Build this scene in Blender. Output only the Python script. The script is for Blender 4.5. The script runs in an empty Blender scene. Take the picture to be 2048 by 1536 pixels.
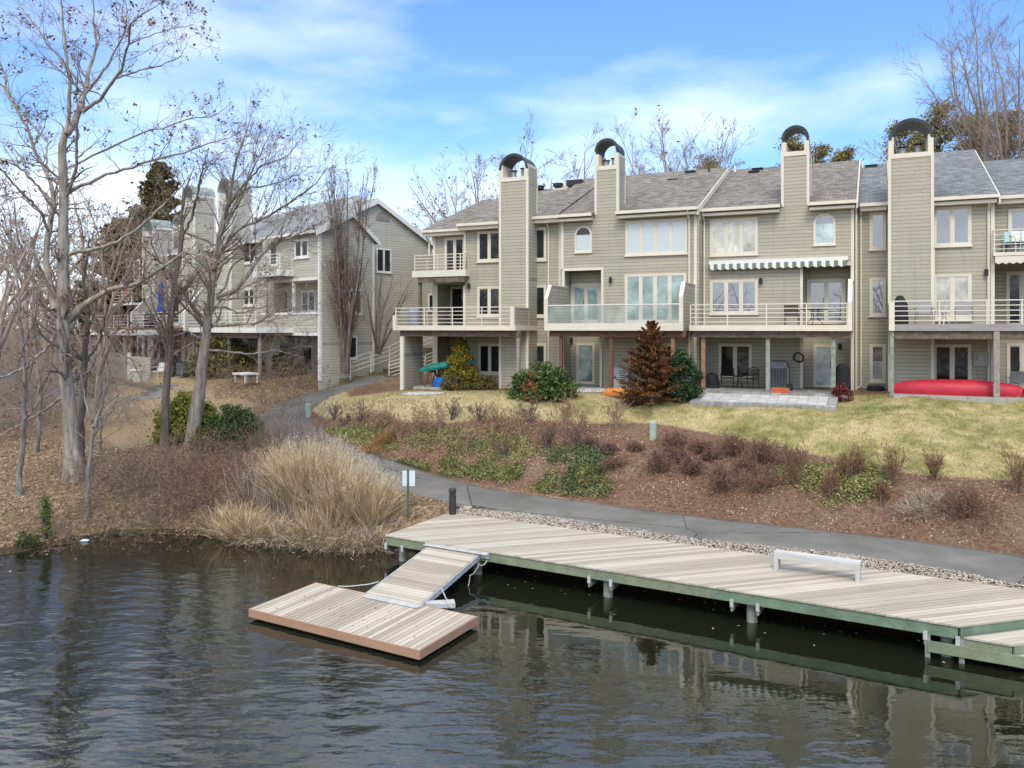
EXPO = 0.56
import bpy, math, random
import numpy as np
from mathutils import Vector
C = bpy.context.scene.collection
rng = np.random.default_rng(7)
F = 1600.0; U0 = 1024.0; V0 = 655.0      # focal length and principal point measured on the photo (2048 wide)
CZ = 6.86                                 # eye height above the water
# ------------------------------------------------------------------ materials
MATS = {}
def nmat(name):
    m = bpy.data.materials.new(name); m.use_nodes = True
    nt = m.node_tree; b = nt.nodes['Principled BSDF']; MATS[name] = m
    return m, nt, b
def N(nt, t, **k):
    n = nt.nodes.new(t)
    for a, v in k.items():
        if a in n.inputs: n.inputs[a].default_value = v
        else: setattr(n, a, v)
    return n
def L(nt, a, b): nt.links.new(a, b)
def coord(nt, scale=(1, 1, 1), kind='Position', rot=(0, 0, 0)):
    if kind == 'Position': o = N(nt, 'ShaderNodeNewGeometry').outputs['Position']
    else: o = N(nt, 'ShaderNodeTexCoord').outputs['Object']
    mp = N(nt, 'ShaderNodeMapping'); mp.inputs['Scale'].default_value = scale; mp.inputs['Rotation'].default_value = rot
    L(nt, o, mp.inputs['Vector']); return mp.outputs['Vector']
def noise(nt, vec, scale, detail=4, rough=.55):
    n = N(nt, 'ShaderNodeTexNoise'); n.inputs['Scale'].default_value = scale
    n.inputs['Detail'].default_value = detail; n.inputs['Roughness'].default_value = rough
    if vec is not None: L(nt, vec, n.inputs['Vector'])
    return n.outputs['Fac']
def ramp(nt, fac, stops):
    r = N(nt, 'ShaderNodeValToRGB'); e = r.color_ramp.elements
    while len(e) > 1: e.remove(e[-1])
    e[0].position = stops[0][0]; e[0].color = tuple(stops[0][1]) + (1,)
    for p, c in stops[1:]:
        x = e.new(p); x.color = tuple(c) + (1,)
    L(nt, fac, r.inputs['Fac']); return r.outputs['Color']
def mix(nt, fac, a, b, mode='MIX'):
    m = N(nt, 'ShaderNodeMix'); m.data_type = 'RGBA'; m.blend_type = mode
    for sock, v in ((m.inputs['Factor'], fac), (m.inputs['A'], a), (m.inputs['B'], b)):
        pass
    def put(s, v):
        if hasattr(v, 'links') or isinstance(v, bpy.types.NodeSocket): L(nt, v, s)
        elif isinstance(v, (int, float)): s.default_value = v
        else: s.default_value = tuple(v) + (1,)
    put(m.inputs[0], fac); put(m.inputs[6], a); put(m.inputs[7], b)
    return m.outputs[2]
def mth(nt, op, a, b=0.0, c=None, clamp=False):
    m = N(nt, 'ShaderNodeMath'); m.operation = op; m.use_clamp = clamp
    for i, v in enumerate((a, b) if c is None else (a, b, c)):
        if isinstance(v, bpy.types.NodeSocket): L(nt, v, m.inputs[i])
        else: m.inputs[i].default_value = v
    return m.outputs[0]
def bump(nt, b, h, strength=.3, dist=.02):
    n = N(nt, 'ShaderNodeBump'); n.inputs['Strength'].default_value = strength; n.inputs['Distance'].default_value = dist
    L(nt, h, n.inputs['Height']); L(nt, n.outputs['Normal'], b.inputs['Normal'])
def simple(name, col, rough=.7, var=.18, scale=3.0, metal=0, spec=.3, isl=0.0, kind='Position', bmp=0):
    """colour with uneven wear; isl > 0 also varies it per loose piece"""
    m, nt, b = nmat(name)
    v = coord(nt, kind=kind)
    n = noise(nt, v, scale, 5)
    c = ramp(nt, n, [(.25, [x * (1 - var) for x in col]), (.75, [min(1, x * (1 + var)) for x in col])])
    if isl:
        g = N(nt, 'ShaderNodeNewGeometry')
        f = mth(nt, 'MULTIPLY_ADD', g.outputs['Random Per Island'], 2 * isl, 1 - isl)
        cc = N(nt, 'ShaderNodeCombineColor')
        for i in range(3): L(nt, f, cc.inputs[i])
        c = mix(nt, 1.0, c, cc.outputs[0], 'MULTIPLY')
    L(nt, c, b.inputs['Base Color'])
    b.inputs['Roughness'].default_value = rough; b.inputs['Metallic'].default_value = metal
    b.inputs['Specular IOR Level'].default_value = spec
    if bmp: bump(nt, b, noise(nt, v, scale * 6, 3), bmp, .02)
    return m
def siding(name, col, pitch=.158):
    m, nt, b = nmat(name)
    g = N(nt, 'ShaderNodeNewGeometry'); sp = N(nt, 'ShaderNodeSeparateXYZ'); L(nt, g.outputs['Position'], sp.inputs[0])
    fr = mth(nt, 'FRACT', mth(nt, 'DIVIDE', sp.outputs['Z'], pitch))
    line = mth(nt, 'LESS_THAN', fr, .13)                        # shadow line under each lap, painted into the siding colour
    n = noise(nt, coord(nt, (1, 1, 6)), 1.3, 5)
    bi = mth(nt, 'FLOOR', mth(nt, 'DIVIDE', sp.outputs['Z'], pitch))
    wn = N(nt, 'ShaderNodeTexWhiteNoise'); wn.noise_dimensions = '1D'; L(nt, bi, wn.inputs['W'])
    f = mth(nt, 'MULTIPLY_ADD', wn.outputs['Value'], .35, mth(nt, 'MULTIPLY', n, .65))
    base = ramp(nt, f, [(.2, [x * .90 for x in col]), (.8, [x * 1.08 for x in col])])
    # streaks of dirt running down
    st = noise(nt, coord(nt, (5, 5, .35)), 1.0, 4)
    base = mix(nt, mth(nt, 'MULTIPLY', mth(nt, 'SUBTRACT', st, .5, clamp=True), 1.1), base, [x * .55 for x in col])
    at2 = N(nt, 'ShaderNodeTexCoord'); s2 = N(nt, 'ShaderNodeSeparateXYZ'); L(nt, at2.outputs['Object'], s2.inputs[0])
    jf = mth(nt, 'FRACT', mth(nt, 'ADD', mth(nt, 'DIVIDE', s2.outputs['X'], 3.66), mth(nt, 'MULTIPLY', wn.outputs['Value'], 7.3)))
    base = mix(nt, mth(nt, 'MULTIPLY', mth(nt, 'LESS_THAN', jf, .005), .6), base, [x * .4 for x in col])
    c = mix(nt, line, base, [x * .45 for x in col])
    L(nt, c, b.inputs['Base Color']); b.inputs['Roughness'].default_value = .75; b.inputs['Specular IOR Level'].default_value = .2
    bump(nt, b, fr, .5, .02)
    return m
def shingle(name, cols):
    m, nt, b = nmat(name)
    v = coord(nt, kind='Object')
    br = N(nt, 'ShaderNodeTexBrick'); br.offset = .5; br.inputs['Scale'].default_value = 1
    br.inputs['Brick Width'].default_value = .32; br.inputs['Row Height'].default_value = .15; br.inputs['Mortar Size'].default_value = .012
    br.inputs['Color1'].default_value = (0, 0, 0, 1); br.inputs['Color2'].default_value = (1, 1, 1, 1); br.inputs['Mortar'].default_value = (.0, .0, .0, 1)
    L(nt, v, br.inputs['Vector'])
    n = noise(nt, coord(nt, (1, 1, 1), 'Object'), 5, 6, .7)
    n2 = noise(nt, coord(nt, (1, 1, 1), 'Object'), .35, 3)
    f = mth(nt, 'ADD', mth(nt, 'MULTIPLY', br.outputs['Color'], .45), mth(nt, 'MULTIPLY', n, .62))
    c = ramp(nt, f, [(.22, cols[0]), (.42, cols[1]), (.58, cols[2]), (.8, cols[3])])
    c = mix(nt, mth(nt, 'MULTIPLY', n2, .35), c, cols[0])
    L(nt, c, b.inputs['Base Color']); b.inputs['Roughness'].default_value = .95; b.inputs['Specular IOR Level'].default_value = .1
    bump(nt, b, f, .6, .02); return m
def glass(name, col, rough=.03, blind=0, trans=False, coat=.6, spec=.7):
    m, nt, b = nmat(name)
    v = coord(nt)
    if blind:
        g = N(nt, 'ShaderNodeNewGeometry'); sp = N(nt, 'ShaderNodeSeparateXYZ'); L(nt, g.outputs['Position'], sp.inputs[0])
        fr = mth(nt, 'FRACT', mth(nt, 'DIVIDE', sp.outputs['Z'], blind))
        c = mix(nt, mth(nt, 'MULTIPLY', mth(nt, 'LESS_THAN', fr, .3), .4), col, [x * .6 for x in col])
    else:
        n = noise(nt, v, .9, 4, .6)
        c = ramp(nt, n, [(.35, [x * .6 for x in col]), (.65, [x * 1.4 for x in col])])
    c = mix(nt, mth(nt, 'MULTIPLY', mth(nt, 'SUBTRACT', noise(nt, coord(nt, (1, 1, .6)), 3.2, 6, .75), .52, clamp=True), 3.5, clamp=True), c, [x * .25 for x in col]) if not blind else c
    L(nt, c, b.inputs['Base Color']); b.inputs['Roughness'].default_value = rough
    b.inputs['IOR'].default_value = 1.5; b.inputs['Specular IOR Level'].default_value = spec
    b.inputs['Coat Weight'].default_value = coat; b.inputs['Coat Roughness'].default_value = .01; b.inputs['Coat IOR'].default_value = 1.7 if coat < .9 else 2.4
    if trans:
        b.inputs['Alpha'].default_value = trans
    bump(nt, b, noise(nt, v, 1.1, 2), .3, .06)
    return m
def leafy(name, a, bcol, scale=2.0, rough=.75, trans=.0):
    m, nt, b = nmat(name)
    g = N(nt, 'ShaderNodeNewGeometry')
    n = noise(nt, coord(nt), scale, 3)
    f = mth(nt, 'ADD', mth(nt, 'MULTIPLY', n, .9), mth(nt, 'MULTIPLY', mth(nt, 'SUBTRACT', g.outputs['Random Per Island'], .5), .55))
    c = ramp(nt, f, [(.25, a), (.7, bcol)])
    L(nt, c, b.inputs['Base Color']); b.inputs['Roughness'].default_value = rough; b.inputs['Specular IOR Level'].default_value = .25
    return m
def bark(name, a, bcol, s=6):
    m, nt, b = nmat(name)
    n = noise(nt, coord(nt, (1, 1, .22)), s, 6, .65)
    c = ramp(nt, n, [(.32, a), (.66, bcol)])
    L(nt, c, b.inputs['Base Color']); b.inputs['Roughness'].default_value = .95; b.inputs['Specular IOR Level'].default_value = .1
    bump(nt, b, n, .9, .06); return m
def planks(name, a, bcol, dirang=0.0, grain=14):
    """weathered timber: tone differs from board to board, grain runs along the board"""
    m, nt, b = nmat(name)
    g = N(nt, 'ShaderNodeNewGeometry')
    vr = coord(nt, rot=(0, 0, -dirang)); sc_ = N(nt, 'ShaderNodeMapping'); sc_.inputs['Scale'].default_value = (.7, grain, grain); L(nt, vr, sc_.inputs['Vector']); v = sc_.outputs['Vector']
    n = noise(nt, v, 1.0, 5, .6); n2 = noise(nt, coord(nt), .55, 4)
    f = mth(nt, 'ADD', mth(nt, 'MULTIPLY', n, .45), mth(nt, 'ADD', mth(nt, 'MULTIPLY', g.outputs['Random Per Island'], .30), mth(nt, 'MULTIPLY_ADD', n2, .16, .085)))
    c = ramp(nt, f, [(.28, [x * .8 for x in a]), (.45, a), (.72, bcol)])
    L(nt, c, b.inputs['Base Color']); b.inputs['Roughness'].default_value = .85; b.inputs['Specular IOR Level'].default_value = .2
    bump(nt, b, n, .35, .01); return m

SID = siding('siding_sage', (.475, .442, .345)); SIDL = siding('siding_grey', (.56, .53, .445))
TRIM = simple('trim_cream', (.72, .66, .54), .6, .07, 1.5)
TRIMW = simple('trim_white', (.78, .76, .71), .55, .05, 1.5)
ROOFB = shingle('shingle_brown', [(.10, .09, .08), (.19, .17, .148), (.27, .238, .205), (.35, .325, .295)])
ROOFG = shingle('shingle_grey', [(.10, .108, .11), (.17, .18, .182), (.23, .24, .238), (.31, .32, .315)])
ROOFL = shingle('shingle_pale', [(.15, .16, .17), (.25, .26, .27), (.33, .34, .35), (.40, .41, .42)])
COPPER = simple('old_copper', (.04, .045, .042), .5, .5, 3, spec=.5)
VERDI = simple('verdigris', (.29, .35, .32), .6, .25, 4)
FLUE = simple('galvanised', (.34, .37, .38), .5, .4, 6, metal=.3)
RUST = simple('rusty_cap', (.09, .06, .055), .7, .4, 8)
DARKGAP = simple('dark_metal', (.03, .03, .033), .5, .2, 5)
G_DARK = glass('glass_dark', (.02, .025, .027), coat=.1, spec=.5); G_SKY = glass('glass_sky', (.07, .10, .12), coat=1.0)
G_BLIND = glass('glass_blind', (.50, .58, .59), blind=.11, coat=.8)
G_TEAL = glass('glass_teal', (.25, .35, .32), coat=.6); G_LACE = glass('glass_lace', (.42, .50, .52), coat=.3)
G_CREAM = glass('glass_cream', (.50, .50, .42), coat=.6)
G_RAIL = glass('glass_rail', (.42, .50, .46), trans=.28, coat=.15)
WOODB = simple('beam_aged', (.155, .12, .085), .9, .5, 5, bmp=.4)
WOODR = simple('beam_redbrown', (.17, .085, .055), .85, .35, 5)
POSTO = simple('post_orange', (.33, .185, .10), .85, .35, 5, bmp=.3); POSTG = simple('post_lichen', (.27, .30, .25), .9, .35, 7, bmp=.3)
POSTW = simple('post_grey', (.30, .275, .24), .9, .3, 6, bmp=.3)
GREYW = planks('fascia_grey_wood', (.26, .24, .22), (.42, .39, .36), -.42)
BLACK = simple('black_cloth', (.022, .022, .027), .75, .5, 7); IRON = simple('cast_iron', (.035, .026, .022), .5, .4, 9)
GREYM = simple('meter_grey', (.40, .40, .36), .6, .12, 4); ACG = simple('ac_case', (.23, .26, .26), .5, .15, 6)
ACW = simple('ac_white', (.52, .54, .52), .5, .1, 6)
CONC = simple('concrete', (.38, .36, .33), .9, .2, 2.5, bmp=.3)
STONE = simple('flagstone', (.30, .29, .27), .9, .3, 3, isl=.2)
# ------------------------------------------------------------------ mesh helpers
class Fr:
    """a ground frame: origin on the ground plan, x along a facade, -y out of it, z = height relative to the eye"""
    def __init__(s, o=(0, 0), th=0.0):
        s.o = np.array(o, float); s.th = th
        s.e = np.array([math.cos(th), math.sin(th)]); s.i = np.array([-math.sin(th), math.cos(th)])
    def w(s, p):
        q = s.o + s.e * p[0] + s.i * p[1]; return (q[0], q[1], p[2] + CZ)
    def S(s, u, d):
        k = (u - U0) / F
        # (o.x + e.x a - i.x d) = k (o.y + e.y a - i.y d)
        return (k * (s.o[1] - s.i[1] * d) - (s.o[0] - s.i[0] * d)) / (s.e[0] - k * s.e[1])
    def Y(s, u, d):
        a = s.S(u, d); return s.o[1] + s.e[1] * a - s.i[1] * d
    def H(s, u, v, d): return (V0 - v) / F * s.Y(u, d)
WF = Fr()
def label(o, lab=None, cat=None, group=None, kind=None):
    if lab: o['label'] = lab
    if cat: o['category'] = cat
    if group: o['group'] = group
    if kind: o['kind'] = kind
    return o
BASE = {}
def empty(name, base, fr=WF, lab=None, cat=None, group=None, kind=None):
    o = bpy.data.objects.new(name, None); C.objects.link(o); o.empty_display_size = .3
    o.location = fr.w(base); o.rotation_euler = (0, 0, fr.th); BASE[o] = (np.array(base, float), fr)
    return label(o, lab, cat, group, kind)
def np_mesh(name, V, Fq, nper, mat, smooth=False):
    me = bpy.data.meshes.new(name); V = np.asarray(V, np.float32).reshape(-1, 3)
    me.vertices.add(len(V)); me.vertices.foreach_set('co', V.ravel())
    Fq = np.asarray(Fq, np.int32).reshape(-1, nper)
    me.loops.add(Fq.size); me.loops.foreach_set('vertex_index', Fq.ravel())
    me.polygons.add(len(Fq)); me.polygons.foreach_set('loop_start', np.arange(0, Fq.size, nper, dtype=np.int32))
    me.update(calc_edges=True)
    if smooth: me.polygons.foreach_set('use_smooth', np.ones(len(Fq), bool))
    if mat: me.materials.append(mat)
    return me
def link(name, me, parent=None, base=None, fr=WF, lab=None, cat=None, group=None, kind=None):
    """mesh data must already be relative to base"""
    o = bpy.data.objects.new(name, me); C.objects.link(o)
    if parent is not None: o.parent = parent; BASE[o] = BASE[parent]
    else:
        o.location = fr.w(base); o.rotation_euler = (0, 0, fr.th); BASE[o] = (np.array(base, float), fr)
    return label(o, lab, cat, group, kind)
class MB:
    def __init__(s, fr=WF): s.v = []; s.f = []; s.fr = fr
    def add(s, vs, fs):
        k = len(s.v); s.v += [tuple(map(float, p)) for p in vs]; s.f += [tuple(k + i for i in f) for f in fs]; return s
    def box(s, x0, x1, y0, y1, z0, z1):
        if x0 > x1: x0, x1 = x1, x0
        if y0 > y1: y0, y1 = y1, y0
        if z0 > z1: z0, z1 = z1, z0
        return s.add([(x0, y0, z0), (x1, y0, z0), (x1, y1, z0), (x0, y1, z0), (x0, y0, z1), (x1, y0, z1), (x1, y1, z1), (x0, y1, z1)],
                     [(0, 3, 2, 1), (4, 5, 6, 7), (0, 1, 5, 4), (1, 2, 6, 5), (2, 3, 7, 6), (3, 0, 4, 7)])
    def bar(s, p, q, w, h=None, up=(0, 0, 1)):
        """box of section w x h from p to q"""
        h = w if h is None else h
        p = Vector(p); q = Vector(q); t = (q - p).normalized(); upv = Vector(up)
        if abs(t.dot(upv)) > .97: upv = Vector((0, 1, 0))
        a = t.cross(upv).normalized() * w / 2; b = a.cross(t).normalized() * h / 2
        return s.add([p - a - b, p + a - b, p + a + b, p - a + b, q - a - b, q + a - b, q + a + b, q - a + b],
                     [(0, 1, 2, 3), (7, 6, 5, 4), (0, 4, 5, 1), (1, 5, 6, 2), (2, 6, 7, 3), (3, 7, 4, 0)])
    def tube(s, pts, r, n=8, cap=True):
        pts = [Vector(p) for p in pts]; rs = r if hasattr(r, '__len__') else [r] * len(pts); k = len(s.v); ref = None
        for i, p in enumerate(pts):
            t = (pts[min(i + 1, len(pts) - 1)] - pts[max(i - 1, 0)]).normalized()
            if ref is None: ref = Vector((0, 0, 1)) if abs(t.z) < .9 else Vector((1, 0, 0))
            a = t.cross(ref).normalized(); b = t.cross(a); 
            for j in range(n):
                an = 2 * math.pi * j / n; s.v.append(tuple(p + (a * math.cos(an) + b * math.sin(an)) * rs[i]))
        for i in range(len(pts) - 1):
            for j in range(n): s.f.append((k + i * n + j, k + i * n + (j + 1) % n, k + (i + 1) * n + (j + 1) % n, k + (i + 1) * n + j))
        if cap: s.f.append(tuple(k + j for j in range(n))); s.f.append(tuple(k + (len(pts) - 1) * n + j for j in reversed(range(n))))
        return s
    def prism(s, poly, axis, a0, a1):
        """poly in the two other axes, extruded along axis (0,1,2)"""
        n = len(poly)
        def P(p, a): return {0: (a, p[0], p[1]), 1: (p[0], a, p[1]), 2: (p[0], p[1], a)}[axis]
        vs = [P(p, a0) for p in poly] + [P(p, a1) for p in poly]
        return s.add(vs, [tuple(range(n)), tuple(range(2 * n - 1, n - 1, -1))] + [(i, i + n, (i + 1) % n + n, (i + 1) % n) for i in range(n)])
    def lathe(s, prof, c, n=16):
        """prof [(r, z)] about the vertical through c"""
        k = len(s.v)
        for r, z in prof:
            for j in range(n): an = 2 * math.pi * j / n; s.v.append((c[0] + r * math.cos(an), c[1] + r * math.sin(an), c[2] + z))
        for i in range(len(prof) - 1):
            for j in range(n): s.f.append((k + i * n + j, k + i * n + (j + 1) % n, k + (i + 1) * n + (j + 1) % n, k + (i + 1) * n + j))
        s.f.append(tuple(k + j for j in reversed(range(n)))); s.f.append(tuple(k + (len(prof) - 1) * n + j for j in range(n)))
        return s
    def arch_ring(s, xc, r0, r1, y0, y1, zc, n=20, a0=0, a1=math.pi):
        k = len(s.v)
        for i in range(n + 1):
            an = a0 + (a1 - a0) * i / n; c, sn = math.cos(an), math.sin(an)
            for r, y in ((r0, y0), (r1, y0), (r1, y1), (r0, y1)): s.v.append((xc + r * c, y, zc + r * sn))
        for i in range(n):
            for j in range(4): s.f.append((k + i * 4 + j, k + i * 4 + (j + 1) % 4, k + (i + 1) * 4 + (j + 1) % 4, k + (i + 1) * 4 + j))
        s.f.append((k, k + 3, k + 2, k + 1)); q = k + n * 4; s.f.append((q, q + 1, q + 2, q + 3)); return s
    def build(s, name, mat, parent=None, base=None, smooth=False, bevel=0, **kw):
        if parent is not None: b, fr = BASE[parent]
        else:
            fr = s.fr
            if base is None:
                a = np.array(s.v); base = ((a[:, 0].min() + a[:, 0].max()) / 2, (a[:, 1].min() + a[:, 1].max()) / 2, a[:, 2].min())
            b = np.array(base, float)
        me = bpy.data.meshes.new(name); me.from_pydata([tuple(np.array(p) - b) for p in s.v], [], s.f); me.materials.append(mat)
        import bmesh
        bm = bmesh.new(); bm.from_mesh(me); bmesh.ops.recalc_face_normals(bm, faces=bm.faces)
        if bevel: bmesh.ops.bevel(bm, geom=bm.edges[:], offset=bevel, segments=1, affect='EDGES', profile=.5)
        if smooth:
            for f in bm.faces: f.smooth = True
        bm.to_mesh(me); bm.free()
        if smooth: me.set_sharp_from_angle(angle=math.radians(40))
        return link(name, me, parent, b, fr, **kw)
def copy_tree(o, parent=None):
    c = o.copy(); C.objects.link(c); c.parent = parent
    for ch in o.children: copy_tree(ch, c)
    return c
# ---- vectorised twigs, blades and leaves
def tubes(P, R, k=3):
    """P (M,N,3), R (M,N) -> vertices, quads"""
    M, n, _ = P.shape
    T = np.gradient(P, axis=1); T /= np.linalg.norm(T, axis=2, keepdims=True) + 1e-9
    ref = np.where(np.abs(T[..., 2:3]) < .9, np.array([0, 0, 1.]), np.array([1., 0, 0]))
    ref = np.broadcast_to(ref[:, :1], T.shape)
    A = np.cross(T, ref); A /= np.linalg.norm(A, axis=2, keepdims=True) + 1e-9; B = np.cross(T, A)
    an = np.arange(k) * 2 * np.pi / k
    V = P[:, :, None] + R[:, :, None, None] * (A[:, :, None] * np.cos(an)[None, None, :, None] + B[:, :, None] * np.sin(an)[None, None, :, None])
    idx = np.arange(M * n * k).reshape(M, n, k); nx = np.roll(idx, -1, axis=2)
    Q = np.stack([idx[:, :-1], nx[:, :-1], nx[:, 1:], idx[:, 1:]], -1).reshape(-1, 4)
    return V.reshape(-1, 3), Q
def ribbons(P, R, rng):
    M, n, _ = P.shape
    side = rng.normal(size=(M, 1, 3)); side[..., 2] *= .3; side /= np.linalg.norm(side, axis=2, keepdims=True)
    V = np.stack([P - side * R[..., None], P + side * R[..., None]], 2)
    idx = np.arange(M * n * 2).reshape(M, n, 2)
    Q = np.stack([idx[:, :-1, 0], idx[:, :-1, 1], idx[:, 1:, 1], idx[:, 1:, 0]], -1).reshape(-1, 4)
    return V.reshape(-1, 3), Q
def leaves(c, size, rng, flat=0.0, asp=.5):
    M = len(c); a = rng.normal(size=(M, 3)); a[:, 2] *= (1 - flat); a /= np.linalg.norm(a, axis=1, keepdims=True)
    b = rng.normal(size=(M, 3)); b[:, 2] *= (1 - flat); b -= a * (a * b).sum(1, keepdims=True); b /= np.linalg.norm(b, axis=1, keepdims=True)
    s = (size * rng.uniform(.6, 1.3, M))[:, None]
    V = np.stack([c - a * s, c - b * s * asp, c + a * s, c + b * s * asp], 1).reshape(-1, 3)
    return V, np.arange(M * 4).reshape(-1, 4)
def merge(parts):
    Vs, Qs, k = [], [], 0
    for V, Q in parts: Vs.append(V); Qs.append(Q + k); k += len(V)
    return np.concatenate(Vs), np.concatenate(Qs)
def unit(v): return v / (np.linalg.norm(v, axis=-1, keepdims=True) + 1e-9)
def branch(st, di, ln, r0, n, wander, up, rng, rend=.25, rmin=.004):
    M = len(st); P = np.zeros((M, n, 3)); P[:, 0] = st; d = unit(di); step = (ln / (n - 1))[:, None]
    for i in range(1, n):
        d = unit(d + rng.normal(size=(M, 3)) * wander + np.array([0, 0, up])); P[:, i] = P[:, i - 1] + d * step
    t = np.linspace(0, 1, n)[None]
    R = np.maximum(r0[:, None] * (1 - (1 - rend) * t), rmin)
    return P, R
def sprout(P, R, per, rng, t0=.25, lr=.5, ang=(30, 65), rr=.55, n=5, wander=.18, up=.05, rmin=.004, lmin=.15, labs=None, rend=.3):
    """per children from each polyline"""
    M, n0, _ = P.shape; seg = np.linalg.norm(np.diff(P, axis=1), axis=2).sum(1)
    cnt = per if np.ndim(per) else np.full(M, per)
    ids = np.repeat(np.arange(M), cnt); K = len(ids)
    t = rng.uniform(t0, 1, K) * (n0 - 1); i0 = np.minimum(t.astype(int), n0 - 2); fr = (t - i0)[:, None]
    st = P[ids, i0] * (1 - fr) + P[ids, i0 + 1] * fr; tg = unit(P[ids, i0 + 1] - P[ids, i0])
    pr = unit(np.cross(tg, rng.normal(size=(K, 3)))); a = np.radians(rng.uniform(ang[0], ang[1], K))[:, None]
    di = tg * np.cos(a) + pr * np.sin(a)
    rel = t / (n0 - 1)
    if labs is None: ln = seg[ids] * lr * (1 - .55 * rel) * rng.uniform(.6, 1.3, K)
    else: ln = labs * (1 - .4 * rel) * rng.uniform(.6, 1.4, K)
    ln = np.maximum(ln, lmin)
    r = R[ids, i0] * (1 - fr[:, 0]) + R[ids, i0 + 1] * fr[:, 0]
    return branch(st, di, ln, np.maximum(r * rr, rmin), n, wander, up, rng, rend, rmin)
def resample(pts, n):
    pts = np.array(pts, float); s = np.r_[0, np.cumsum(np.linalg.norm(np.diff(pts[:, :3], axis=0), axis=1))]
    t = np.linspace(0, s[-1], n); return np.stack([np.interp(t, s, pts[:, k]) for k in range(pts.shape[1])], 1)
# ------------------------------------------------------------------ the lie of the land
def at(u, v, Y): return np.array([(u - U0) / F * Y, Y, (V0 - v) / F * Y])
def fromH(u, v, H): Y = -H * F / (v - V0); return ((u - U0) / F * Y, Y, H)
MAIN = Fr((0, 40.7), -math.atan(.45)); ROW = Fr((-10.7, 44.5), -math.atan(.934))
PATHC = [(2500, 1225, -6.02), (2048, 1137, -6.02), (1700, 1088, -6.02), (1428, 1060, -6.02), (1100, 1014, -6.0), (943, 993, -5.9), (850, 970, -5.75), (765, 943, -5.5),
         (690, 913, -5.2), (625, 884, -4.95), (570, 852, -4.65), (566, 826, -4.3), (620, 797, -3.8), (680, 777, -3.35), (755, 756, -2.85), (815, 742, -2.7)]
pathc = np.array([fromH(*p) for p in PATHC])
ctrl = [fromH(*p) for p in [
    (2048, 960, -4.6), (1850, 950, -4.55), (1700, 925, -4.4), (1550, 890, -4.2), (1400, 862, -4.0), (1250, 845, -3.85), (1094, 841, -3.85), (943, 841, -3.95), (801, 844, -4.1), (690, 838, -4.2),
    (2300, 960, -4.6), (1850, 1010, -5.15), (1500, 960, -5.1), (1250, 930, -4.95), (1000, 900, -4.9), (800, 885, -4.75),
    (2048, 840, -3.35), (1800, 850, -3.45), (1500, 830, -3.35), (1250, 815, -3.4), (1000, 805, -3.2), (800, 805, -3.3), (700, 812, -3.6),
    (145, 955, -5.45), (375, 890, -5.1), (450, 880, -5.0), (320, 795, -3.95), (300, 850, -4.7), (100, 850, -4.9), (50, 900, -5.2), (0, 1000, -5.9), (0, 850, -5.0), (100, 780, -4.0),
    (250, 1000, -5.95), (400, 1000, -6.1), (400, 940, -5.6), (510, 950, -5.55), (600, 950, -5.8), (700, 1040, -6.35), (850, 1035, -6.15), (200, 1040, -6.4), (100, 1050, -6.45), (600, 1040, -6.45), (500, 1030, -6.4),
    (450, 800, -4.1), (400, 770, -3.35), (480, 770, -3.2), (560, 765, -3.1), (640, 750, -2.75)]]
for p in pathc[1:-1]: ctrl.append(tuple(p))
# wharf-side gravel strip and bank under the wharf
for x in (-2, 2, 6, 10, 14): ctrl.append((x, 25.35 - .56 * x, -6.1)); ctrl.append((x, 24.4 - .56 * x, -6.35))
# feet of the houses
for s in np.arange(-6, 30, 4.0):
    for y, h in ((-2.8, -3.16), (0, -3.0), (6, -2.85), (16, -2.5)):
        h = h + (.024 if y == -2.8 else .014) * (s + 2); q = MAIN.w((s, y, h)); ctrl.append((q[0], q[1], h))
for s in (8.5, 10.5, 12.5, 14.5, 16.5):
    for y in (-2.9, -3.7, -4.4): q = MAIN.w((s, y, 0)); ctrl.append((q[0], q[1], -3.10 + .04 * (y + 2.9)))
for s in np.arange(-26, 1, 4.0):
    for y, h in ((-3.0, -3.0), (0, -2.85), (8, -2.7), (16, -2.4)):
        q = ROW.w((s, y, h)); ctrl.append((q[0], q[1], h))
for q in [(-5.2, 52, -2.3), (-5, 58, -2.1), (-45, 35, -4.6), (-45, 50, -3.3), (-45, 65, -2.2), (-45, 80, -1.5), (-20, 85, -1.5), (10, 75, -1.8), (45, 50, -1.8), (45, 28, -3), (45, 75, -1.5), (40, 16, -4.2), (-30, 30, -5.4), (-38, 26, -6.0)]: ctrl.append(q)
SH = [(-60, 20), (-40, 22.0), (-22, 23.2)] + [fromH(u, v, -6.86)[:2] for u, v in ((0, 1110), (76, 1097), (166, 1081), (221, 1068), (297, 1066), (418, 1072), (454, 1086), (575, 1091), (700, 1098), (775, 1096))]
SH = [(float(a), float(b)) for a, b in SH] + [(-2.0, 24.6), (2, 22.5), (10, 18.0), (20, 12.4), (40, 1.2), (60, -10)]
SHx = np.array([p[0] for p in SH]); SHy = np.array([p[1] for p in SH])
for x, y in SH[2:-2]: ctrl.append((x, y, -6.82))
ctrl = np.array(ctrl, float)
def tps(r2): return np.where(r2 > 1e-9, r2 * np.log(r2 + 1e-12) * .5, 0)
_n = len(ctrl); _A = np.zeros((_n + 3, _n + 3)); _d2 = ((ctrl[:, None, :2] - ctrl[None, :, :2]) ** 2).sum(2)
_A[:_n, :_n] = tps(_d2) + np.eye(_n) * 1.5; _A[:_n, _n] = 1; _A[:_n, _n + 1:] = ctrl[:, :2]; _A[_n:, :_n] = _A[:_n, _n:].T
_w = np.linalg.solve(_A, np.r_[ctrl[:, 2], 0, 0, 0])
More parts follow.
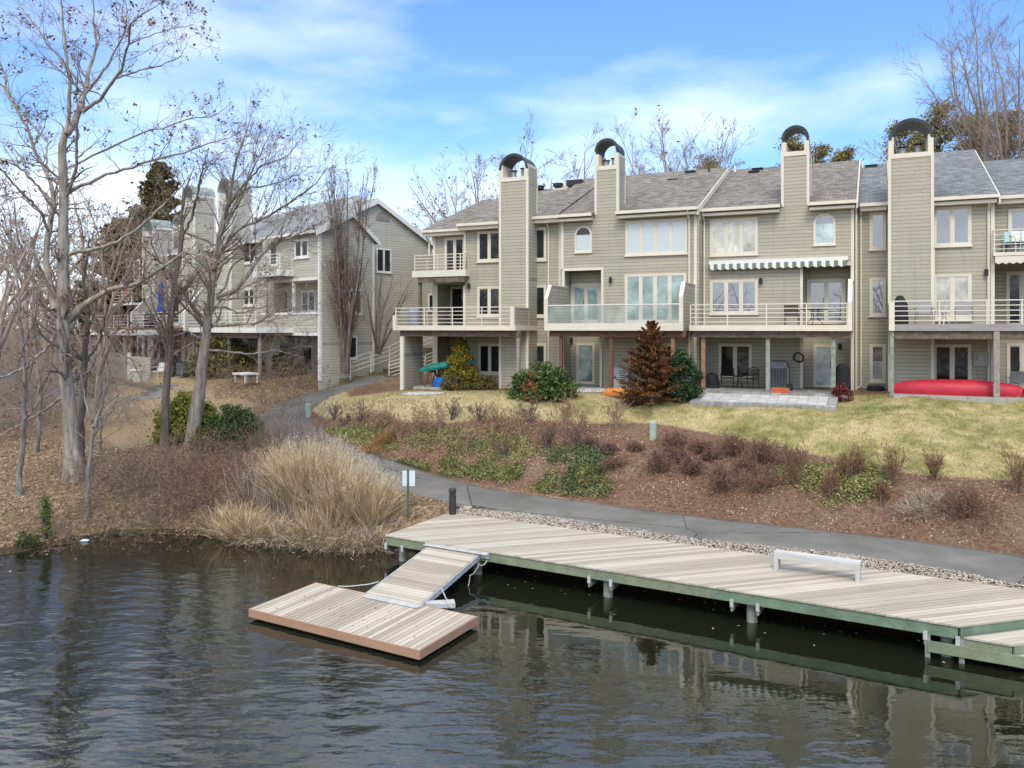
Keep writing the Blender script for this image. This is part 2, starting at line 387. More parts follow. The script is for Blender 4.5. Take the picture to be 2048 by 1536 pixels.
_ps = np.concatenate([resample(pathc[i:i + 2], 12)[:-1] for i in range(len(pathc) - 1)] + [pathc[-1:]])
def smooth_line(p, it=40):
    p = p.copy()
    for _ in range(it): p[1:-1] = p[1:-1] * .5 + (p[:-2] + p[2:]) * .25
    return p
pline = smooth_line(resample(_ps, 260), 60)
def terrain(x, y):
    x = np.atleast_1d(np.asarray(x, float)); y = np.atleast_1d(np.asarray(y, float)); out = np.zeros(x.shape)
    xf, yf, of = x.ravel(), y.ravel(), out.ravel()
    for a in range(0, len(xf), 20000):
        X = xf[a:a + 20000]; Yy = yf[a:a + 20000]
        cx = np.clip(X, -46, 46); cy = np.clip(Yy, -5, 86)
        r2 = (cx[:, None] - ctrl[None, :, 0]) ** 2 + (cy[:, None] - ctrl[None, :, 1]) ** 2
        h = tps(r2) @ _w[:_n] + _w[_n] + _w[_n + 1] * cx + _w[_n + 2] * cy
        h = np.clip(h, -6.8, -1.2)
        d2 = (X[:, None] - pline[None, :, 0]) ** 2 + (Yy[:, None] - pline[None, :, 1]) ** 2
        j = d2.argmin(1); d = np.sqrt(d2[np.arange(len(X)), j]); k = np.clip((d - 1.5) / 1.6, 0, 1); k = k * k * (3 - 2 * k)
        h = h * k + (pline[j, 2]) * (1 - k)
        wx = (X + 3.73) * .8743 - (Yy - 23.5) * .4853; wy = (X + 3.73) * .4853 + (Yy - 23.5) * .8743
        cap = -6.17 + .26 * np.clip(wy - 3.36, 0, 9) + 3 * np.clip(-.05 - wx, 0, 9); h = np.where((wx < 30) & (wy < 4.2), np.minimum(h, cap), h)
        dy = Yy - np.interp(X, SHx, SHy)
        h = np.where(dy > 0, np.maximum(h, -6.86 + .16 * np.minimum(dy, 2)), h)
        h = np.where((dy > 0) & (dy < 1.2), np.minimum(h, -6.86 + .10 + .45 * dy + 5 * np.clip(dy - .9, 0, 1)), h)
        h = np.where(dy <= 0, np.maximum(-6.86 + .35 * dy, -8.3), h)
        far = np.clip((-Yy - 70) / 15, 0, 1)
        h = np.where(Yy < -70, -8.3 + far * 3.5, h)
        far2 = np.clip((np.abs(X) - 130) / 25, 0, 1); h = np.where((Yy < 0) & (np.abs(X) > 130), np.maximum(h, -8.3 + far2 * 3.5), h)
        of[a:a + 20000] = h
    return of.reshape(x.shape)
def tz(x, y): return float(terrain(x, y)[0])
_YY = np.arange(14, 110, .08)
def hit(u, v, dy=0):
    """where the line of sight through a pixel meets the ground"""
    k = (u - U0) / F; g = terrain(k * _YY, _YY); r = (V0 - v) / F * _YY
    b = np.nonzero(r <= g)[0]; i = b[0] if len(b) else len(_YY) - 1
    return np.array([k * _YY[i], _YY[i], g[i]])
def inpoly(x, y, poly):
    c = np.zeros(np.shape(x), bool); n = len(poly)
    for i in range(n):
        x0, y0 = poly[i]; x1, y1 = poly[(i + 1) % n]
        c ^= ((y0 > y) != (y1 > y)) & (x < (x1 - x0) * (y - y0) / ((y1 - y0) + 1e-12) + x0)
    return c
def gpoly(pts): return [tuple(hit(*p)[:2]) for p in pts]
LAWN = gpoly([(2046, 962), (1950, 958), (1850, 952), (1700, 926), (1550, 890), (1480, 880), (1400, 862), (1330, 850), (1250, 846), (1094, 842), (943, 842), (801, 845), (700, 838), (615, 815), (650, 798)]) \
    + [MAIN.w((s, y, 0))[:2] for s, y in ((-9.2, -1.6), (-7, -2.9), (-4.5, -3.4), (-2.8, -3.2), (-1.5, -2.6), (1, -1.8), (8, -1.0), (26, -1.0))] + [tuple(fromH(2300, 962, -4.6)[:2])]
MULCH = gpoly([(2046, 958), (1850, 948), (1700, 922), (1550, 886), (1400, 858), (1250, 842), (1094, 838), (943, 838), (801, 840), (700, 834), (620, 815), (590, 830), (590, 860), (680, 893), (762, 926), (852, 949), (943, 966), (1095, 987), (1200, 1006), (1428, 1039), (1731, 1071), (2046, 1110)]) + [tuple(fromH(2400, 1180, -6)[:2]), tuple(fromH(2350, 958, -4.6)[:2])]
MBED = [MAIN.w((s, y, 0))[:2] for s, y in ((-8.8, -.5), (-8.4, -2.6), (-5, -3.2), (-3.1, -3.3), (-1.7, -2.3), (1.2, -2.4), (3.6, -2.6), (3.8, 0), (0, .4))]
YARD = gpoly([(160, 850), (250, 905), (330, 880), (510, 815), (560, 795), (640, 775), (560, 775), (400, 745), (250, 745), (190, 770)])
# dense near the scene, reaching the horizon
def axis_pts(lo, hi, step, far):
    a = [lo - far * (k / 10) ** 2 for k in range(10, 0, -1)]; b = [hi + far * (k / 10) ** 2 for k in range(1, 11)]
    return np.array(a + list(np.arange(lo, hi + 1e-6, step)) + b)
gx = axis_pts(-34, 30, .22, 900); gy = axis_pts(12, 66, .22, 900)
GX, GY = np.meshgrid(gx, gy); GH = terrain(GX, GY)
rng_g = np.random.default_rng(3); near = (np.abs(GX) < 36) & (GY > 12) & (GY < 66)
GH = GH + np.where(near, rng_g.normal(size=GX.shape) * .007, 0)
_V = np.stack([GX, GY, GH + CZ], -1).reshape(-1, 3); _id = np.arange(GX.size).reshape(GX.shape)
_Q = np.stack([_id[:-1, :-1], _id[:-1, 1:], _id[1:, 1:], _id[1:, :-1]], -1).reshape(-1, 4)
# ground cover masks stored on the vertices
fx, fy = GX.ravel(), GY.ravel()
def soft(*polys):
    out = np.zeros(fx.shape)
    for ox in (-.24, -.08, .08, .24):
        for oy in (-.24, -.08, .08, .24):
            m = np.zeros(fx.shape, bool)
            for p in polys: m |= inpoly(fx + ox, fy + oy, p)
            out += m
    return out / 16
bed = soft(MBED); lawn = soft(LAWN) * (1 - bed); mulch = soft(MULCH, MBED); yard = soft(YARD)
dsh = fy - np.interp(fx, SHx, SHy)
def ground_mat():
    m, nt, b = nmat('ground_cover')
    at_ = N(nt, 'ShaderNodeAttribute'); at_.attribute_name = 'zones'; sp = N(nt, 'ShaderNodeSeparateColor'); L(nt, at_.outputs['Color'], sp.inputs[0])
    v = coord(nt); nf = noise(nt, v, 9, 6, .7); nm = noise(nt, v, .55, 4); nh = noise(nt, v, 38, 3, .7)
    nv = N(nt, 'ShaderNodeTexVoronoi'); nv.inputs['Scale'].default_value = 11; L(nt, v, nv.inputs['Vector'])
    leaf = ramp(nt, mth(nt, 'ADD', mth(nt, 'MULTIPLY', nf, .6), mth(nt, 'MULTIPLY', nv.outputs['Color'], .35)),
                [(.25, (.075, .05, .03)), (.45, (.21, .14, .085)), (.6, (.34, .24, .15)), (.78, (.50, .38, .25))])
    mossf = mth(nt, 'MULTIPLY', mth(nt, 'SUBTRACT', nm, .52, clamp=True), 4, clamp=True)
    leaf = mix(nt, mth(nt, 'MULTIPLY', mossf, .5), leaf, (.17, .16, .05))
    gf = mth(nt, 'ADD', mth(nt, 'ADD', mth(nt, 'MULTIPLY', nm, .42), mth(nt, 'MULTIPLY', noise(nt, v, 2.0, 5, .6), .34)), mth(nt, 'MULTIPLY', mth(nt, 'ADD', nf, nh), .12))
    grass = ramp(nt, gf, [(.38, (.14, .145, .045)), (.46, (.28, .255, .095)), (.53, (.45, .37, .18)), (.62, (.60, .49, .28))])
    # greener to the right, straw coloured in the middle and left
    px = N(nt, 'ShaderNodeSeparateXYZ'); L(nt, N(nt, 'ShaderNodeNewGeometry').outputs['Position'], px.inputs[0])
    side = mth(nt, 'MULTIPLY_ADD', px.outputs['X'], -.09, .55, clamp=True)
    grass = mix(nt, mth(nt, 'MULTIPLY', side, .75), grass, (.52, .415, .25))
    ml = ramp(nt, mth(nt, 'ADD', mth(nt, 'MULTIPLY', nf, .55), mth(nt, 'MULTIPLY', nh, .45)), [(.34, (.055, .03, .022)), (.48, (.155, .085, .058)), (.60, (.28, .175, .12)), (.74, (.47, .37, .26))])
    ml = mix(nt, mth(nt, 'MULTIPLY', mth(nt, 'SUBTRACT', nm, .5, clamp=True), 1.6, clamp=True), ml, (.30, .22, .15))
    dirt = mth(nt, 'MULTIPLY', mth(nt, 'SUBTRACT', nf, .5), .7)
    def edge(f): return mth(nt, 'MULTIPLY_ADD', mth(nt, 'ADD', f, dirt), 3.0, -1.0, clamp=True)
    c = mix(nt, edge(sp.outputs[1]), leaf, ml); c = mix(nt, edge(sp.outputs[0]), c, grass)
    yd = mix(nt, .35, (.46, .35, .21), leaf); yd = mix(nt, mossf, yd, (.36, .30, .12))
    c = mix(nt, mth(nt, 'MULTIPLY', edge(sp.outputs[2]), .9), c, yd)
    wet = mth(nt, 'LESS_THAN', px.outputs['Z'], .12)
    c = mix(nt, mth(nt, 'MULTIPLY', wet, .75), c, (.03, .022, .014))
    L(nt, c, b.inputs['Base Color']); b.inputs['Roughness'].default_value = .95; b.inputs['Specular IOR Level'].default_value = .1
    bump(nt, b, mth(nt, 'ADD', nf, mth(nt, 'MULTIPLY', nh, .5)), .9, .05); return m
_me = np_mesh('ground', _V, _Q, 4, ground_mat(), True)
_ca = _me.color_attributes.new('zones', 'FLOAT_COLOR', 'POINT'); _cc = np.stack([lawn, mulch * (1 - lawn), yard, np.ones_like(lawn)], 1)
_ca.data.foreach_set('color', _cc.astype(np.float32).ravel())
_o = bpy.data.objects.new('ground', _me); C.objects.link(_o); label(_o, kind='structure')
# ------------------------------------------------------------------ path
def asphalt():
    m, nt, b = nmat('asphalt'); v = coord(nt)
    n = noise(nt, v, .8, 5); h = noise(nt, v, 60, 2); 
    c = ramp(nt, mth(nt, 'ADD', mth(nt, 'MULTIPLY', n, .6), mth(nt, 'MULTIPLY', h, .4)), [(.3, (.10, .095, .085)), (.7, (.235, .222, .20))])
    vo = N(nt, 'ShaderNodeTexVoronoi'); vo.feature = 'DISTANCE_TO_EDGE'; vo.inputs['Scale'].default_value = .16; L(nt, v, vo.inputs['Vector'])
    cr = mth(nt, 'LESS_THAN', mth(nt, 'ADD', vo.outputs['Distance'], mth(nt, 'MULTIPLY', noise(nt, v, 6, 3), .012)), .0085)
    c = mix(nt, mth(nt, 'MULTIPLY', cr, .8), c, (.02, .02, .02))
    L(nt, c, b.inputs['Base Color']); b.inputs['Roughness'].default_value = .9; b.inputs['Specular IOR Level'].default_value = .25
    bump(nt, b, h, .5, .008); return m
ASPH = asphalt()
t = np.gradient(pline[:, :2], axis=0); t = unit(t); nrm = np.stack([-t[:, 1], t[:, 0]], 1)
offs = np.linspace(-1.28, 1.28, 9); wv = np.interp(np.arange(260), [0, 150, 180, 200, 225, 259], [1, 1, .92, .85, .78, .7])
PP = []
for j, o_ in enumerate(offs):
    jit = rng_g.normal(size=260) * (.035 if j in (0, 8) else 0)
    q = pline[:, :2] + nrm * (o_ * wv + jit)[:, None]; z = pline[:, 2] + .035 - .02 * (abs(o_) > 1.2) * 1
    PP.append(np.c_[q, z + CZ])
PP.append(np.c_[PP[8][:, :2] + nrm * .03, PP[8][:, 2] - .12]); PP.insert(0, np.c_[PP[0][:, :2] - nrm * .03, PP[0][:, 2] - .12])
PP = np.array(PP).transpose(1, 0, 2); _i = np.arange(PP.shape[0] * 11).reshape(-1, 11)
_o = bpy.data.objects.new('path', np_mesh('path', PP.reshape(-1, 3), np.stack([_i[:-1, :-1], _i[:-1, 1:], _i[1:, 1:], _i[1:, :-1]], -1).reshape(-1, 4), 4, ASPH, True)); C.objects.link(_o); label(_o, kind='structure')
# ------------------------------------------------------------------ water
def water_mat():
    m, nt, b = nmat('lake_water')
    b.inputs['Base Color'].default_value = (.011, .013, .007, 1); b.inputs['Roughness'].default_value = .01; b.inputs['IOR'].default_value = 1.85
    g = N(nt, 'ShaderNodeNewGeometry'); sp = N(nt, 'ShaderNodeSeparateXYZ'); L(nt, g.outputs['Position'], sp.inputs[0])
    n0 = noise(nt, coord(nt), .12, 2)
    # the calm lies under the wharf, wind ripples the open water
    calm = mth(nt, 'MULTIPLY_ADD', mth(nt, 'ADD', sp.outputs['Y'], mth(nt, 'MULTIPLY', sp.outputs['X'], .50)), -.17, 3.35)
    calm = mth(nt, 'ADD', calm, mth(nt, 'MULTIPLY', mth(nt, 'SUBTRACT', n0, .5), 4.0), clamp=True)
    rot = (0, 0, math.radians(14))
    a = noise(nt, coord(nt, (.75, 1.5, 1), rot=rot), 1.6, 2, .45)
    c = noise(nt, coord(nt, (.6, 1.4, 1), rot=(0, 0, math.radians(-12))), 5.5, 3, .6)
    e = noise(nt, coord(nt, (.5, 1.0, 1)), .8, 2, .5)
    h = mth(nt, 'ADD', mth(nt, 'MULTIPLY', a, .75), mth(nt, 'ADD', mth(nt, 'MULTIPLY', c, .13), mth(nt, 'MULTIPLY', e, .35)))
    amp = mth(nt, 'MULTIPLY_ADD', calm, 1.0, .09)
    bp = N(nt, 'ShaderNodeBump'); bp.inputs['Distance'].default_value = .042; L(nt, amp, bp.inputs['Strength']); L(nt, h, bp.inputs['Height'])
    L(nt, bp.outputs['Normal'], b.inputs['Normal']); return m
_w_ = 700.0
_o = bpy.data.objects.new('water', np_mesh('water', [(-_w_, -_w_, 0), (_w_, -_w_, 0), (_w_, 60, 0), (-_w_, 60, 0)], [(0, 1, 2, 3)], 4, water_mat())); C.objects.link(_o); label(_o, kind='structure')
# ------------------------------------------------------------------ houses
HG = -2.95
class House:
    def __init__(s, fr, s_mid, lab, d=0, group=None):
        s.fr = fr; s.o = empty('townhouse', (s_mid, -d, HG), fr, lab, 'house', group)
    def mb(s): return MB(s.fr)
    def S(s, u, d): return s.fr.S(u, d)
    def H(s, u, v, d): return s.fr.H(u, v, d)
    def part(s, mb, name, mat, parent=None, **k): return mb.build(name, mat, parent or s.o, **k)
def wall_prism(m, s0, s1, prof, ridge, back):
    """prof: [(d, H)] bottom to eave; ridge, back: (d, H)"""
    poly = [(-d, h) for d, h in prof] + [(-ridge[0], ridge[1]), (-back[0], back[1]), (-back[0], HG - .6), (-prof[0][0], HG - .6)][0:4]
    m.prism(poly, 0, s0, s1)
def roof(h, s0, s1, df, He, ridge, back, mat, name='roof', rake=(False, False), t=.16, cut=None, side_over=.0):
    """a pitched slab; cut = (s0, s1, d) leaves room for a chimney standing at the eave"""
    m = h.mb(); sl = (ridge[1] - He) / (df - ridge[0])
    def slab(a, b, d0):
        H0 = He + sl * (df - d0)
        m.prism([(-d0, H0), (-d0, H0 + t), (-ridge[0], ridge[1] + t), (-back[0], back[1] + t), (-back[0], back[1]), (-ridge[0], ridge[1])], 0, a, b)
    if cut:
        slab(s0, cut[0], df); slab(cut[0], cut[1], cut[2]); slab(cut[1], s1, df)
    else: slab(s0, s1, df)
    r = h.part(m, name, mat)
    for k, a in ((0, s0), (1, s1)):
        if rake[k]:
            m = h.mb(); o = .06 if k else -.06
            m.prism([(-df, He - .16), (-df, He + t - .04), (-ridge[0], ridge[1] + t - .04), (-back[0], back[1] + t - .04), (-back[0], back[1] - .16), (-ridge[0], ridge[1] - .18)], 0, min(a, a + o), max(a, a + o))
            h.part(m, 'rake_board', TRIM, r)
    return r
def gutter(h, s0, s1, d, H, mat=None):
    m = h.mb(); m.box(s0, s1, -d - .13, -d - .003, H - .08, H + .06); m.box(s0 + .05, s1 - .05, -d + .003, -d + .40, H - .26, H - .05)
    h.part(m, 'gutter', mat or TRIM)
def downspout(h, s, d, H0, H1, bend=.3, mat=None, kick=0):
    m = h.mb(); pts = [(s, -d - bend, H0), (s, -d - bend, H0 - .15), (s, -d - .07, H0 - .45), (s, -d - .07, H1 + .25)]
    pts += [(s + kick, -d - .2, H1)] if kick else [(s, -d - .07, H1)]
    m.tube(pts, .05, 6); h.part(m, 'downspout', mat or TRIM)
def board(h, s, d, H0, H1, w=.13, mat=None, proud=.035, parent=None):
    m = h.mb(); m.box(s - w / 2, s + w / 2, -d - proud, -d + .02, H0, H1); h.part(m, 'corner_board', mat or TRIM, parent)
def window(h, s0, s1, H1, H0, d, n, g, kind='window', mat=None, sill=True, casing=.085, sash=.05, lab=None):
    m = h.mb(); mat = mat or TRIM; y = -d; c = casing
    m.box(s0, s0 + c, y - .05, y + .02, H0, H1); m.box(s1 - c, s1, y - .05, y + .02, H0, H1)
    m.box(s0 + c, s1 - c, y - .053, y + .02, H1 - c, H1); m.box(s0 + c, s1 - c, y - .053, y + .02, H0, H0 + c)
    if sill: m.box(s0 - .04, s1 + .04, y - .09, y + .02, H0 - .06, H0 - .001)
    w = (s1 - s0 - 2 * c) / n
    for i in range(n):
        a = s0 + c + i * w; b = a + w
        if i: m.box(a - .04, a + .04, y - .047, y + .02, H0 + c, H1 - c)
        a += .04 if i else 0; b -= .04 if i < n - 1 else 0
        m.box(a, a + sash, y - .036, y + .01, H0 + c, H1 - c); m.box(b - sash, b, y - .036, y + .01, H0 + c, H1 - c)
        m.box(a + sash, b - sash, y - .034, y + .01, H0 + c, H0 + c + sash); m.box(a + sash, b - sash, y - .034, y + .01, H1 - c - sash, H1 - c)
    f = h.part(m, kind, mat)
    if lab: f['label'] = lab
    m = h.mb(); m.box(s0 + c, s1 - c, y - .016, y + .005, H0 + c, H1 - c); h.part(m, 'pane', g, f)
    if kind == 'door':
        m = h.mb(); sx = s1 - c - .06 if n == 1 else (s0 + s1) / 2 - .1
        m.tube([(sx, y - .05, H0 + .95), (sx, y - .09, H0 + 1.0), (sx, y - .09, H0 + 1.15), (sx, y - .05, H0 + 1.2)], .015, 5); h.part(m, 'handle', DARKGAP, f)
    return f
def winp(h, u0, v0, u1, v1, d, n, g, **k):
    um = (u0 + u1) / 2; return window(h, h.S(u0, d), h.S(u1, d), h.H(um, v0, d), h.H(um, v1, d), d, n, g, **k)
def archwin(h, u0, v0, u1, v1, d, g, g2):
    s0, s1 = h.S(u0, d), h.S(u1, d); um = (u0 + u1) / 2; H1, H0 = h.H(um, v0, d), h.H(um, v1, d); r = (s1 - s0) / 2; c = (s0 + s1) / 2; y = -d; zc = H1 - r
    m = h.mb(); m.arch_ring(c, r - .085, r, y - .05, y + .02, zc, 18); m.box(s0, s0 + .085, y - .05, y + .02, H0, zc); m.box(s1 - .085, s1, y - .05, y + .02, H0, zc)
    m.box(s0 - .03, s1 + .03, y - .08, y + .02, H0 - .07, H0 - .001); m.box(s0 + .085, s1 - .085, y - .045, y + .02, H0, H0 + .07)
    f = h.part(m, 'window', TRIM); f['label'] = 'round topped window'
    n = 14; pl = [(c + (r - .085) * math.cos(math.pi * i / n), zc + (r - .085) * math.sin(math.pi * i / n)) for i in range(n + 1)]
    m = h.mb(); m.prism(pl, 1, y - .016, y + .005); h.part(m, 'pane', g2, f)
    m = h.mb(); m.box(s0 + .085, s1 - .085, y - .018, y + .005, H0 + .07, zc); h.part(m, 'pane', g, f)
def chimney(h, u0, u1, d, z0, Hf, Hp, Ha, depth, cop=None, mat=None, sidemat=None, trimfrom=None, flues=True, trimm=None):
    cop = cop or COPPER; mat = mat or SID; trimm = trimm or TRIM
    s0, s1 = h.S(u0, d), h.S(u1, d); y0 = -d; y1 = y0 + depth; w = s1 - s0; c = (s0 + s1) / 2
    m = h.mb(); m.box(s0, s1, y0, y1, z0, Hf); ch = h.part(m, 'chimney', mat)
    tf = z0 if trimfrom is None else trimfrom
    for a, b in ((s0 - .02, s0 + .10), (s1 - .10, s1 + .02)):
        m = h.mb(); m.box(a, b, y0 - .03, y0 + .10, tf, Hf - .001); h.part(m, 'corner_board', trimm, ch)
    m = h.mb(); m.box(s1 - .005, s1 + .025, y1 - .1, y1 + .02, max(tf, 4.9), Hf - .001); h.part(m, 'corner_board', trimm, ch)
    m = h.mb(); m.box(s0 + .101, s1 - .101, y0 - .025, y0 + .02, Hf - .16, Hf + .04); m.box(s0 + .1, s1 - .1, y0 + .021, y1 - .01, Hf - .04, Hf + .03); h.part(m, 'cap_band', trimm, ch)
    for a, b in ((s0, s0 + .2), (s1 - .2, s1)):
        m = h.mb(); m.box(a, b, y0 - .028, y1, Hf + .001, Hp); h.part(m, 'side_panel', trimm, ch)
    if sidemat is not False:
        m = h.mb(); m.box(s1 + .001, s1 + .014, y0 + .11, y1 - .11, Hf - .3, Hp - .12); h.part(m, 'side_panel', mat, ch)
    r = w / 2 - .03; zc = Ha - r
    m = h.mb(); m.arch_ring(c, r - .085, r, y0 - .05, y1 + .03, zc, 24)
    for a in (c - r, c + r - .085): m.box(a + (.001 if a < c else -.0), a + .085, y0 + .0, y1 - .02, Hf + .031, zc)
    m.arch_ring(c, r - .02, r + .035, y0 - .065, y0 + .02, zc, 24)
    h.part(m, 'arch_hood', cop, ch, smooth=False)
    if flues:
        for k, x in enumerate((c - w * .17, c + w * .19)):
            yy = y0 + depth * .5; H = Hf + .03; q = (.42, .5)[k] * min(1, w / 1.4)
            m = h.mb(); m.lathe([(.14, 0), (.14, q * .75), (.17, q * .78), (.17, q * .85)], (x, yy, H), 12); h.part(m, 'flue', FLUE, ch, smooth=True)
            m = h.mb(); m.lathe([(.11, q * .85), (.11, q * .97), (.21, q), (.2, q * 1.06), (.04, q * 1.14)], (x, yy, H), 12); h.part(m, 'flue_cap', RUST, ch, smooth=True)
    return ch
def deck(h, s0, s1, d0, d1, H1, H0, mat=None, name='balcony', floor=True):
    m = h.mb(); m.box(s0, s1, -d1, -d1 + .05, H0, H1); m.box(s0, s0 + .05, -d1 + .051, -d0, H0, H1); m.box(s1 - .05, s1, -d1 + .051, -d0, H0, H1)
    b = h.part(m, name, mat or TRIM)
    m = h.mb(); n = max(2, int((d1 - d0) / .145))
    for i in range(n):
        y = -d1 + .055 + i * (d1 - d0 - .06) / n; m.box(s0 + .052, s1 - .052, y, y + (d1 - d0 - .06) / n - .008, H1 - .07, H1 - .03)
    h.part(m, 'floor_boards', WOODB, b)
    m = h.mb()
    for x in np.arange(s0 + .35, s1 - .2, .42): m.box(x, x + .045, -d1 + .052, -d0, H0 - .02, H1 - .072)
    h.part(m, 'joists', WOODB, b)
    return b
def railing(h, par, pts, Hf, Ht, n=5, posts=(), mat=None, lowbar=.14):
    m = h.mb()
    for k in range(n):
        H = Ht - k * (Ht - Hf - lowbar) / (n - 1)
        for a, b in zip(pts[:-1], pts[1:]): m.bar((a[0], -a[1], H), (b[0], -b[1], H), .045 if k == 0 else .032, .04 if k == 0 else .032)
    for i, a in enumerate(list(pts) + list(posts)): m.box(a[0] - .022, a[0] + .022, -a[1] - .024, -a[1] + .024, Hf - .1, Ht - (.0 if i else .0) + .022)
    return h.part(m, 'railing', mat or TRIM, par)
def post(h, par, s, d, H0, H1, mat, w=.14, name='post'):
    m = h.mb(); m.box(s - w / 2, s + w / 2, -d - w / 2, -d + w / 2, H0, H1); return h.part(m, name, mat, par)
def beam(h, par, s0, s1, d, H0, H1, mat):
    m = h.mb(); m.box(s0, s1, -d - .09, -d, H0, H1); m.box(s0 + .1, s1 - .1, -d + .05, -d + .1, H0 + .03, H1 - .01); return h.part(m, 'beam', mat, par)
def screen(h, par, s, d0, d1, Hb, Hlow, Hhi, cham=.55, mat=None, cap=None, th=.11):
    """a clad privacy wall with its front top corner cut off"""
    pl = [(-d0, Hb), (-d0, Hhi), (-d1 + cham, Hhi), (-d1 + .051, Hlow), (-d1 + .051, Hb)]
    m = h.mb(); m.prism(pl, 0, s - th / 2, s + th / 2); sc = h.part(m, 'screen', mat or SID, par)
    m = h.mb(); e = th / 2 + .03; a = .05
    m.prism([(-d1 - .012, Hb), (-d1 - .012, Hlow), (-d1 + cham - .01, Hhi + a), (-d1 + cham + .06, Hhi + a), (-d1 + .05, Hlow), (-d1 + .05, Hb)], 0, s - e, s + e)
    m.box(s - e, s + e, -d1 + cham + .061, -d0, Hhi + .002, Hhi + a); h.part(m, 'screen_cap', cap or TRIM, par); return sc
def lamp(h, s, d, H):
    m = h.mb(); m.box(s - .05, s + .05, -d - .03, -d + .01, H - .07, H + .07); m.lathe([(.075, -.13), (.075, .12), (.05, .14)], (s, -d - .1, H), 10); h.part(m, 'wall_light', DARKGAP)
def meter(h, s, d, H, w=.42, hh=.5):
    m = h.mb(); m.box(s - w / 2, s + w / 2, -d - .12, -d + .01, H - hh / 2, H + hh / 2); p = h.part(m, 'meter_box', GREYM)
    m = h.mb(); n = 14
    pl = [(s - .03 + .12 * math.cos(2 * math.pi * i / n), H + .05 + .12 * math.sin(2 * math.pi * i / n)) for i in range(n)]
    m.prism(pl, 1, -d - .20, -d - .121); h.part(m, 'meter_dial', FLUE, p)
    m = h.mb(); m.tube([(s - .1, -d - .06, H - hh / 2), (s - .1, -d - .06, HG)], .025, 6); m.tube([(s + .1, -d - .06, H - hh / 2), (s + .1, -d - .06, HG + .6)], .02, 6); h.part(m, 'conduit', GREYM, p)
def roofbits(h, items):
    for (u, v, d, kind) in items:
        s, H = h.S(u, d), h.H(u, v, d); m = h.mb()
        if kind == 'vent': m.box(s - .25, s + .25, -d - .2, -d + .2, H - .12, H + .06); m.box(s - .29, s + .29, -d - .24, -d + .24, H + .061, H + .09); h.part(m, 'roof_vent', DARKGAP)
        elif kind == 'pipe': m.lathe([(.12, -.2), (.05, 0), (.05, .3)], (s, -d, H), 8); h.part(m, 'vent_pipe', DARKGAP)
        elif kind == 'wpipe': m.lathe([(.12, -.2), (.05, 0), (.05, .3)], (s, -d, H), 8); h.part(m, 'vent_pipe', TRIMW)
        else:
            m.box(s - .45, s + .45, -d - .6, -d + .6, H - .2, H + .16); k = h.part(m, 'skylight', DARKGAP)
            m = h.mb(); m.box(s - .41, s + .41, -d - .56, -d + .56, H + .161, H + .19); h.part(m, 'dome', TRIMW, k)

RID = (-8.2, 8.72); BK = (-17, 5.2)
# ---- first townhouse: the end of the row with the corner balconies
h = H1 = House(MAIN, MAIN.S(990, 0), 'leftmost townhouse of the near row, with two corner balconies and a tall protruding chimney', group='townhouses of the near row')
S = h.S; m = h.mb(); dl = -.9
sA0, sA1 = S(866, dl), S(930, 0)
wall_prism(m, sA0, sA1, [(-2.3, HG - .6), (-2.3, 2.35), (dl, 2.35), (dl, 5.15)], (-7.6, 7.75), BK)
wall_prism(m, sA1, S(1003, 0), [(0, HG - .6), (0, 5.35)], (-7.6, 8.2), BK)
wall_prism(m, S(1003, 0), S(1122, -.3), [(-.3, HG - .6), (-.3, 5.4)], (-8.2, 8.6), BK)
m.box(sA0, sA0 + .28, .9, 2.31, HG - .6, 2.349)
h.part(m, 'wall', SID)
for u, d, a, b in ((868, dl, 2.35, 5.1), (929, 0, 2.5, 5.2), (928, 0, HG, 2.2), (1120, -.3, HG, 5.3)): board(h, S(u, d) + (.03 if u != 1120 else 0), d, a, b)
board(h, sA0 + .14, dl, HG, 2.34, .30)
m = h.mb(); m.box(sA0 + .2, S(1120, -.3), -.35, .25, 0, 0.001)
roof(h, sA0 - .35, sA1 + .02, dl + .45, 5.15, (-7.6, 7.78), BK, ROOFB, rake=(True, False))
roof(h, sA1 - .15, S(1060, 0), .5, 5.22, (-7.62, 8.18), BK, ROOFB, rake=(True, False))
roof(h, S(1060, 0), S(1122, -.3), .25, 5.42, RID, BK, ROOFB)
gutter(h, sA0 - .4, sA1 - .1, dl + .45, 5.2); gutter(h, sA1 - .18, S(998, .5), .5, 5.3); gutter(h, S(1062, .25), S(1122, .25) - .01, .25, 5.47)
winp(h, 955, 462, 1003, 523, 0, 2, G_DARK); winp(h, 955, 573, 1003, 633, 0, 2, G_DARK); winp(h, 957, 687, 1003, 748, 0, 2, G_DARK)
winp(h, 1069, 455, 1093, 521, -.3, 1, G_DARK); winp(h, 1069, 570, 1093, 634, -.3, 1, G_DARK); winp(h, 1069, 687, 1093, 752, -.3, 1, G_DARK)
winp(h, 890, 475, 930, 545, dl, 2, G_DARK, kind='door', sill=False); winp(h, 901, 573, 931, 648, -2.3, 1, G_DARK, kind='door', sill=False)
chimney(h, 999, 1056, .9, HG - .6, 7.42, 8.08, 8.6, 1.2)
downspout(h, S(1098, -.3), -.3, 5.45, HG, .5); downspout(h, sA0 - .2, dl, 5.1, 3.9, .4)
lamp(h, S(939, 0), 0, H1.H(939, 572, 0))
b = deck(h, S(824, .5), S(931, .5), 0.0, .5, 3.0, 2.66); m = h.mb(); m.box(S(824, .5) + .06, sA1, .001, .9, 2.86, 2.95); h.part(m, 'floor_boards', WOODB, b)
railing(h, b, [(S(829, .5), -.85), (S(829, .5), .46), (S(928, .5), .46), (S(928, .5), .02)], 3.0, 3.82, 5, [(S(875, .5), .46), (S(920, .5), .46)])
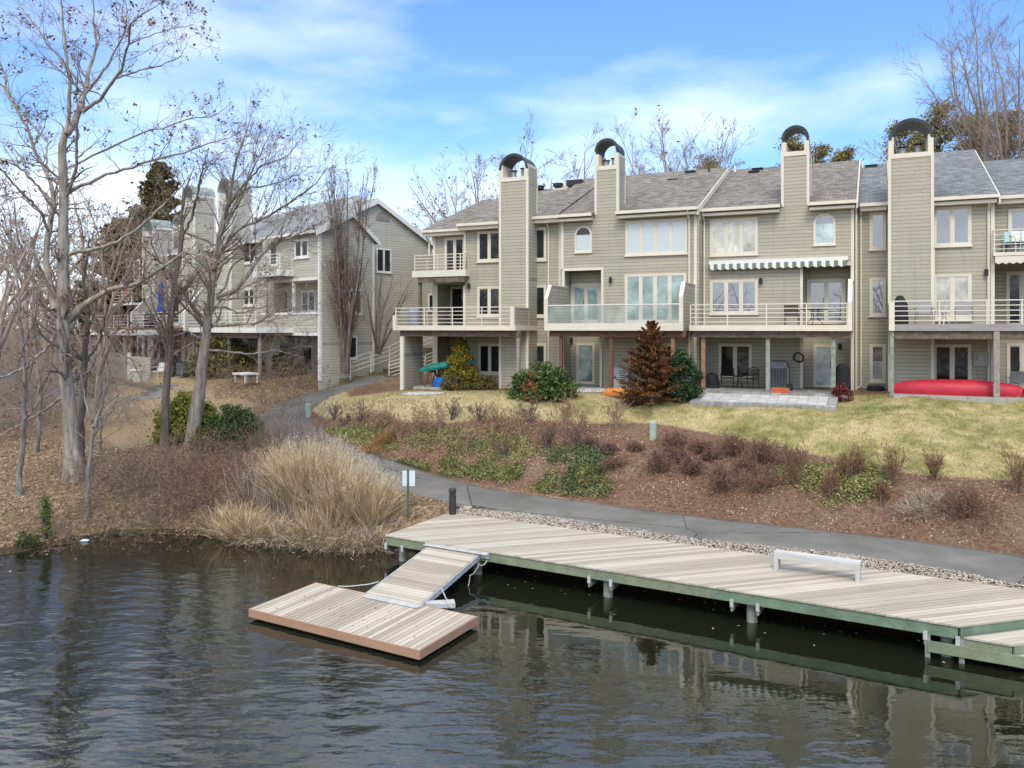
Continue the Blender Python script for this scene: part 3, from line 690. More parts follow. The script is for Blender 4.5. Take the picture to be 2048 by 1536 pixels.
beam(h, b, S(836, .4), S(930, .4), .36, 2.36, 2.65, WOODB); post(h, b, S(840, .3), .28, .06, 2.36, WOODB)
b = deck(h, S(789, 2.7), S(1027, 2.7) + .1, .0, 2.7, .10, -.14)
m = h.mb(); m.box(S(789, 2.7) + .06, sA1, .003, 2.25, 0.0, .07); h.part(m, 'floor_boards', WOODB, b)
railing(h, b, [(S(791, 2.66), -.5), (S(791, 2.66), 2.62), (S(1021, 2.66), 2.62)], .10, .98, 5, [(S(848, 2.66), 2.62), (S(904, 2.66), 2.62), (S(963, 2.66), 2.62), (S(791, 2.66), 1.2)])
m = h.mb(); m.box(S(787, 2.7), S(787, 2.7) + .18, -2.78, -2.60, -.14, .62); h.part(m, 'corner_panel', TRIM, b)
s_ = S(1024, 2.7); m = h.mb(); m.box(s_ - .01, s_ + .09, -2.6, -.93, -.14, .92); h.part(m, 'screen', SID, b); m = h.mb(); m.box(s_ - .08, s_ + .12, -2.74, -2.601, -.14, 1.0); m.box(s_ - .03, s_ + .12, -2.6, -.93, .921, .98); m.box(s_ + .0, s_ + .115, -2.6, -.93, -.16, .10); h.part(m, 'screen_cap', TRIM, b)
beam(h, b, S(799, 2.5), S(1037, 2.5), 2.35, -.44, -.15, WOODB)
sp = S(801, 2.6); m = h.mb(); m.box(sp, sp + .12, -2.55, -.6, HG - .9, -.45); p_ = h.part(m, 'pillar', SID, b); m = h.mb(); m.box(sp - .03, sp + .16, -2.6, -2.44, HG - .9, -.452); h.part(m, 'pillar_trim', TRIM, b)
post(h, b, S(896, 2.4), 1.2, HG - .3, -.15, POSTW, .16); post(h, b, S(1037, 2.3), 2.3, HG - .3, -.15, POSTW, .15)
# ---- second townhouse: glass railing
h = H2 = House(MAIN, MAIN.S(1250, 0), 'second townhouse from the left in the near row, with the glass balcony railing', group='townhouses of the near row')
S = h.S; m = h.mb(); d = 0; dr = -1.0
Hr = h.H(1165, 541, 0)
wall_prism(m, S(1122, 0), S(1207, 0), [(dr, HG - .6), (dr, Hr), (0, Hr), (0, 5.4)], (-8.2, 8.66), BK)
wall_prism(m, S(1207, 0), S(1392, 0), [(0, HG - .6), (0, 5.4)], (-8.2, 8.66), BK)
m.box(S(1122, 0), S(1122, 0) + .14, .001, 1.0, HG - .6, Hr - .001)
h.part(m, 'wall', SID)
ca, cb = S(1190, .0), S(1237, .0)
roof(h, S(1122, 0), S(1392, 0) + .12, .45, 5.3, RID, BK, ROOFB, rake=(False, True), cut=(ca, cb, -1.15))
m = h.mb(); m.box(S(1392, 0) + .001, S(1392, 0) + .02, .5, 8, 5.0, 5.3)
gutter(h, S(1122, 0), ca - .02, .45, 5.45); gutter(h, cb + .0, S(1392, .45) + .1, .45, 5.45)
chimney(h, 1190, 1237, .0, 5.41, 7.78, 8.4, 9.1, 1.15, trimfrom=5.45)
board(h, S(1123, 0) + .05, 0, Hr + .1, 5.3, .15); board(h, S(1391, 0), 0, HG, 5.2, .13)
m = h.mb(); m.box(S(1126, 0), S(1207, 0), -.04, .02, Hr, Hr + .13); h.part(m, 'lintel_board', TRIM)
board(h, S(1205, 0), 0, .06, Hr, .12); board(h, S(1127, 0), 0, .06, Hr, .12); board(h, S(1202, 0), 0, HG, -.2, .12)
winp(h, 1251, 440, 1375, 509, 0, 4, G_BLIND); winp(h, 1250, 548, 1373, 645, 0, 4, G_TEAL); winp(h, 1302, 687, 1348, 750, 0, 2, G_DARK)
archwin(h, 1150, 452, 1184, 504, 0, G_BLIND, G_DARK)
winp(h, 1142, 567, 1203, 647, dr, 2, G_TEAL, kind='door', sill=False, casing=.14); winp(h, 1153, 687, 1190, 768, dr, 1, G_TEAL, kind='door', sill=False)
downspout(h, S(1379, 0), 0, 5.4, HG, .45); lamp(h, S(1139, dr) + .02, dr, h.H(1139, 566, dr)); lamp(h, S(1222, 0), 0, h.H(1222, 560, 0)); lamp(h, S(1144, dr), dr, h.H(1144, 680, dr))
meter(h, S(1362, 0), 0, h.H(1362, 714, 0))
b = deck(h, S(1089, 2.7), S(1362, 2.7), .0, 2.7, .19, -.14); b['label'] = 'balcony with glass railing'
screen(h, b, S(1092, 2.7), 0.0, 2.7, -.14, 1.34, 1.95, .5); screen(h, b, S(1362, 2.7), 0.0, 2.7, -.14, 1.34, 1.95, .5)
m = h.mb(); m.bar((S(1094, 2.66), -2.66, 1.02), (S(1359, 2.66), -2.66, 1.02), .06, .045); h.part(m, 'railing', TRIMW, b)
sg = np.linspace(S(1096, 2.66), S(1358, 2.66), 4)
for a, c in zip(sg[:-1], sg[1:]): m = h.mb(); m.box(a + .01, c - .01, -2.67, -2.658, .19, .995); h.part(m, 'glass_panel', G_RAIL, b)
beam(h, b, S(1098, 2.5), S(1371, 2.5), 2.35, -.42, -.15, WOODR)
for u, mt in ((1122, WOODR), (1223, WOODR), (1346, POSTO)): post(h, b, S(u, 2.3), 2.3, HG - .4, -.16, mt, .15)
# ---- third townhouse: striped awning
h = H3 = House(MAIN, MAIN.S(1550, -.9), 'third townhouse from the left in the near row, with a striped awning over its balcony', d=-.9, group='townhouses of the near row')
S = h.S; m = h.mb(); d = -.9; dr = -1.9; Hr = h.H(1655, 531, d)
s0, s1, sm = S(1392, 0) + .14, S(1708, d), S(1603, d)
wall_prism(m, s0, sm, [(d, HG - .6), (d, 5.4)], (-9.1, 8.66), BK); wall_prism(m, sm, s1, [(dr, HG - .6), (dr, Hr), (d, Hr), (d, 5.4)], (-9.1, 8.66), BK)
m.box(s1 - .14, s1, .901, 1.9, HG - .6, Hr - .001)
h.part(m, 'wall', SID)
m = h.mb(); m.box(S(1392, 0) + .001, S(1392, 0) + .139, .02, .9, HG - .6, 5.3); m.prism([(.02, 5.3), (.02, 5.45), (8.2, 8.7), (8.2, 8.2), (.9, 5.3)], 0, S(1392, 0) + .001, S(1392, 0) + .10); h.part(m, 'party_wall', SID)
ca, cb = S(1563, d), S(1618, d)
roof(h, s0 - .02, s1 + .1, d + .45, 5.3, (-9.1, 8.72), BK, ROOFB, cut=(ca, cb, d - 1.15), rake=(False, True))
gutter(h, s0, ca - .02, d + .45, 5.45); gutter(h, cb, s1 + .1, d + .45, 5.45)
chimney(h, 1563, 1618, d, 5.41, 7.88, 8.36, 9.05, 1.15, trimfrom=5.45, flues=False)
board(h, sm, d, .05, Hr, .12); board(h, sm, d, HG, -.2, .13); board(h, s1 - .06, d, HG, 5.3, .13)
m = h.mb(); m.box(sm, s1, .9 - .04, .92, Hr - .02, Hr + .14); h.part(m, 'lintel_board', TRIM)
winp(h, 1420, 437, 1516, 510, d, 3, G_CREAM); winp(h, 1420, 560, 1516, 628, d, 3, G_SKY); winp(h, 1437, 687, 1504, 758, d, 2, G_DARK)  # top window: pale pane colour stands in for reflected cloud
archwin(h, 1627, 427, 1671, 489, d, G_LACE, G_SKY)
winp(h, 1614, 558, 1691, 648, dr, 2, G_SKY, kind='door', sill=False, casing=.12); winp(h, 1627, 690, 1668, 776, dr, 1, G_LACE, kind='door', sill=False)
downspout(h, S(1409, d), d, 5.4, HG, .45); downspout(h, s1 + .08, d - .3, 5.4, HG, .3)
lamp(h, S(1522, d), d, h.H(1522, 562, d)); lamp(h, S(1680, dr), dr, h.H(1680, 693, dr)); meter(h, S(1418, d), d, h.H(1418, 714, d))
m = h.mb(); sa, sb = S(1418, d + .3), S(1696, d + .3); Hw = h.H(1550, 522, d + .3)
m.box(sa, sb, .9 - .32, .9 - .02, Hw - .06, Hw + .10); aw = h.part(m, 'awning', TRIMW); aw['label'] = 'rolled up green and white striped awning'
AWG = simple('awning_green', (.17, .22, .15), .8, .15, 4); nst = 34
m = h.mb(); w = (sb - sa - .1) / nst; K_ = nst * 5
for i in range(K_ + 1):
    x = sa + .05 + w * i / 5; zb = Hw - .27 - .07 * abs(math.sin(math.pi * i / 10))
    m.v += [(x, .56, Hw - .061), (x, .56, zb), (x, .575, zb), (x, .575, Hw - .061)]
    if i < K_: k_ = i * 4; m.f += [(k_ + j, k_ + (j + 1) % 4, k_ + 4 + (j + 1) % 4, k_ + 4 + j) for j in range(4)]
vl = h.part(m, 'valance', TRIMW, aw); vl.data.materials.append(AWG)
for i, p_ in enumerate(vl.data.polygons): p_.material_index = (i // 20) % 2
b = deck(h, S(1372, 2.4) + .12, S(1700, 2.3), d, 2.3, .10, -.14)
railing(h, b, [(S(1381, 2.26), 2.24), (S(1694, 2.26), 2.24)], .10, .98, 5, [(S(1455, 2.26), 2.24), (S(1533, 2.26), 2.24), (S(1613, 2.26), 2.24)])
screen(h, b, S(1700, 2.3), -1.9, 2.3, -.14, 1.05, 1.95, .9)
beam(h, b, S(1388, 2.1), S(1702, 2.1), 2.0, -.42, -.15, WOODB)
for u, mt in ((1407, POSTO), (1536, POSTG), (1667, POSTG)): post(h, b, S(u, 1.9), 1.9, HG - .4, -.16, mt, .16)
# ---- fourth townhouse: grey roof
h = H4 = House(MAIN, MAIN.S(1870, -1), 'rightmost townhouse, under a grey shingle roof, with a wide wood edged balcony', d=-1, group='townhouses of the near row')
S = h.S; m = h.mb(); dn, dw, db = -1.8, -1.0, -1.9
sn0, sw0, sb0, se = S(1708, -.9) + .02, S(1778, dn), S(1988, dw), S(2048, db) + 4.5
Hb = h.H(2020, 530, db)
wall_prism(m, sn0, sw0, [(dn, HG - .6), (dn, 5.3)], (-9.2, 8.4), BK); wall_prism(m, sw0, sb0, [(dw, HG - .6), (dw, 5.3)], (-9.2, 8.75), BK)
wall_prism(m, sb0, se, [(-3.0, HG - .6), (-3.0, Hb), (db, Hb), (db, 5.3)], (-9.6, 8.2), BK)
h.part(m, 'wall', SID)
roof(h, sn0, sw0 + .5, dn + .4, 5.3, (-9.2, 8.45), BK, ROOFG); roof(h, sw0 + .5, sb0 + .12, dw + .45, 5.22, (-9.2, 8.82), BK, ROOFG, rake=(False, True)); roof(h, sb0 + .12, se + .3, db + .4, 5.3, (-9.6, 8.25), BK, ROOFG)
gutter(h, sn0 + .2, S(1777, -.4), dn + .4, 5.4); gutter(h, S(1866, -.4) - .1, sb0 + .1, dw + .45, 5.35); gutter(h, sb0 + .15, se, db + .4, 5.4)
chimney(h, 1777, 1867, -.4, HG - .6, 7.3, 8.05, 8.75, 1.7)
board(h, sb0 - .05, dw, HG, 5.2, .14); board(h, S(1866, dw) + .02, dw, HG, 5.2, .1)
for v0, v1 in ((424, 499), (556, 632), (688, 764)): winp(h, 1739, v0, 1772, v1, dn, 1, G_SKY)
winp(h, 1866, 413, 1943, 492, dw, 2, G_SKY); winp(h, 1866, 549, 1943, 640, dw, 2, G_CREAM); winp(h, 1866, 688, 1943, 772, dw, 2, G_DARK)
winp(h, 2016, 417, 2090, 500, db, 2, G_SKY); winp(h, 2012, 543, 2075, 652, -3.0, 2, G_DARK, kind='door', sill=False); winp(h, 2013, 687, 2075, 780, -3.0, 2, G_DARK, kind='door', sill=False)
downspout(h, S(1712, dn) + .2, dn, 5.35, HG + .1, .4, kick=-.35); downspout(h, sb0 - .2, dw, 5.3, HG, .4); meter(h, S(1962, dw), dw, h.H(1962, 718, dw), .55, .6); lamp(h, S(1972, dw), dw, h.H(1972, 545, dw))
b = deck(h, S(1777, 2.0), se, dw, 2.0, .13, -.13, GREYW); b['label'] = 'wide balcony with a weathered wood edge'
railing(h, b, [(S(1788, 1.96), 1.94), (se, 1.94)], .13, 1.04, 5, [(S(u, 1.96), 1.94) for u in (1879, 1974, 2044)])
m = h.mb(); s_ = S(1778, 2.05); m.box(s_, s_ + .2, -2.06, -1.9, -.13, 1.02); h.part(m, 'corner_panel', TRIM, b)
m = h.mb(); m.box(s_ + .02, s_ + .12, -1.899, .4, -.13, .98); h.part(m, 'screen', SID, b)
beam(h, b, S(1785, 1.8), se, 1.8, -.45, -.14, WOODB); post(h, b, S(1784, 1.9), 1.88, HG - .4, -.14, POSTG, .13); post(h, b, S(1993, 1.9), 1.88, HG - .4, -.14, POSTW, .2)
b = deck(h, S(1987, -.7), se, db, -.7, h.H(2020, 504, -.7), h.H(2020, 511, -.7)); b['label'] = 'small upper balcony'
Hf = h.H(2020, 504, -.7); railing(h, b, [(S(1989, -.7), -1.85), (S(1989, -.7), -.74), (se, -.74)], Hf, Hf + .92, 5, [(S(2060, -.7), -.74)])
m = h.mb(); sa = S(1990, -.68); nst = 16
m.box(sa, se, .62, .66, Hf - .42, Hf - .17)
for i in range(nst): m.prism([(sa + .25 * i, Hf - .42), (sa + .25 * i + .125, Hf - .49), (sa + .25 * i + .25, Hf - .42)], 1, .621, .659)
h.part(m, 'valance', TRIM, b)
roofbits(H2, [(1347, 362, -6.2, 'vent'), (1393, 360, -6.2, 'vent'), (1381, 346, -7.6, 'vent'), (1418, 346, -7.4, 'pipe')])
roofbits(H1, [(1116, 370, -7.6, 'vent'), (1154, 368, -7.4, 'sky'), (1174, 416, -2.3, 'vent'), (1078, 375, -7.3, 'vent')])
roofbits(H3, [(1508, 346, -8.0, 'vent'), (1515, 340, -8.6, 'vent'), (1680, 357, -7.0, 'wpipe'), (1470, 342, -8.6, 'wpipe')])
roofbits(H4, [(1725, 336, -8.6, 'wpipe'), (1743, 334, -8.7, 'vent'), (1897, 320, -8.6, 'vent'), (1993, 334, -9.2, 'vent')])

# ---- the far row, seen past its gable end
SM, TM = SIDL, TRIMW
def W(h, *a, **k): k.setdefault('mat', TRIMW); return winp(h, *a, **k)
h = L1 = House(ROW, -2.2, 'end townhouse of the far row, its gable wall facing the path', group='townhouses of the far row')
S = h.S; m = h.mb(); sc = S(523, 0); sl = S(420, 0)
Hp0, Hp1, Hp2 = h.H(598, 668, 0), h.H(598, 626, 0), h.H(598, 562, 0)
m.prism([(1.6, HG - .6), (1.6, Hp0), (0, Hp0), (0, Hp1), (1.6, Hp1), (1.6, Hp2), (0, Hp2), (0, 5.4), (2.1, 6.5), (3.74, 5.15), (3.74, HG - .6)], 0, S(560, 0), -.15)
m.box(-.15, 0, 0, 3.74, HG - .6, 5.15); m.prism([(0, 5.15), (0, 5.4), (2.1, 6.5), (3.74, 5.15)], 0, -.15, 0)
m.prism([(1.6, HG - .6), (1.6, -.37), (.001, -.37), (.001, .8), (1.6, .8), (1.6, 2.75), (.001, 2.75), (.001, 5.4), (4.4, 7.6), (9.6, 5.3), (9.6, HG - .6)], 0, S(525, 0), S(560, 0) - .001)
m.box(S(525, 0), S(560, 0), .001, 1.6, HG - .6, -.37)
m.prism([(3.7, HG - .6), (3.7, 5.2), (1.0, 5.85), (4.4, 7.6), (8.9, 5.3), (8.9, HG - .6)], 0, S(560, 0), -.7)
m.prism([(.8, HG - .6), (.8, 5.4), (7, 8.7), (14, 5.2), (14, HG - .6)], 0, sl, S(525, 0) - .001)
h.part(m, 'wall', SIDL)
def rf(h, s0, s1, pts, t=.15, mat=ROOFL, rk=True, both=False):
    m = h.mb(); m.prism([(y, z) for y, z in pts] + [(y, z + t) for y, z in reversed(pts)], 0, s0, s1); r = h.part(m, 'roof', mat)
    for a, b in [(s1, s1 + .06)] + ([(s0 - .06, s0)] if both else []):
        if rk: m = h.mb(); m.prism([(y, z - .17) for y, z in pts] + [(y, z + t - .03) for y, z in reversed(pts)], 0, a, b); h.part(m, 'rake_board', TRIMW, r)
rf(h, S(560, 0) - .2, .18, [(-.35, 5.25), (2.1, 6.52), (4.05, 4.95)]); rf(h, S(535, 0), -.5, [(-.1, 5.4), (4.4, 7.62), (9.3, 5.1)]); rf(h, sl, S(525, 0), [(.4, 5.3), (7, 8.72), (14, 5.2)])
g_ = lambda h, a, b, y, H: (lambda m: (m.box(a, b, y - .13, y, H - .06, H + .08), h.part(m, 'gutter', TRIMW)))(h.mb())
g_(h, S(535, 0), .1, -.35, 5.3); g_(h, sl, S(525, 0), .4, 5.35)
board(h, -.05, 0, HG, 5.3, .15, TRIMW); m = h.mb(); m.box(-.02, .035, .0, .13, HG, 5.3); m.box(-.02, .035, 3.62, 3.75, HG, 4.95); h.part(m, 'corner_board', TRIMW)
W(h, 590, 479, 618, 516, 0, 2, G_DARK); W(h, 540, 478, 556, 533, 0, 1, G_DARK, kind='door', sill=False)
W(h, 538, 580, 578, 645, -1.6, 2, G_DARK, kind='door', sill=False); W(h, 604, 580, 632, 625, -1.6, 2, G_DARK)
W(h, 487, 481, 514, 527, -.8, 2, G_DARK); W(h, 488, 577, 510, 612, -.8, 2, G_DARK); W(h, 592, 690, 626, 748, -1.6, 1, G_DARK)
post(h, None, S(585, 0), -.08, Hp1, Hp2, TRIMW, .14)
for H_ in (Hp2 + .07, Hp1 - .02, Hp0 - .02): m = h.mb(); m.box(S(523, 0), -.16, -.04, .0, H_ - .07, H_ + .07); h.part(m, 'band_board', TRIMW)
b = deck(h, S(505, .9), S(560, .9), .0, .9, h.H(540, 540, .9), h.H(540, 553, .9), TRIMW); Hq = h.H(540, 540, .9)
railing(h, b, [(S(507, .9), -.7), (S(507, .9), .85), (S(558, .9), .85), (S(558, .9), 0.05)], Hq, Hq + .9, 5, [], TRIMW)
b = deck(h, S(372, 2.6), S(525, 2.0), -.8, 2.4, .0, -.3, TRIMW); railing(h, b, [(S(374, 2.4), 2.36), (S(523, 2.0), 2.36)], .0, .95, 5, [(S(u, 2.4), 2.36) for u in (410, 450, 488)], TRIMW)
beam(h, b, S(380, 2.2), S(520, 2.0), 2.1, -.6, -.31, WOODB)
for u in (392, 455, 516): post(h, b, S(u, 2.1), 2.0, HG - .5, -.32, POSTW)
W(h, 478, 690, 500, 745, -.8, 2, G_DARK)
chimney(h, 436, 461, .2, HG - .6, 8.1, 8.75, 9.6, 1.5, cop=VERDI, mat=SIDL, trimm=TRIMW, flues=False)
# side-wall windows and the gable vent, facing +x of the row frame
def sidewin(h, x, y0, y1, H1_, H0, n, g):
    m = h.mb(); c = .09
    m.box(x - .02, x + .05, y0, y0 + c, H0, H1_); m.box(x - .02, x + .05, y1 - c, y1, H0, H1_); m.box(x - .02, x + .053, y0 + c, y1 - c, H1_ - c, H1_); m.box(x - .02, x + .053, y0 + c, y1 - c, H0, H0 + c); m.box(x - .02, x + .09, y0 - .03, y1 + .03, H0 - .06, H0 - .001)
    for i in range(1, n): q = y0 + (y1 - y0) * i / n; m.box(x - .02, x + .045, q - .06, q + .06, H0 + c, H1_ - c)
    f = h.part(m, 'window', TRIMW); m = h.mb(); m.box(x - .01, x + .016, y0 + c, y1 - c, H0 + c, H1_ - c); h.part(m, 'pane', g, f)
def ty(u, x):   # distance along the side wall x = const for a pixel column
    k = (u - U0) / F; P = ROW.o + ROW.e * x; return (k * P[1] - P[0]) / (ROW.i[0] - k * ROW.i[1])
def sH(u, v, x): t_ = ty(u, x); return (V0 - v) / F * (ROW.o[1] + ROW.e[1] * x + ROW.i[1] * t_)
for u0, v0, u1, v1, x, n in ((752, 497, 782, 545, -.7, 2), (694, 672, 714, 718, 0, 1), (697, 580, 723, 628, 0, 2), (856, 588, 875, 622, -.7, 1), (680, 660, 690, 718, 0, 1)):
    um = (u0 + u1) / 2; sidewin(h, x, ty(u0, x), ty(u1, x), sH(um, v0, x), sH(um, v1, x), n, G_DARK)
yv, Hv = ty(765, -.7), sH(765, 441, -.7); m = h.mb(); n = 12
pl = [(yv + .52 * math.cos(math.pi * i / n), Hv + .52 * math.sin(math.pi * i / n)) for i in range(n + 1)]
m.prism(pl, 0, -.72, -.655); h.part(m, 'gable_vent', simple('louvre', (.28, .24, .21), .8, .3, 9))
for y_ in (ty(629, 0),): pass
h = L2 = House(ROW, S(370, 0), 'middle townhouse of the far row, a blue parasol on its balcony', group='townhouses of the far row')
S = h.S; m = h.mb(); s0, s1 = S(327, 0), S(420, 0) - .02
m.prism([(.3, HG - .6), (.3, 5.2), (6.5, 8.3), (14, 5.1), (14, HG - .6)], 0, s0, s1); h.part(m, 'wall', SIDL)
rf(h, s0, s1, [(-.05, 5.2), (6.5, 8.32), (14, 5.1)]); g_(h, s0, s1, -.05, 5.2)
chimney(h, 365, 388, .9, HG - .6, 8.2, 8.8, 9.5, 1.5, cop=VERDI, mat=SIDL, trimm=TRIMW, flues=False); chimney(h, 346, 362, -2.6, 5, 7.6, 8.1, 8.7, 1.3, cop=VERDI, mat=SIDL, trimm=TRIMW, flues=False)
W(h, 400, 500, 412, 541, -.3, 1, G_DARK); W(h, 344, 506, 355, 541, -.3, 1, G_DARK); W(h, 338, 590, 360, 650, -.3, 1, G_DARK, kind='door', sill=False)
board(h, s0 + .05, -.3, HG, 5.1, .15, TRIMW)
b = deck(h, S(262, 2.6), S(365, 2.6), -.3, 2.6, -.0, -.2, WOODR); railing(h, b, [(S(262, 2.6), 2.56), (S(363, 2.6), 2.56)], .0, .98, 5, [(S(u, 2.6), 2.56) for u in (286, 312, 338)], TRIMW)
screen(h, b, S(262, 2.6), -.3, 2.6, -.2, 1.0, 2.2, 1.2, SIDL, TRIMW); screen(h, b, S(368, 2.6), -.3, 2.6, -.2, 1.0, 2.5, 1.2, SIDL, TRIMW)
beam(h, b, S(264, 2.5), S(366, 2.5), 2.3, -.5, -.21, WOODR)
for u in (268, 292, 335, 372): post(h, b, S(u, 2.2), 2.2, HG - .5, -.22, WOODR)
W(h, 345, 680, 365, 730, -.3, 1, G_DARK, kind='door', sill=False); W(h, 276, 672, 320, 735, -.3, 3, G_DARK)
h = L3 = House(ROW, S(295, 0), 'farthest townhouse of the far row, half hidden by an evergreen', group='townhouses of the far row')
m = h.mb(); s0, s1 = S(262, 0), S(327, 0) - .02
m.prism([(1.2, HG - .6), (1.2, 4.6), (7.5, 7.4), (14, 4.6), (14, HG - .6)], 0, s0, s1); h.part(m, 'wall', SIDL)
rf(h, s0, s1, [(.8, 4.55), (7.5, 7.42), (14, 4.6)]); g_(h, s0, s1, .8, 4.6)
chimney(h, 285, 307, -.2, HG - .6, 7.0, 7.5, 8.2, 1.5, cop=VERDI, mat=SIDL, trimm=TRIMW, flues=False)
W(h, 308, 516, 326, 554, -1.2, 2, G_DARK); W(h, 268, 520, 280, 560, -1.2, 1, G_DARK)
b = deck(h, S(222, 2.0), S(264, 2.0), -1, 2.0, h.H(240, 606, 2), h.H(240, 611, 2), TRIMW); Hq = h.H(240, 606, 2); railing(h, b, [(S(224, 2), 1.95), (S(262, 2), 1.95)], Hq, Hq + 1, 5, [(S(243, 2), 1.95)], TRIMW)
b = deck(h, S(178, 4.5), S(255, 4.5), -1, 4.5, -.15, -.5, TRIMW); railing(h, b, [(S(180, 4.5), 4.45), (S(254, 4.5), 4.45)], -.15, .8, 5, [(S(u, 4.5), 4.45) for u in (200, 226)], TRIMW)
for u in (182, 215, 250): post(h, b, S(u, 4.3), 4.3, HG - .8, -.5, POSTW)
# ------------------------------------------------------------------ wharf, float and what stands on them
GREENW = simple('treated_green', (.215, .245, .16), .85, .3, 3, bmp=.4); GREENB = simple('treated_bluegreen', (.16, .225, .155), .85, .3, 3, bmp=.4)
WHB = planks('wharf_boards', (.385, .335, .265), (.57, .51, .425), math.radians(16), 18)
FLB = planks('float_boards', (.37, .315, .245), (.57, .505, .415), math.radians(60.4), 18); GWB = planks('gangway_boards', (.36, .305, .235), (.56, .50, .41), math.radians(-29), 18)
TERR = simple('composite_brown', (.40, .235, .155), .6, .12, 2); ALU = simple('aluminium', (.50, .50, .49), .6, .2, 5, metal=.1)
BENCHM = planks('bench_wood', (.40, .385, .37), (.60, .58, .56), math.radians(-29), 20)
WH = Fr((-3.73, 23.5), -math.atan(.555)); HW = -6.1
def clip(poly, a, b, c):
    """keep a x + b y <= c"""
    out = []
    for i in range(len(poly)):
        p, q = poly[i], poly[(i + 1) % len(poly)]; fp, fq = a * p[0] + b * p[1] - c, a * q[0] + b * q[1] - c
        if fp <= 0: out.append(p)
        if fp * fq < 0: t = fp / (fp - fq); out.append((p[0] + (q[0] - p[0]) * t, p[1] + (q[1] - p[1]) * t))
    return out
def boards(m, poly, ang, w, gap, H0, H1, r):
    c, s = math.cos(ang), math.sin(ang); ds = [-p[0] * s + p[1] * c for p in poly]; a = min(ds)
    while a < max(ds):
        q = clip(clip(poly, s, -c, -a), -s, c, a + w - gap)
        if len(q) > 2: z = r.uniform(-.003, .003); m.prism(q, 2, H0 + z, H1 + z)
        a += w
r_ = random.Random(5)
wharf = empty('wharf', (7, 1.7, HW - .3), WH, 'long weathered timber wharf with diagonal boards and a green edge beam', 'wharf')
PW = [(0, 0), (14.74, 0), (18.1, 3.36), (.07, 3.36)]
m = MB(WH); boards(m, PW, math.radians(45), .142, .018, HW - .038, HW, r_); m.build('deck_boards', WHB, wharf)
m = MB(WH); m.box(.02, 9.6, .03, .075, HW - .285, HW - .042); m.build('edge_beam', GREENW, wharf); m = MB(WH); m.box(9.603, 14.70, .03, .075, HW - .285, HW - .042); m.bar((14.74, .06, HW - .163), (18.1, 3.42, HW - .163), .045, .243); m.build('edge_beam', GREENB, wharf)
m = MB(WH); m.box(.03, .075, .08, 3.3, HW - .285, HW - .042); m.build('edge_beam', GREENW, wharf)
for y in (.6, 1.2, 1.8, 2.4, 3.0): m = MB(WH); m.box(.08, 14.5 + y * .9, y, y + .045, HW - .25, HW - .045); m.build('joist', GREENW, wharf)
for x in (.42, 3.0, 6.9, 10.5, 14.5):
    for y in (.32, 2.6):
        m = MB(WH); m.tube([(x, y, HW - 2.2), (x, y, HW - .3)], .125, 12); m.build('pile', POSTG, wharf, smooth=True)
    for dx in (-.42, .17):
        m = MB(WH); m.box(x + dx, x + dx + .05, -.0, 3.3, HW - .50, HW - .288); b_ = m.build('cross_beam', GREENW, wharf)
        m = MB(WH); m.box(x + dx - .015, x + dx + .065, -.012, .02, HW - .40, HW - .22); m.build('bracket', ALU, b_)
# two lower steps at the end
for k in range(3):
    a = .86 * k; H = HW - .21 * (k + 1); a0 = 14.80 + a
    m = MB(WH); boards(m, [(a0, .0), (a0 + .84, .0), (a0 + 4.3, 3.46), (a0 + 3.46, 3.46)], math.radians(45), .142, .009, H - .038, H, r_); st = m.build('step_boards', WHB, wharf)
    m = MB(WH); m.box(a0 + .01, a0 + .84, .03, .07, H - .24, H - .042); m.bar((a0 + .87, .05, H - .14), (a0 + 4.3, 3.48, H - .14), .045, .2); m.build('riser', GREENW, st)
m = MB(WH); m.box(14.15, 17.4, -.05, -.003, HW - .62, HW - .40); m.build('edge_beam', GREENW, wharf)
for x in (14.1, 14.72): m = MB(WH); m.box(x, x + .1, -.002, .08, HW - .85, HW - .28); m.build('post', POSTG, wharf)
# bench
bx0, bx1, by = 10.66, 12.66, 2.02
bench = empty('bench', (11.6, by + .17, HW), WH, 'backless grey timber bench standing on the wharf', 'bench')
m = MB(WH)
for k in range(4): m.box(bx0, bx1, by + k * .087, by + k * .087 + .08, HW + .40, HW + .45)
m.build('seat', BENCHM, bench); m = MB(WH); m.box(bx0 + .1, bx1 - .1, by + .0, by + .05, HW + .30, HW + .398); m.box(bx0 + .1, bx1 - .1, by + .29, by + .34, HW + .30, HW + .398); m.build('rail', BENCHM, bench)
for x in (bx0 + .005, bx1 - .105):
    m = MB(WH)
    for k in range(3): m.box(x, x + .1, by + .001 + k * .116, by + .001 + k * .116 + .108, HW, HW + .399)
    m.build('leg', BENCHM, bench)
# bollard light
q = WH.w((.28, 3.18, HW)); lt = empty('bollard_light', (q[0], q[1], HW), WF, 'black cylindrical bollard light at the back corner of the wharf', 'bollard light')
CHAR = simple('charcoal_metal', (.04, .042, .045), .5, .15, 6)
m = MB(); m.lathe([(.115, 0), (.115, .58)], (q[0], q[1], HW), 20); m.build('post', CHAR, lt, smooth=True)
m = MB(); m.lathe([(.10, .581), (.10, .60), (.105, .602), (.105, .64), (.10, .642), (.10, .66), (.105, .662), (.105, .70), (.10, .702), (.10, .72)], (q[0], q[1], HW), 20); m.build('louvre', CHAR, lt)
m = MB(); m.lathe([(.12, .721), (.12, .83), (.11, .845)], (q[0], q[1], HW), 20); m.build('cap', CHAR, lt, smooth=True)
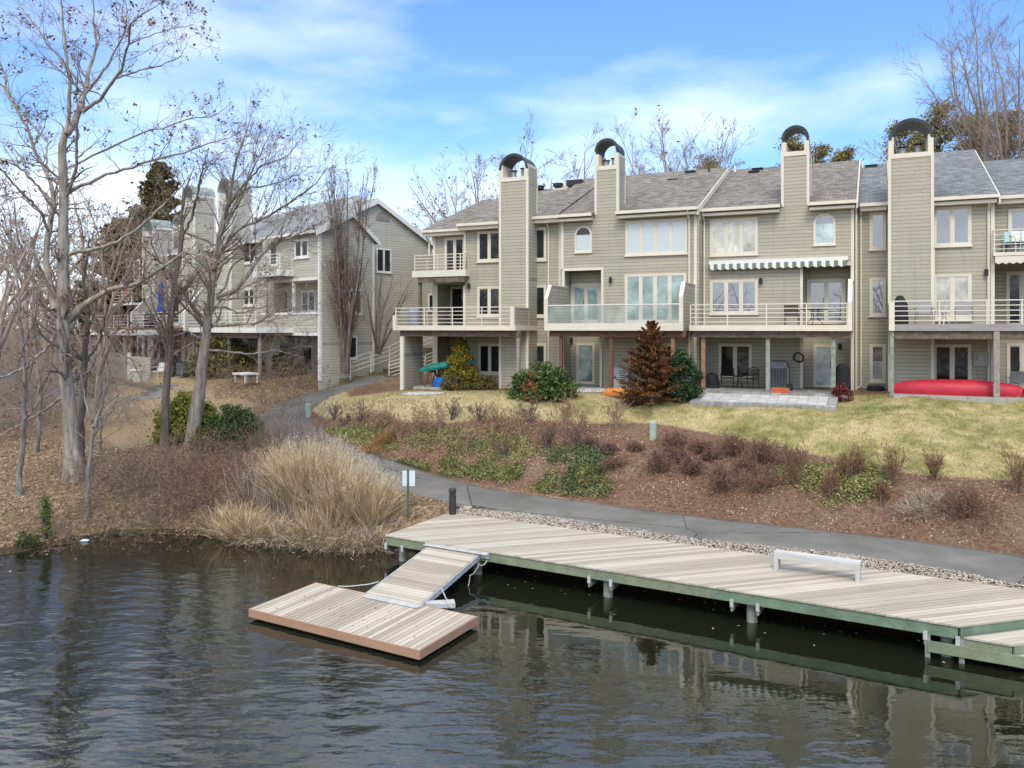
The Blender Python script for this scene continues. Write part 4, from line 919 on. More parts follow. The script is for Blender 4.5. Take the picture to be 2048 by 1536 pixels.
# floating dock
FL = Fr((-6.18, 18.76), math.atan2(-2.44, 4.30)); HF = -6.6
fl = empty('floating_dock', (2.47, 1.12, HF - .25), FL, 'low rectangular swim float with a brown edge, moored off the wharf', 'floating dock')
m = MB(FL); n = 35
for i in range(n): a = .03 + i * 4.88 / n; m.box(a, a + 4.88 / n - .016, .03, 2.21, HF - .03, HF + r_.uniform(-.002, .002))
m.build('deck_boards', FLB, fl)
for a in ((0, 4.94, -.0, .028), (0, 4.94, 2.212, 2.24), (0, .028, .0285, 2.2115), (4.912, 4.94, .0285, 2.2115)): m = MB(FL); m.box(*a, HF - .185, HF + .004); m.build('edge_board', TERR, fl, bevel=.003)
m = MB(FL); m.box(.1, 4.84, .05, 2.19, HF - .215, HF - .186); m.build('frame', GREENW, fl)
for a in (.25, 1.45, 2.65, 3.85): m = MB(FL); m.box(a, a + .95, .12, 2.12, HF - .42, HF - .216); m.build('pontoon', BLACK, fl)
# gangway
gw = empty('gangway', (2.6, -1.6, HW - .3), WH, 'sloping plank gangway from the wharf down to the swim float', 'gangway')
T0, T1, B0, B1 = (1.57, -.03), (3.27, -.03), (1.93, -3.22), (3.60, -3.22)
def gp(s, t, dz=0): return ((T0[0] * (1 - s) + T1[0] * s) * (1 - t) + (B0[0] * (1 - s) + B1[0] * s) * t, T0[1] * (1 - t) + B0[1] * t, (HW - .10) * (1 - t) + (HF + .05) * t + dz)
m = MB(WH); n = 24
for i in range(n):
    a, b = i / n, (i + 1) / n - .005
    m.add([gp(.02, a, -.03), gp(.98, a, -.03), gp(.98, b, -.03), gp(.02, b, -.03), gp(.02, a), gp(.98, a), gp(.98, b), gp(.02, b)], [(0, 3, 2, 1), (4, 5, 6, 7), (0, 1, 5, 4), (1, 2, 6, 5), (2, 3, 7, 6), (3, 0, 4, 7)])
m.build('deck_boards', GWB, gw)
for s_ in (0.0, 1.0): m = MB(WH); m.bar(gp(s_, 0, -.075), gp(s_, 1, -.075), .03, .14); m.build('side_rail', ALU, gw)
m = MB(WH); m.box(T0[0] - .12, T1[0] + .28, -.03, .025, HW - .20, HW - .035); m.box(T0[0] - .12, T1[0] + .28, -.13, -.031, HW - .075, HW - .06); m.build('hinge_plate', ALU, gw)
m = MB(WH); m.bar(gp(.0, 1.03, -.02), gp(1, 1.03, -.02), .22, .012); m.build('toe_plate', ALU, gw)
m = MB(WH); m.add([(3.62, -3.1, HF + .03), (4.25, -2.75, HF + .03), (4.05, -2.5, HF + .03), (3.55, -2.9, HF + .03)] + [(3.62, -3.1, HF - .08), (4.25, -2.75, HF - .08), (4.05, -2.5, HF - .08), (3.55, -2.9, HF - .08)], [(0, 1, 2, 3), (4, 7, 6, 5), (0, 4, 5, 1), (1, 5, 6, 2), (2, 6, 7, 3), (3, 7, 4, 0)])
m.build('landing_plate', ALU, gw)
# mooring chains and a loose rope
ROPE = simple('mooring_rope', (.50, .46, .42), .8, .2, 9)
def rope(name, pts, r, lab, cat, mat=ROPE, sag=.08):
    P = []
    for a, b in zip(pts[:-1], pts[1:]):
        for i in range(9): t = i / 8; P.append(tuple(a[k] * (1 - t) + b[k] * t - (sag * 4 * t * (1 - t) if k == 2 else 0) for k in range(3)))
    m = MB(); m.tube(P, r, 6); o = m.build(name, mat, lab=lab, cat=cat); return o
def pt(u, v, H): return fromH(u, v, H)
rope('mooring_chain', [pt(676, 1172, HF + .02), pt(722, 1170, HF + .05), pt(757, 1163, HF + .12)], .014, 'pale mooring chain on the left of the gangway foot', 'chain', ALU, .02)
rope('mooring_chain', [pt(884, 1178, HF + .25), pt(895, 1201, HF + .1), pt(904, 1216, HF + .01)], .014, 'pale mooring chain on the right of the gangway foot', 'chain', ALU, .02)
rope('rope', [pt(974, 1121, -6.3), pt(958, 1128, -6.35), pt(940, 1150, -6.6), pt(936, 1171, -6.84)], .012, 'slack rope hanging from the wharf into the water', 'rope')
# sign on a green post, seen from its back
g0 = hit(816, 1036); sg_ = empty('sign', (g0[0], g0[1], g0[2]), WF, 'white rectangular sign on a green steel post beside the reeds, facing away', 'sign')
k = g0[1] / F; x, y, z = g0
m = MB(); m.box(x - .03, x + .03, y - .02, y + .012, z - .2, z + 96 * k); m.build('post', simple('post_green', (.05, .12, .09), .5, .2, 8), sg_)
m = MB(); m.box(x - .185, x + .225, y + .014, y + .02, z + 62 * k, z + 93 * k); m.build('panel', simple('sign_back', (.66, .70, .74), .4, .05, 3), sg_)
# utility pedestals
PED = simple('pedestal_green', (.36, .45, .38), .55, .15, 4)
for (u, v, v1, wd, lab) in ((617, 835, 808, 11, 'pale green utility pedestal beside the path bend'), (1306, 878, 843, 14, 'pale green utility pedestal at the edge of the lawn')):
    g0 = hit(u, v); k = g0[1] / F; hh = (v - v1) * k * 1.0; r = wd * k / 2; o = empty('utility_pedestal', tuple(g0), WF, lab, 'pedestal', 'green utility pedestals')
    m = MB(); m.lathe([(r * 1.05, -.1), (r, .1), (r, hh * .82)], tuple(g0), 16); m.build('body', PED, o, smooth=True)
    m = MB(); m.lathe([(r * 1.06, hh * .821), (r * 1.06, hh * .95), (r * .85, hh)], tuple(g0), 16); m.build('cap', PED, o, smooth=True)
# gravel along the back of the wharf
def pebbles(c, size, rng, flat=.6):
    M = len(c); base = np.array([[x, y, z] for z in (-1, 1) for y in (-1, 1) for x in (-1, 1)], float) * .6
    V = base[None] * (1 + rng.uniform(-.35, .35, (M, 8, 3))) * (size * rng.uniform(.5, 1.4, (M, 1, 1))); V[..., 2] *= flat
    a = rng.uniform(0, 6.28, M); ca, sa = np.cos(a)[:, None], np.sin(a)[:, None]; x = V[..., 0] * ca - V[..., 1] * sa; y = V[..., 0] * sa + V[..., 1] * ca
    V = np.stack([x, y, V[..., 2]], -1) + c[:, None]; q = np.array([[0, 2, 3, 1], [4, 5, 7, 6], [0, 1, 5, 4], [2, 6, 7, 3], [0, 4, 6, 2], [1, 3, 7, 5]])
    return V.reshape(-1, 3), (q[None] + np.arange(M)[:, None, None] * 8).reshape(-1, 4)
def stuff(name, V, Q, mat, lab, smooth=False, cat=None):
    b = V.mean(0); me = np_mesh(name, V - b, Q, 4, mat, smooth); return link(name, me, None, tuple(b), WF, lab, cat or name.replace('_', ' '), None, 'stuff')
M = 21000; lx = rng.uniform(.2, 19, M); ly = 3.38 + rng.uniform(0, 1.2, M)
lx2 = rng.uniform(.3, 2.6, 500); lx = np.r_[lx, lx2]; ly = np.r_[ly, 3.4 + rng.uniform(0, .9, 500)]
P = np.stack([WH.o[0] + WH.e[0] * lx + WH.i[0] * ly, WH.o[1] + WH.e[1] * lx + WH.i[1] * ly], 1)
dd = np.sqrt(((P[:, None] - pline[None, ::2, :2]) ** 2).sum(2)).min(1); P = P[dd > 1.27]
c3 = np.c_[P, terrain(P[:, 0], P[:, 1]) + .04 + rng.uniform(0, .03, len(P))]
PEB = simple('pebble', (.44, .385, .32), .85, .2, 2, isl=.45)
stuff('gravel', *pebbles(c3, .028, rng), PEB, 'band of pale river gravel between the wharf and the asphalt path')
def patch(c, ru, rv, n, sz, name, lab, mat=PEB):
    a = rng.uniform(0, 6.28, n); r = np.sqrt(rng.uniform(0, 1, n)); x = c[0] + ru * r * np.cos(a); y = c[1] + rv * r * np.sin(a)
    stuff(name, *pebbles(np.c_[x, y, terrain(x, y) + .02], sz, rng), mat, lab)
PEBW = simple('pebble_white', (.60, .59, .60), .85, .15, 2, isl=.35)
def rock(u, v, size, lab, group=None, col=None):
    g0 = hit(u, v); c = np.array([[g0[0], g0[1], g0[2] + size * .2]]); V, Q = pebbles(c, size, rng, .5); b = c[0]
    link('rock', np_mesh('rock', V - b, Q, 4, col or STONE), None, tuple(b), WF, lab, 'rock', group)
rock(937, 1022, .34, 'flat tan rock at the back corner of the wharf', None, simple('tan_rock', (.42, .34, .24), .9, .2, 5))
rock(778, 1011, .17, 'small grey rock lying left of the sign post')
q = pathc
patch(hit(845, 787), 1.0, .55, 700, .04, 'gravel', 'oval patch of white gravel in front of the tarp covered boat', PEBW)
patch(hit(1190, 781), 1.7, .7, 1300, .045, 'gravel', 'gravel patch outside the storm door of the second house', PEBW)

# ------------------------------------------------------------------ what stands by the houses (MAIN frame)
HP = -2.72
def slab(nm, s0, s1, d0, d1, H, lab, mat, n=(8, 3), t=.35, cat='patio'):
    m = MB(MAIN); 
    for i in range(n[0]):
        for j in range(n[1]):
            a = s0 + (s1 - s0) * i / n[0]; b = s0 + (s1 - s0) * (i + 1) / n[0]; c = d0 + (d1 - d0) * j / n[1]; e = d0 + (d1 - d0) * (j + 1) / n[1]
            m.box(a, b - .012, -e + .012, -c, H - t, H + r_.uniform(-.002, .002))
    return m.build(nm, mat, lab=lab, cat=cat)
Sm = MAIN.S
slab('porch_slab', Sm(1398, 2.3), Sm(1696, 2.3), -.86, 2.32, HP, 'raised flagstone porch under the third balcony', STONE, (14, 4), cat='porch')
PAV = simple('light_paver', (.50, .49, .46), .85, .12, 3, isl=.12)
pa = empty('patio', (Sm(1530, 3), -3.1, HP - .4), MAIN, 'pale paver patio with a darker border on the lawn in front of the third house', 'patio')
def pslab(s0, s1, d0, d1, H, mat, n, name):
    m = MB(MAIN)
    for i in range(n[0]):
        for j in range(n[1]): a = s0 + (s1 - s0) * i / n[0]; b = s0 + (s1 - s0) * (i + 1) / n[0]; c = d0 + (d1 - d0) * j / n[1]; e = d0 + (d1 - d0) * (j + 1) / n[1]; m.box(a, b - .01, -e + .01, -c, H - .5, H + r_.uniform(-.002, .002))
    m.build(name, mat, pa)
p0, p1 = Sm(1402, 3.6), Sm(1655, 3.6)
def pz(d): return -2.80 - .24 * (d - 2.36) / 1.84
def tslab(s0, s1, d0, d1, mat, n, name):
    m = MB(MAIN)
    for i in range(n[0]):
        for j in range(n[1]):
            a = s0 + (s1 - s0) * i / n[0]; b = s0 + (s1 - s0) * (i + 1) / n[0] - .012; c = d0 + (d1 - d0) * j / n[1]; e = d0 + (d1 - d0) * (j + 1) / n[1] - .012; z = r_.uniform(-.002, .002)
            m.prism([(-c, pz(c) + z), (-e, pz(e) + z), (-e, pz(e) - .4), (-c, pz(c) - .4)], 0, a, b)
    m.build(name, mat, pa)
tslab(p0, p1, 2.36, 3.9, PAV, (13, 5), 'pavers'); tslab(p0 - .35, p1 + .35, 3.905, 4.2, STONE, (22, 1), 'border'); tslab(p0 - .35, p0 - .01, 2.36, 3.9, STONE, (1, 5), 'border'); tslab(p1 + .01, p1 + .35, 2.36, 3.9, STONE, (1, 5), 'border')
slab('porch_slab', Sm(1140, 1.2), Sm(1256, 1.2), -.95, 1.6, -2.88, 'low concrete slab outside the storm door of the second house', CONC, (3, 2), cat='porch')
slab('stone_edging', Sm(1120, 3.2), Sm(1240, 3.2), 3.2, 3.45, -3.1, 'long stone edging below the gravel of the second house', STONE, (6, 1), .3, 'edging')
slab('porch_slab', Sm(826, 2.4), Sm(884, 2.4), .4, 2.4, -2.98, 'thin concrete slab under the leftmost balcony', CONC, (2, 2), cat='porch')
slab('porch_slab', Sm(1786, 1.9), Sm(1786, 1.9) + 9, -.97, 2.2, -2.66, 'long weathered timber kerbed slab under the rightmost balcony', CONC, (7, 2), .3, 'porch')
def ac(u, d, H, w, hh, lab, mat, tall=True):
    s = Sm(u, d); o = empty('air_conditioner', (s, -d, H), MAIN, lab, 'air conditioner')
    if tall:
        m = MB(MAIN); a = w / 2; m.box(s - a, s + a, -d - a, -d + a, H + .03, H + .08); m.box(s - a * .98, s + a * .98, -d - a * .98, -d + a * .98, H + hh * .76, H + hh * .80)
        m.prism([(-a * .98 - d, H + hh * .80), (a * .98 - d, H + hh * .80), (a * .8 - d, H + hh), (-a * .8 - d, H + hh)], 0, s - a * .8, s + a * .8)
        for x in (-a, a - .05):
            for y in (-a, a - .05): m.box(s + x, s + x + .05, -d + y, -d + y + .05, H, H + hh * .76)
        m.build('case', mat, o)
        m = MB(MAIN); n = 13
        for i in range(n): x = -a + .05 + i * (2 * a - .1) / (n - 1); m.box(s + x - .012, s + x + .012, -d - a + .01, -d - a + .03, H + .08, H + hh * .76); m.box(s + a - .03, s + a - .01, -d + x - .012, -d + x + .012, H + .08, H + hh * .76)
        m.build('grille', mat, o); m = MB(MAIN); m.box(s - a + .05, s + a - .05, -d - a + .05, -d + a - .05, H + .05, H + hh * .75); m.build('coil', DARKGAP, o)
        m = MB(MAIN); m.lathe([(a * .6, 0), (a * .6, .02)], (s, -d, H + hh), 18); m.build('fan_guard', DARKGAP, o)
    else:
        m = MB(MAIN); m.box(s - w / 2, s + w / 2, -d - .17, -d + .17, H + .05, H + hh); m.box(s - w / 2 + .05, s - w / 2 + .15, -d - .15, -d + .15, H, H + .05); m.box(s + w / 2 - .15, s + w / 2 - .05, -d - .15, -d + .15, H, H + .05); m.build('case', mat, o)
        m = MB(MAIN)
        for j in range(2):
            for i in range(8): m.box(s + .05, s + w / 2 - .05, -d - .182, -d - .171, H + .12 + i * hh * .1, H + .12 + i * hh * .1 + .035)
        m.build('grille', DARKGAP, o)
ac(1558, -.25, HP, .86, 1.22, 'tall grey louvred air conditioner under the third balcony', ACG)
ac(1239, .35, -2.9, .85, 1.0, 'slim white heat pump beside the storm door of the second house', ACW, False)
def lump(name, fr, s, d, H, w, dp, hh, lab, cat, mat, top=.75, n=14, fold=.06, seed=1, round_=2.6):
    """a sagging cloth cover over something boxy"""
    rr = random.Random(seed); prof = [(1.0, 0), (1.0, .12), (.97, .45), (.93, .7), (top, .9), (top * .7, .98), (.05, 1.0)]; m = MB(fr); k = 0; N_ = 22
    for f_, z in prof:
        for j in range(N_):
            an = 2 * math.pi * j / N_; c, sn = math.cos(an), math.sin(an); q_ = (abs(c) ** round_ + abs(sn) ** round_) ** (-1 / round_)
            e = f_ * (1 + fold * math.sin(j * 3.1 + seed) * (1 - z) + rr.uniform(-.03, .03)); m.v.append((s + c * q_ * w / 2 * e, -d + sn * q_ * dp / 2 * e, H + hh * z * (1 + rr.uniform(-.02, .02) * (z > .5))))
    for i in range(len(prof) - 1):
        for j in range(N_): m.f.append((i * N_ + j, i * N_ + (j + 1) % N_, (i + 1) * N_ + (j + 1) % N_, (i + 1) * N_ + j))
    m.f.append(tuple((len(prof) - 1) * N_ + j for j in range(N_))); return m.build(name, mat, lab=lab, cat=cat, smooth=True)
lump('covered_grill', MAIN, Sm(1424, .6), .6, HP, .62, .55, .66, 'low black covered grill beside the orange porch post', 'grill', BLACK, seed=2)
lump('covered_grill', MAIN, Sm(1685, .3), .3, HP, .66, .55, 1.18, 'tall black covered grill right of the storm door of the third house', 'grill', BLACK, .7, seed=3)
lump('covered_grill', MAIN, Sm(1800, .6), .6, .08, .62, .55, 1.22, 'tall black covered grill on the rightmost balcony', 'grill', BLACK, .55, seed=4)
lump('storage_bin', MAIN, Sm(828, 1.6), 1.6, .08, .62, .55, .85, 'grey storage bin behind the rails of the leftmost balcony', 'bin', simple('bin_grey', (.22, .24, .28), .6, .1, 3), .95, seed=5, fold=.01)
m = MB(MAIN); s_ = Sm(1561, 2.1); m.prism([(-2.25, HP), (-2.28, HP + .2), (-2.02, HP + .2), (-2.05, HP)], 0, s_ - .36, s_ + .36); pl = m.build('planter_box', simple('terracotta', (.52, .13, .06), .7, .15, 5), lab='orange terracotta window box on the porch edge', cat='planter')
m = MB(MAIN); s_ = Sm(1580, .6); m.box(s_ - .1, s_ + .1, -.75, -.5, HP, HP + .28); m.box(s_ - .12, s_ + .12, -.95, -.751, HP, HP + .1); m.build('boots', BLACK, lab='pair of black boots beside the tall air conditioner', cat='boots')
m = MB(MAIN); s_ = Sm(1597, -.8); Hc = MAIN.H(1597, 715, -.8)
pts = [(s_ + .2 * math.cos(a_), -(-.86), Hc + .2 * math.sin(a_)) for a_ in np.linspace(0, 2 * math.pi, 25)]
WRE = simple('twig_wreath', (.11, .075, .05), .95, .5, 14)
for k_ in range(3): m.tube([(p[0] + .025 * math.sin(5 * i_ + k_ * 2), .86 - .03 * k_, p[2] + .025 * math.cos(7 * i_ + k_)) for i_, p in enumerate(pts)], .03, 5)
m.build('wreath', WRE, lab='round twig wreath hanging on the third house wall', cat='wreath')
def chair(fr, s, d, H, rot, lab, mat=IRON, sling=False, w=.54, group=None, sc=1.0):
    o = empty('chair', (s, -d, H), fr, lab, 'chair', group); c, sn = math.cos(rot), math.sin(rot)
    def R(x, y, z): return (s + (x * c - y * sn) * sc, -d + (x * sn + y * c) * sc, H + z * sc)
    a = w / 2
    for x in (-a, a):
        m = MB(fr); m.tube([R(x, -a, 0), R(x * .95, -a + .05, .25), R(x, -a, .44)], .018, 5); m.build('leg', mat, o); m = MB(fr); m.tube([R(x, a + .05, 0), R(x, a - .02, .44), R(x, a + .03, .7), R(x, a + .1, .92 if sling else .86)], .018, 5); m.build('leg', mat, o)
        m = MB(fr); m.tube([R(x, -a + .02, .44), R(x * 1.06, -a, .56), R(x * 1.06, -a + .08, .66), R(x * 1.06, 0, .67), R(x, a, .68)], .018, 5); m.build('armrest', mat, o)
    m = MB(fr); m.add([R(x, y, z) for z in (.42, .45) for x, y in ((-a, -a), (a, -a), (a, a), (-a, a))], [(0, 3, 2, 1), (4, 5, 6, 7), (0, 1, 5, 4), (1, 2, 6, 5), (2, 3, 7, 6), (3, 0, 4, 7)]); m.build('seat', mat, o)
    m = MB(fr)
    if sling: m.add([R(x, y, z) for x in (-a, a) for y, z in ((a, .47), (a + .02, .47), (a + .11, .92), (a + .09, .92))], [(0, 1, 2, 3), (7, 6, 5, 4), (0, 4, 5, 1), (1, 5, 6, 2), (2, 6, 7, 3), (3, 7, 4, 0)])
    else:
        m.tube([R(-a, a + .08, .84), R(-a * .5, a + .08, .90), R(0, a + .08, .92), R(a * .5, a + .08, .90), R(a, a + .08, .84)], .02, 5); m.tube([R(-a, a + .02, .56), R(a, a + .02, .56)], .015, 5)
        for k_ in range(6):
            x = -a + w * (k_ + .5) / 6
            m.tube([R(x - .05, a + .03, .57), R(x + .05, a + .05, .7), R(x - .05, a + .07, .86)], .011, 4); m.tube([R(x + .05, a + .03, .57), R(x - .05, a + .05, .7), R(x + .05, a + .07, .86)], .011, 4)
        for z in (.66, .76): m.tube([R(-a, a + .045, z), R(a, a + .045, z)], .011, 4)
    m.build('backrest', mat, o); return o
chair(MAIN, Sm(1455, .2), .2, HP, .15, 'ornate black iron garden chair nearest the covered grill', group='iron chairs on the porch'); chair(MAIN, Sm(1500, .2), .2, HP, -.35, 'ornate black iron garden chair nearest the tall air conditioner', group='iron chairs on the porch')
def table(fr, s, d, H, r, hh, lab, mat=IRON, cat='table'):
    o = empty('table', (s, -d, H), fr, lab, cat); m = MB(fr); m.lathe([(r, hh - .03), (r, hh)], (s, -d, H), 18); m.build('tabletop', mat, o)
    for k_ in range(3): an = 2.1 * k_ + .4; m = MB(fr); m.tube([(s + r * .3 * math.cos(an), -d + r * .3 * math.sin(an), H + hh - .03), (s + r * .2 * math.cos(an), -d + r * .2 * math.sin(an), H + hh * .5), (s + r * .85 * math.cos(an), -d + r * .85 * math.sin(an), H)], .018, 5); m.build('leg', mat, o)
table(MAIN, Sm(1477, .1), .1, HP, .24, .55, 'small black iron side table between the porch chairs')
SL = simple('sling_fabric', (.30, .29, .28), .8, .1, 5)
chair(MAIN, Sm(1850, .9), .9, .1, .1, 'sling deck chair nearest the covered grill on the rightmost balcony', SL, True, .62, 'sling chairs on the rightmost balcony'); chair(MAIN, Sm(1928, .9), .9, .1, -.1, 'sling deck chair farther right on the rightmost balcony', SL, True, .62, 'sling chairs on the rightmost balcony')
table(MAIN, Sm(1888, .9), .9, .1, .3, .55, 'white round table between the sling deck chairs', TRIMW)
chair(MAIN, Sm(1584, .4), .4, .07, .2, 'dark chair behind the rails under the striped awning', IRON, True, .56); table(MAIN, Sm(1628, .6), .6, .07, .55, .72, 'dark round table behind the rails under the striped awning')
BLU = simple('pale_blue_plastic', (.45, .68, .72), .5, .06, 3)
chair(MAIN, Sm(2025, -1.3), -1.3, MAIN.H(2020, 504, -.7) + .01, -.2, 'pale blue garden chair on the small top balcony', BLU, True, .6); chair(MAIN, Sm(2044, -1.25), -1.25, MAIN.H(2020, 504, -.7) + .01, .1, 'white garden chair at the right edge of the top balcony', TRIMW, True, .6)
chair(MAIN, Sm(2035, .6), .6, -2.65, -.4, 'grey cushioned patio chair under the rightmost balcony', SL, True, .7)
m = MB(MAIN); s_ = Sm(1751, -.9); m.lathe([(.2, 0), (.33, .03), (.36, .13), (.33, .25), (.25, .27), (.2, .2)], (s_, .9, -2.80), 20); m.build('tyre', BLACK, smooth=True, lab='black ring shaped tyre planter at the foot of the narrow windows', cat='tyre')
# hulls: cross sections along s
def hull(name, fr, s0, s1, d, H, w, hh, lab, cat, mat, tilt=0, dd=0, up=True, n=22, tip=.35):
    m = MB(fr); K = 12
    for i in range(n + 1):
        t = i / n; q_ = math.sin(math.pi * (.04 + .92 * t)) ** .62; x = s0 + (s1 - s0) * t; zc = H + tilt * t + tip * hh * (abs(2 * t - 1) ** 3) * (0 if up else 1)
        for j in range(K):
            an = 2 * math.pi * j / K; c, sn = math.cos(an), math.sin(an)
            yy = c * w / 2 * q_; zz = (sn * .5 + .5) * hh * (q_ ** .45) if up else (.5 + sn * .5) * hh
            if up: zz = hh * q_ ** .4 * max(0, (sn + .35) / 1.35) if sn > -.35 else 0
            m.v.append((x, -d - dd * t + yy, zc + zz))
    for i in range(n):
        for j in range(K): m.f.append((i * K + j, i * K + (j + 1) % K, (i + 1) * K + (j + 1) % K, (i + 1) * K + j))
    m.f.append(tuple(range(K))); m.f.append(tuple(n * K + j for j in reversed(range(K)))); return m.build(name, mat, smooth=True, lab=lab, cat=cat)
REDC = simple('red_hull', (.47, .02, .04), .5, .22, 3, spec=.4, bmp=.25)
hull('canoe', MAIN, Sm(1786, 1.2), Sm(2045, 1.2), 1.2, -2.66, .86, .62, 'long red covered canoe lying on the ground under the rightmost balcony', 'canoe', REDC)
hull('kayak', MAIN, Sm(1208, 2.9), Sm(1266, 2.9), 2.9, -3.02, .55, .36, 'orange kayak lying beside the rust coloured conifer', 'kayak', simple('orange_hull', (.62, .22, .05), .45, .15, 3))
TARP = simple('green_tarp', (.012, .19, .15), .55, .35, 5, bmp=.5)
cs = Sm(841, 2.2); cn = hull('boat', MAIN, cs, cs + 2.6, 2.2, -2.25, .62, .34, 'small boat under a green tarp, propped on a sawhorse by the clad pillar', 'boat', TARP, tilt=.45, dd=-1.0)
tr = empty('sawhorse', (cs + .75, -2.0, -3.0), MAIN, 'dark wooden sawhorse carrying the tarp covered boat', 'sawhorse')
m = MB(MAIN); m.bar((cs + .55, -2.4, -2.22), (cs + .55, -1.6, -2.22), .08, .1); m.build('crossbar', WOODR, tr)
for y in (-2.35, -1.65):
    for x in (-.25, .25): m = MB(MAIN); m.bar((cs + .55, y, -2.25), (cs + .55 + x, y + .02, -3.02), .06, .06); m.build('leg', WOODR, tr)
lump('tarp_bundle', MAIN, Sm(880, 2.0), 2.0, -3.0, .75, .6, .5, 'crumpled bright blue tarp bundle behind the sawhorse', 'tarp', simple('blue_tarp', (.015, .12, .42), .5, .35, 6), .6, seed=8, fold=.12)
lump('tarp_bundle', MAIN, Sm(1281, 3.0), 3.0, -3.02, .45, .4, .25, 'small yellow bundle behind the orange kayak', 'bundle', simple('yellow_cover', (.62, .42, .03), .6, .2, 6), .6, seed=9, fold=.12)
# ---- steps and rails between the two rows
TIM = simple('timber_step', (.17, .13, .075), .9, .35, 5, bmp=.4)
def wr(pts, Ys): return [at(u, v, Y) for (u, v), Y in zip(pts, Ys)]
def handrail(pts, Ys, drop, lab, n=5, posts=None):
    P = wr(pts, Ys); o = empty('handrail', (P[0][0], P[0][1], P[0][2] - drop - .1), WF, lab, 'handrail', 'white pipe handrails by the steps')
    m = MB()
    for k_ in range(n): m.tube([(p[0], p[1], p[2] - k_ * (drop - .12) / (n - 1) * 1.0) for p in P], .022, 5)
    m.build('bars', TRIMW, o)
    for p in P: m = MB(); m.tube([(p[0], p[1], p[2] - drop - .35), (p[0], p[1], p[2] + .02)], .028, 6); m.build('post', TRIMW, o)
handrail([(701, 717), (742, 704), (779, 693), (803, 681), (840, 668), (872, 657)], [45.3, 46.2, 47.2, 48.0, 49.4, 50.6], .88, 'white pipe handrail climbing the steps beside the gable wall', 4)
handrail([(778, 724), (803, 717), (826, 715), (850, 714), (851, 710), (874, 702)], [46.0, 46.3, 47, 47.6, 47.7, 48.4], .95, 'lower white pipe handrail seen behind the clad pillar', 5)
for i, (u, v, Y, w_) in enumerate([(708, 757, 45.6, 1.6), (737, 752, 46.2, 1.6), (766, 744, 46.8, 1.6), (790, 737, 47.6, 1.4), (752, 765, 44.8, 1.3), (775, 758, 45.2, 1.3), (790, 751, 45.8, 1.2)]):
    p = at(u, v, Y); m = MB(); m.box(p[0] - w_ / 2, p[0] + w_ / 2, p[1] - .2, p[1] + .35, p[2] - .5, p[2]); m.build('timber_step', TIM, lab='weathered timber retaining step beside the path, number %d from the lower left' % 0 if 0 else ['long mossy timber edging left of the first handrail post', 'mossy timber step under the first handrail', 'mossy timber step between the first and third handrail posts', 'timber step highest up behind the clad pillar', 'low timber edging where the path meets the lawn', 'timber block at the foot of the lower handrail', 'mossy timber block against the clad pillar'][i], cat='step')
p = at(850, 700, 50.5); m = MB(); m.box(p[0] - 1.6, p[0] + 1.4, p[1], p[1] + .3, p[2] - 1.6, p[2] + .15); m.build('retaining_wall', simple('mossy_stone', (.15, .13, .075), .95, .5, 4, bmp=.6), lab='mossy retaining wall behind the leftmost balcony', cat='wall')
# ---- along the far row
def rx(u, v, d): s = ROW.S(u, d); return s, ROW.H(u, v, d)
s_, H_ = rx(322, 640, 1.6); ub = empty('parasol', (s_, -1.6, -.0), ROW, 'closed blue parasol standing on the far balcony', 'parasol')
m = MB(ROW); m.tube([(s_, -1.6, 0), (s_, -1.6, 3.1)], .03, 6); m.build('pole', DARKGAP, ub); m = MB(ROW); m.lathe([(.16, .9), (.3, 1.0), (.27, 1.3), (.17, 1.6), (.2, 2.2), (.16, 2.9), (.04, 3.15)], (s_, -1.6, 0), 12); m.build('canopy', simple('blue_canvas', (.01, .06, .30), .7, .2, 5), ub)
lump('covered_grill', ROW, ROW.S(292, 1.4), 1.4, 0, 1.5, .8, 1.25, 'wide navy covered grill on the far balcony', 'grill', simple('navy_cloth', (.02, .02, .06), .7, .3, 5), .7, seed=12)
for u, lab in ((352, 'dark air conditioner on the grass under the far balcony'), (372, 'second dark air conditioner, nearer the slanting tree trunk')):
    s_ = ROW.S(u, 3.0); o = empty('air_conditioner', (s_, -3.0, -2.95), ROW, lab, 'air conditioner'); m = MB(ROW); m.box(s_ - .45, s_ + .45, -3.4, -2.6, -2.95, -2.1); m.build('case', DARKGAP, o); m = MB(ROW)
    for k_ in range(9): m.box(s_ - .4, s_ + .4, -3.42, -3.401, -2.85 + k_ * .08, -2.82 + k_ * .08)
    m.build('grille', ACG, o)
fw = empty('screen_wall', (ROW.S(230, 6), -6, -3), ROW, 'low grey board wall round a deck below the far row', 'wall'); m = MB(ROW); sa, sb = ROW.S(178, 6), ROW.S(258, 6)
for k_ in range(10): m.box(sa, sb, -6.05, -6.0, -3.05 + k_ * .15, -3.05 + k_ * .15 + .14)
m.build('boards', POSTW, fw); m = MB(ROW); m.box(sb, sb + .14, -6.1, -5.96, -3.1, -1.5); m.build('post', TRIMW, fw); m = MB(ROW); sc_ = ROW.S(330, 3)
for k_ in range(9): m.box(sb + .141, sb + 3.0, -6.04, -5.99, -3.05 + k_ * .15, -3.05 + k_ * .15 + .14)
m.build('boards', SIDL, fw)
s_ = ROW.S(275, 6.8); m = MB(ROW); m.lathe([(.2, 0), (.22, .05), (.3, .5), (.38, .62), (.42, .64), (.42, .72), (.36, .72), (.3, .5)], (s_, -6.8, -3.05), 16); m.build('plant_pot', TRIMW, smooth=True, lab='big white pot in front of the grey board wall', cat='pot')
chair(ROW, ROW.S(316, 5.5), 5.5, -2.95, .3, 'white patio chair beside the big white pot', TRIMW, True, .65)
m = MB(ROW); s_ = ROW.S(500, 3.2); m.box(s_ - .8, s_ + .4, -3.8, -2.9, -2.55, -2.46)
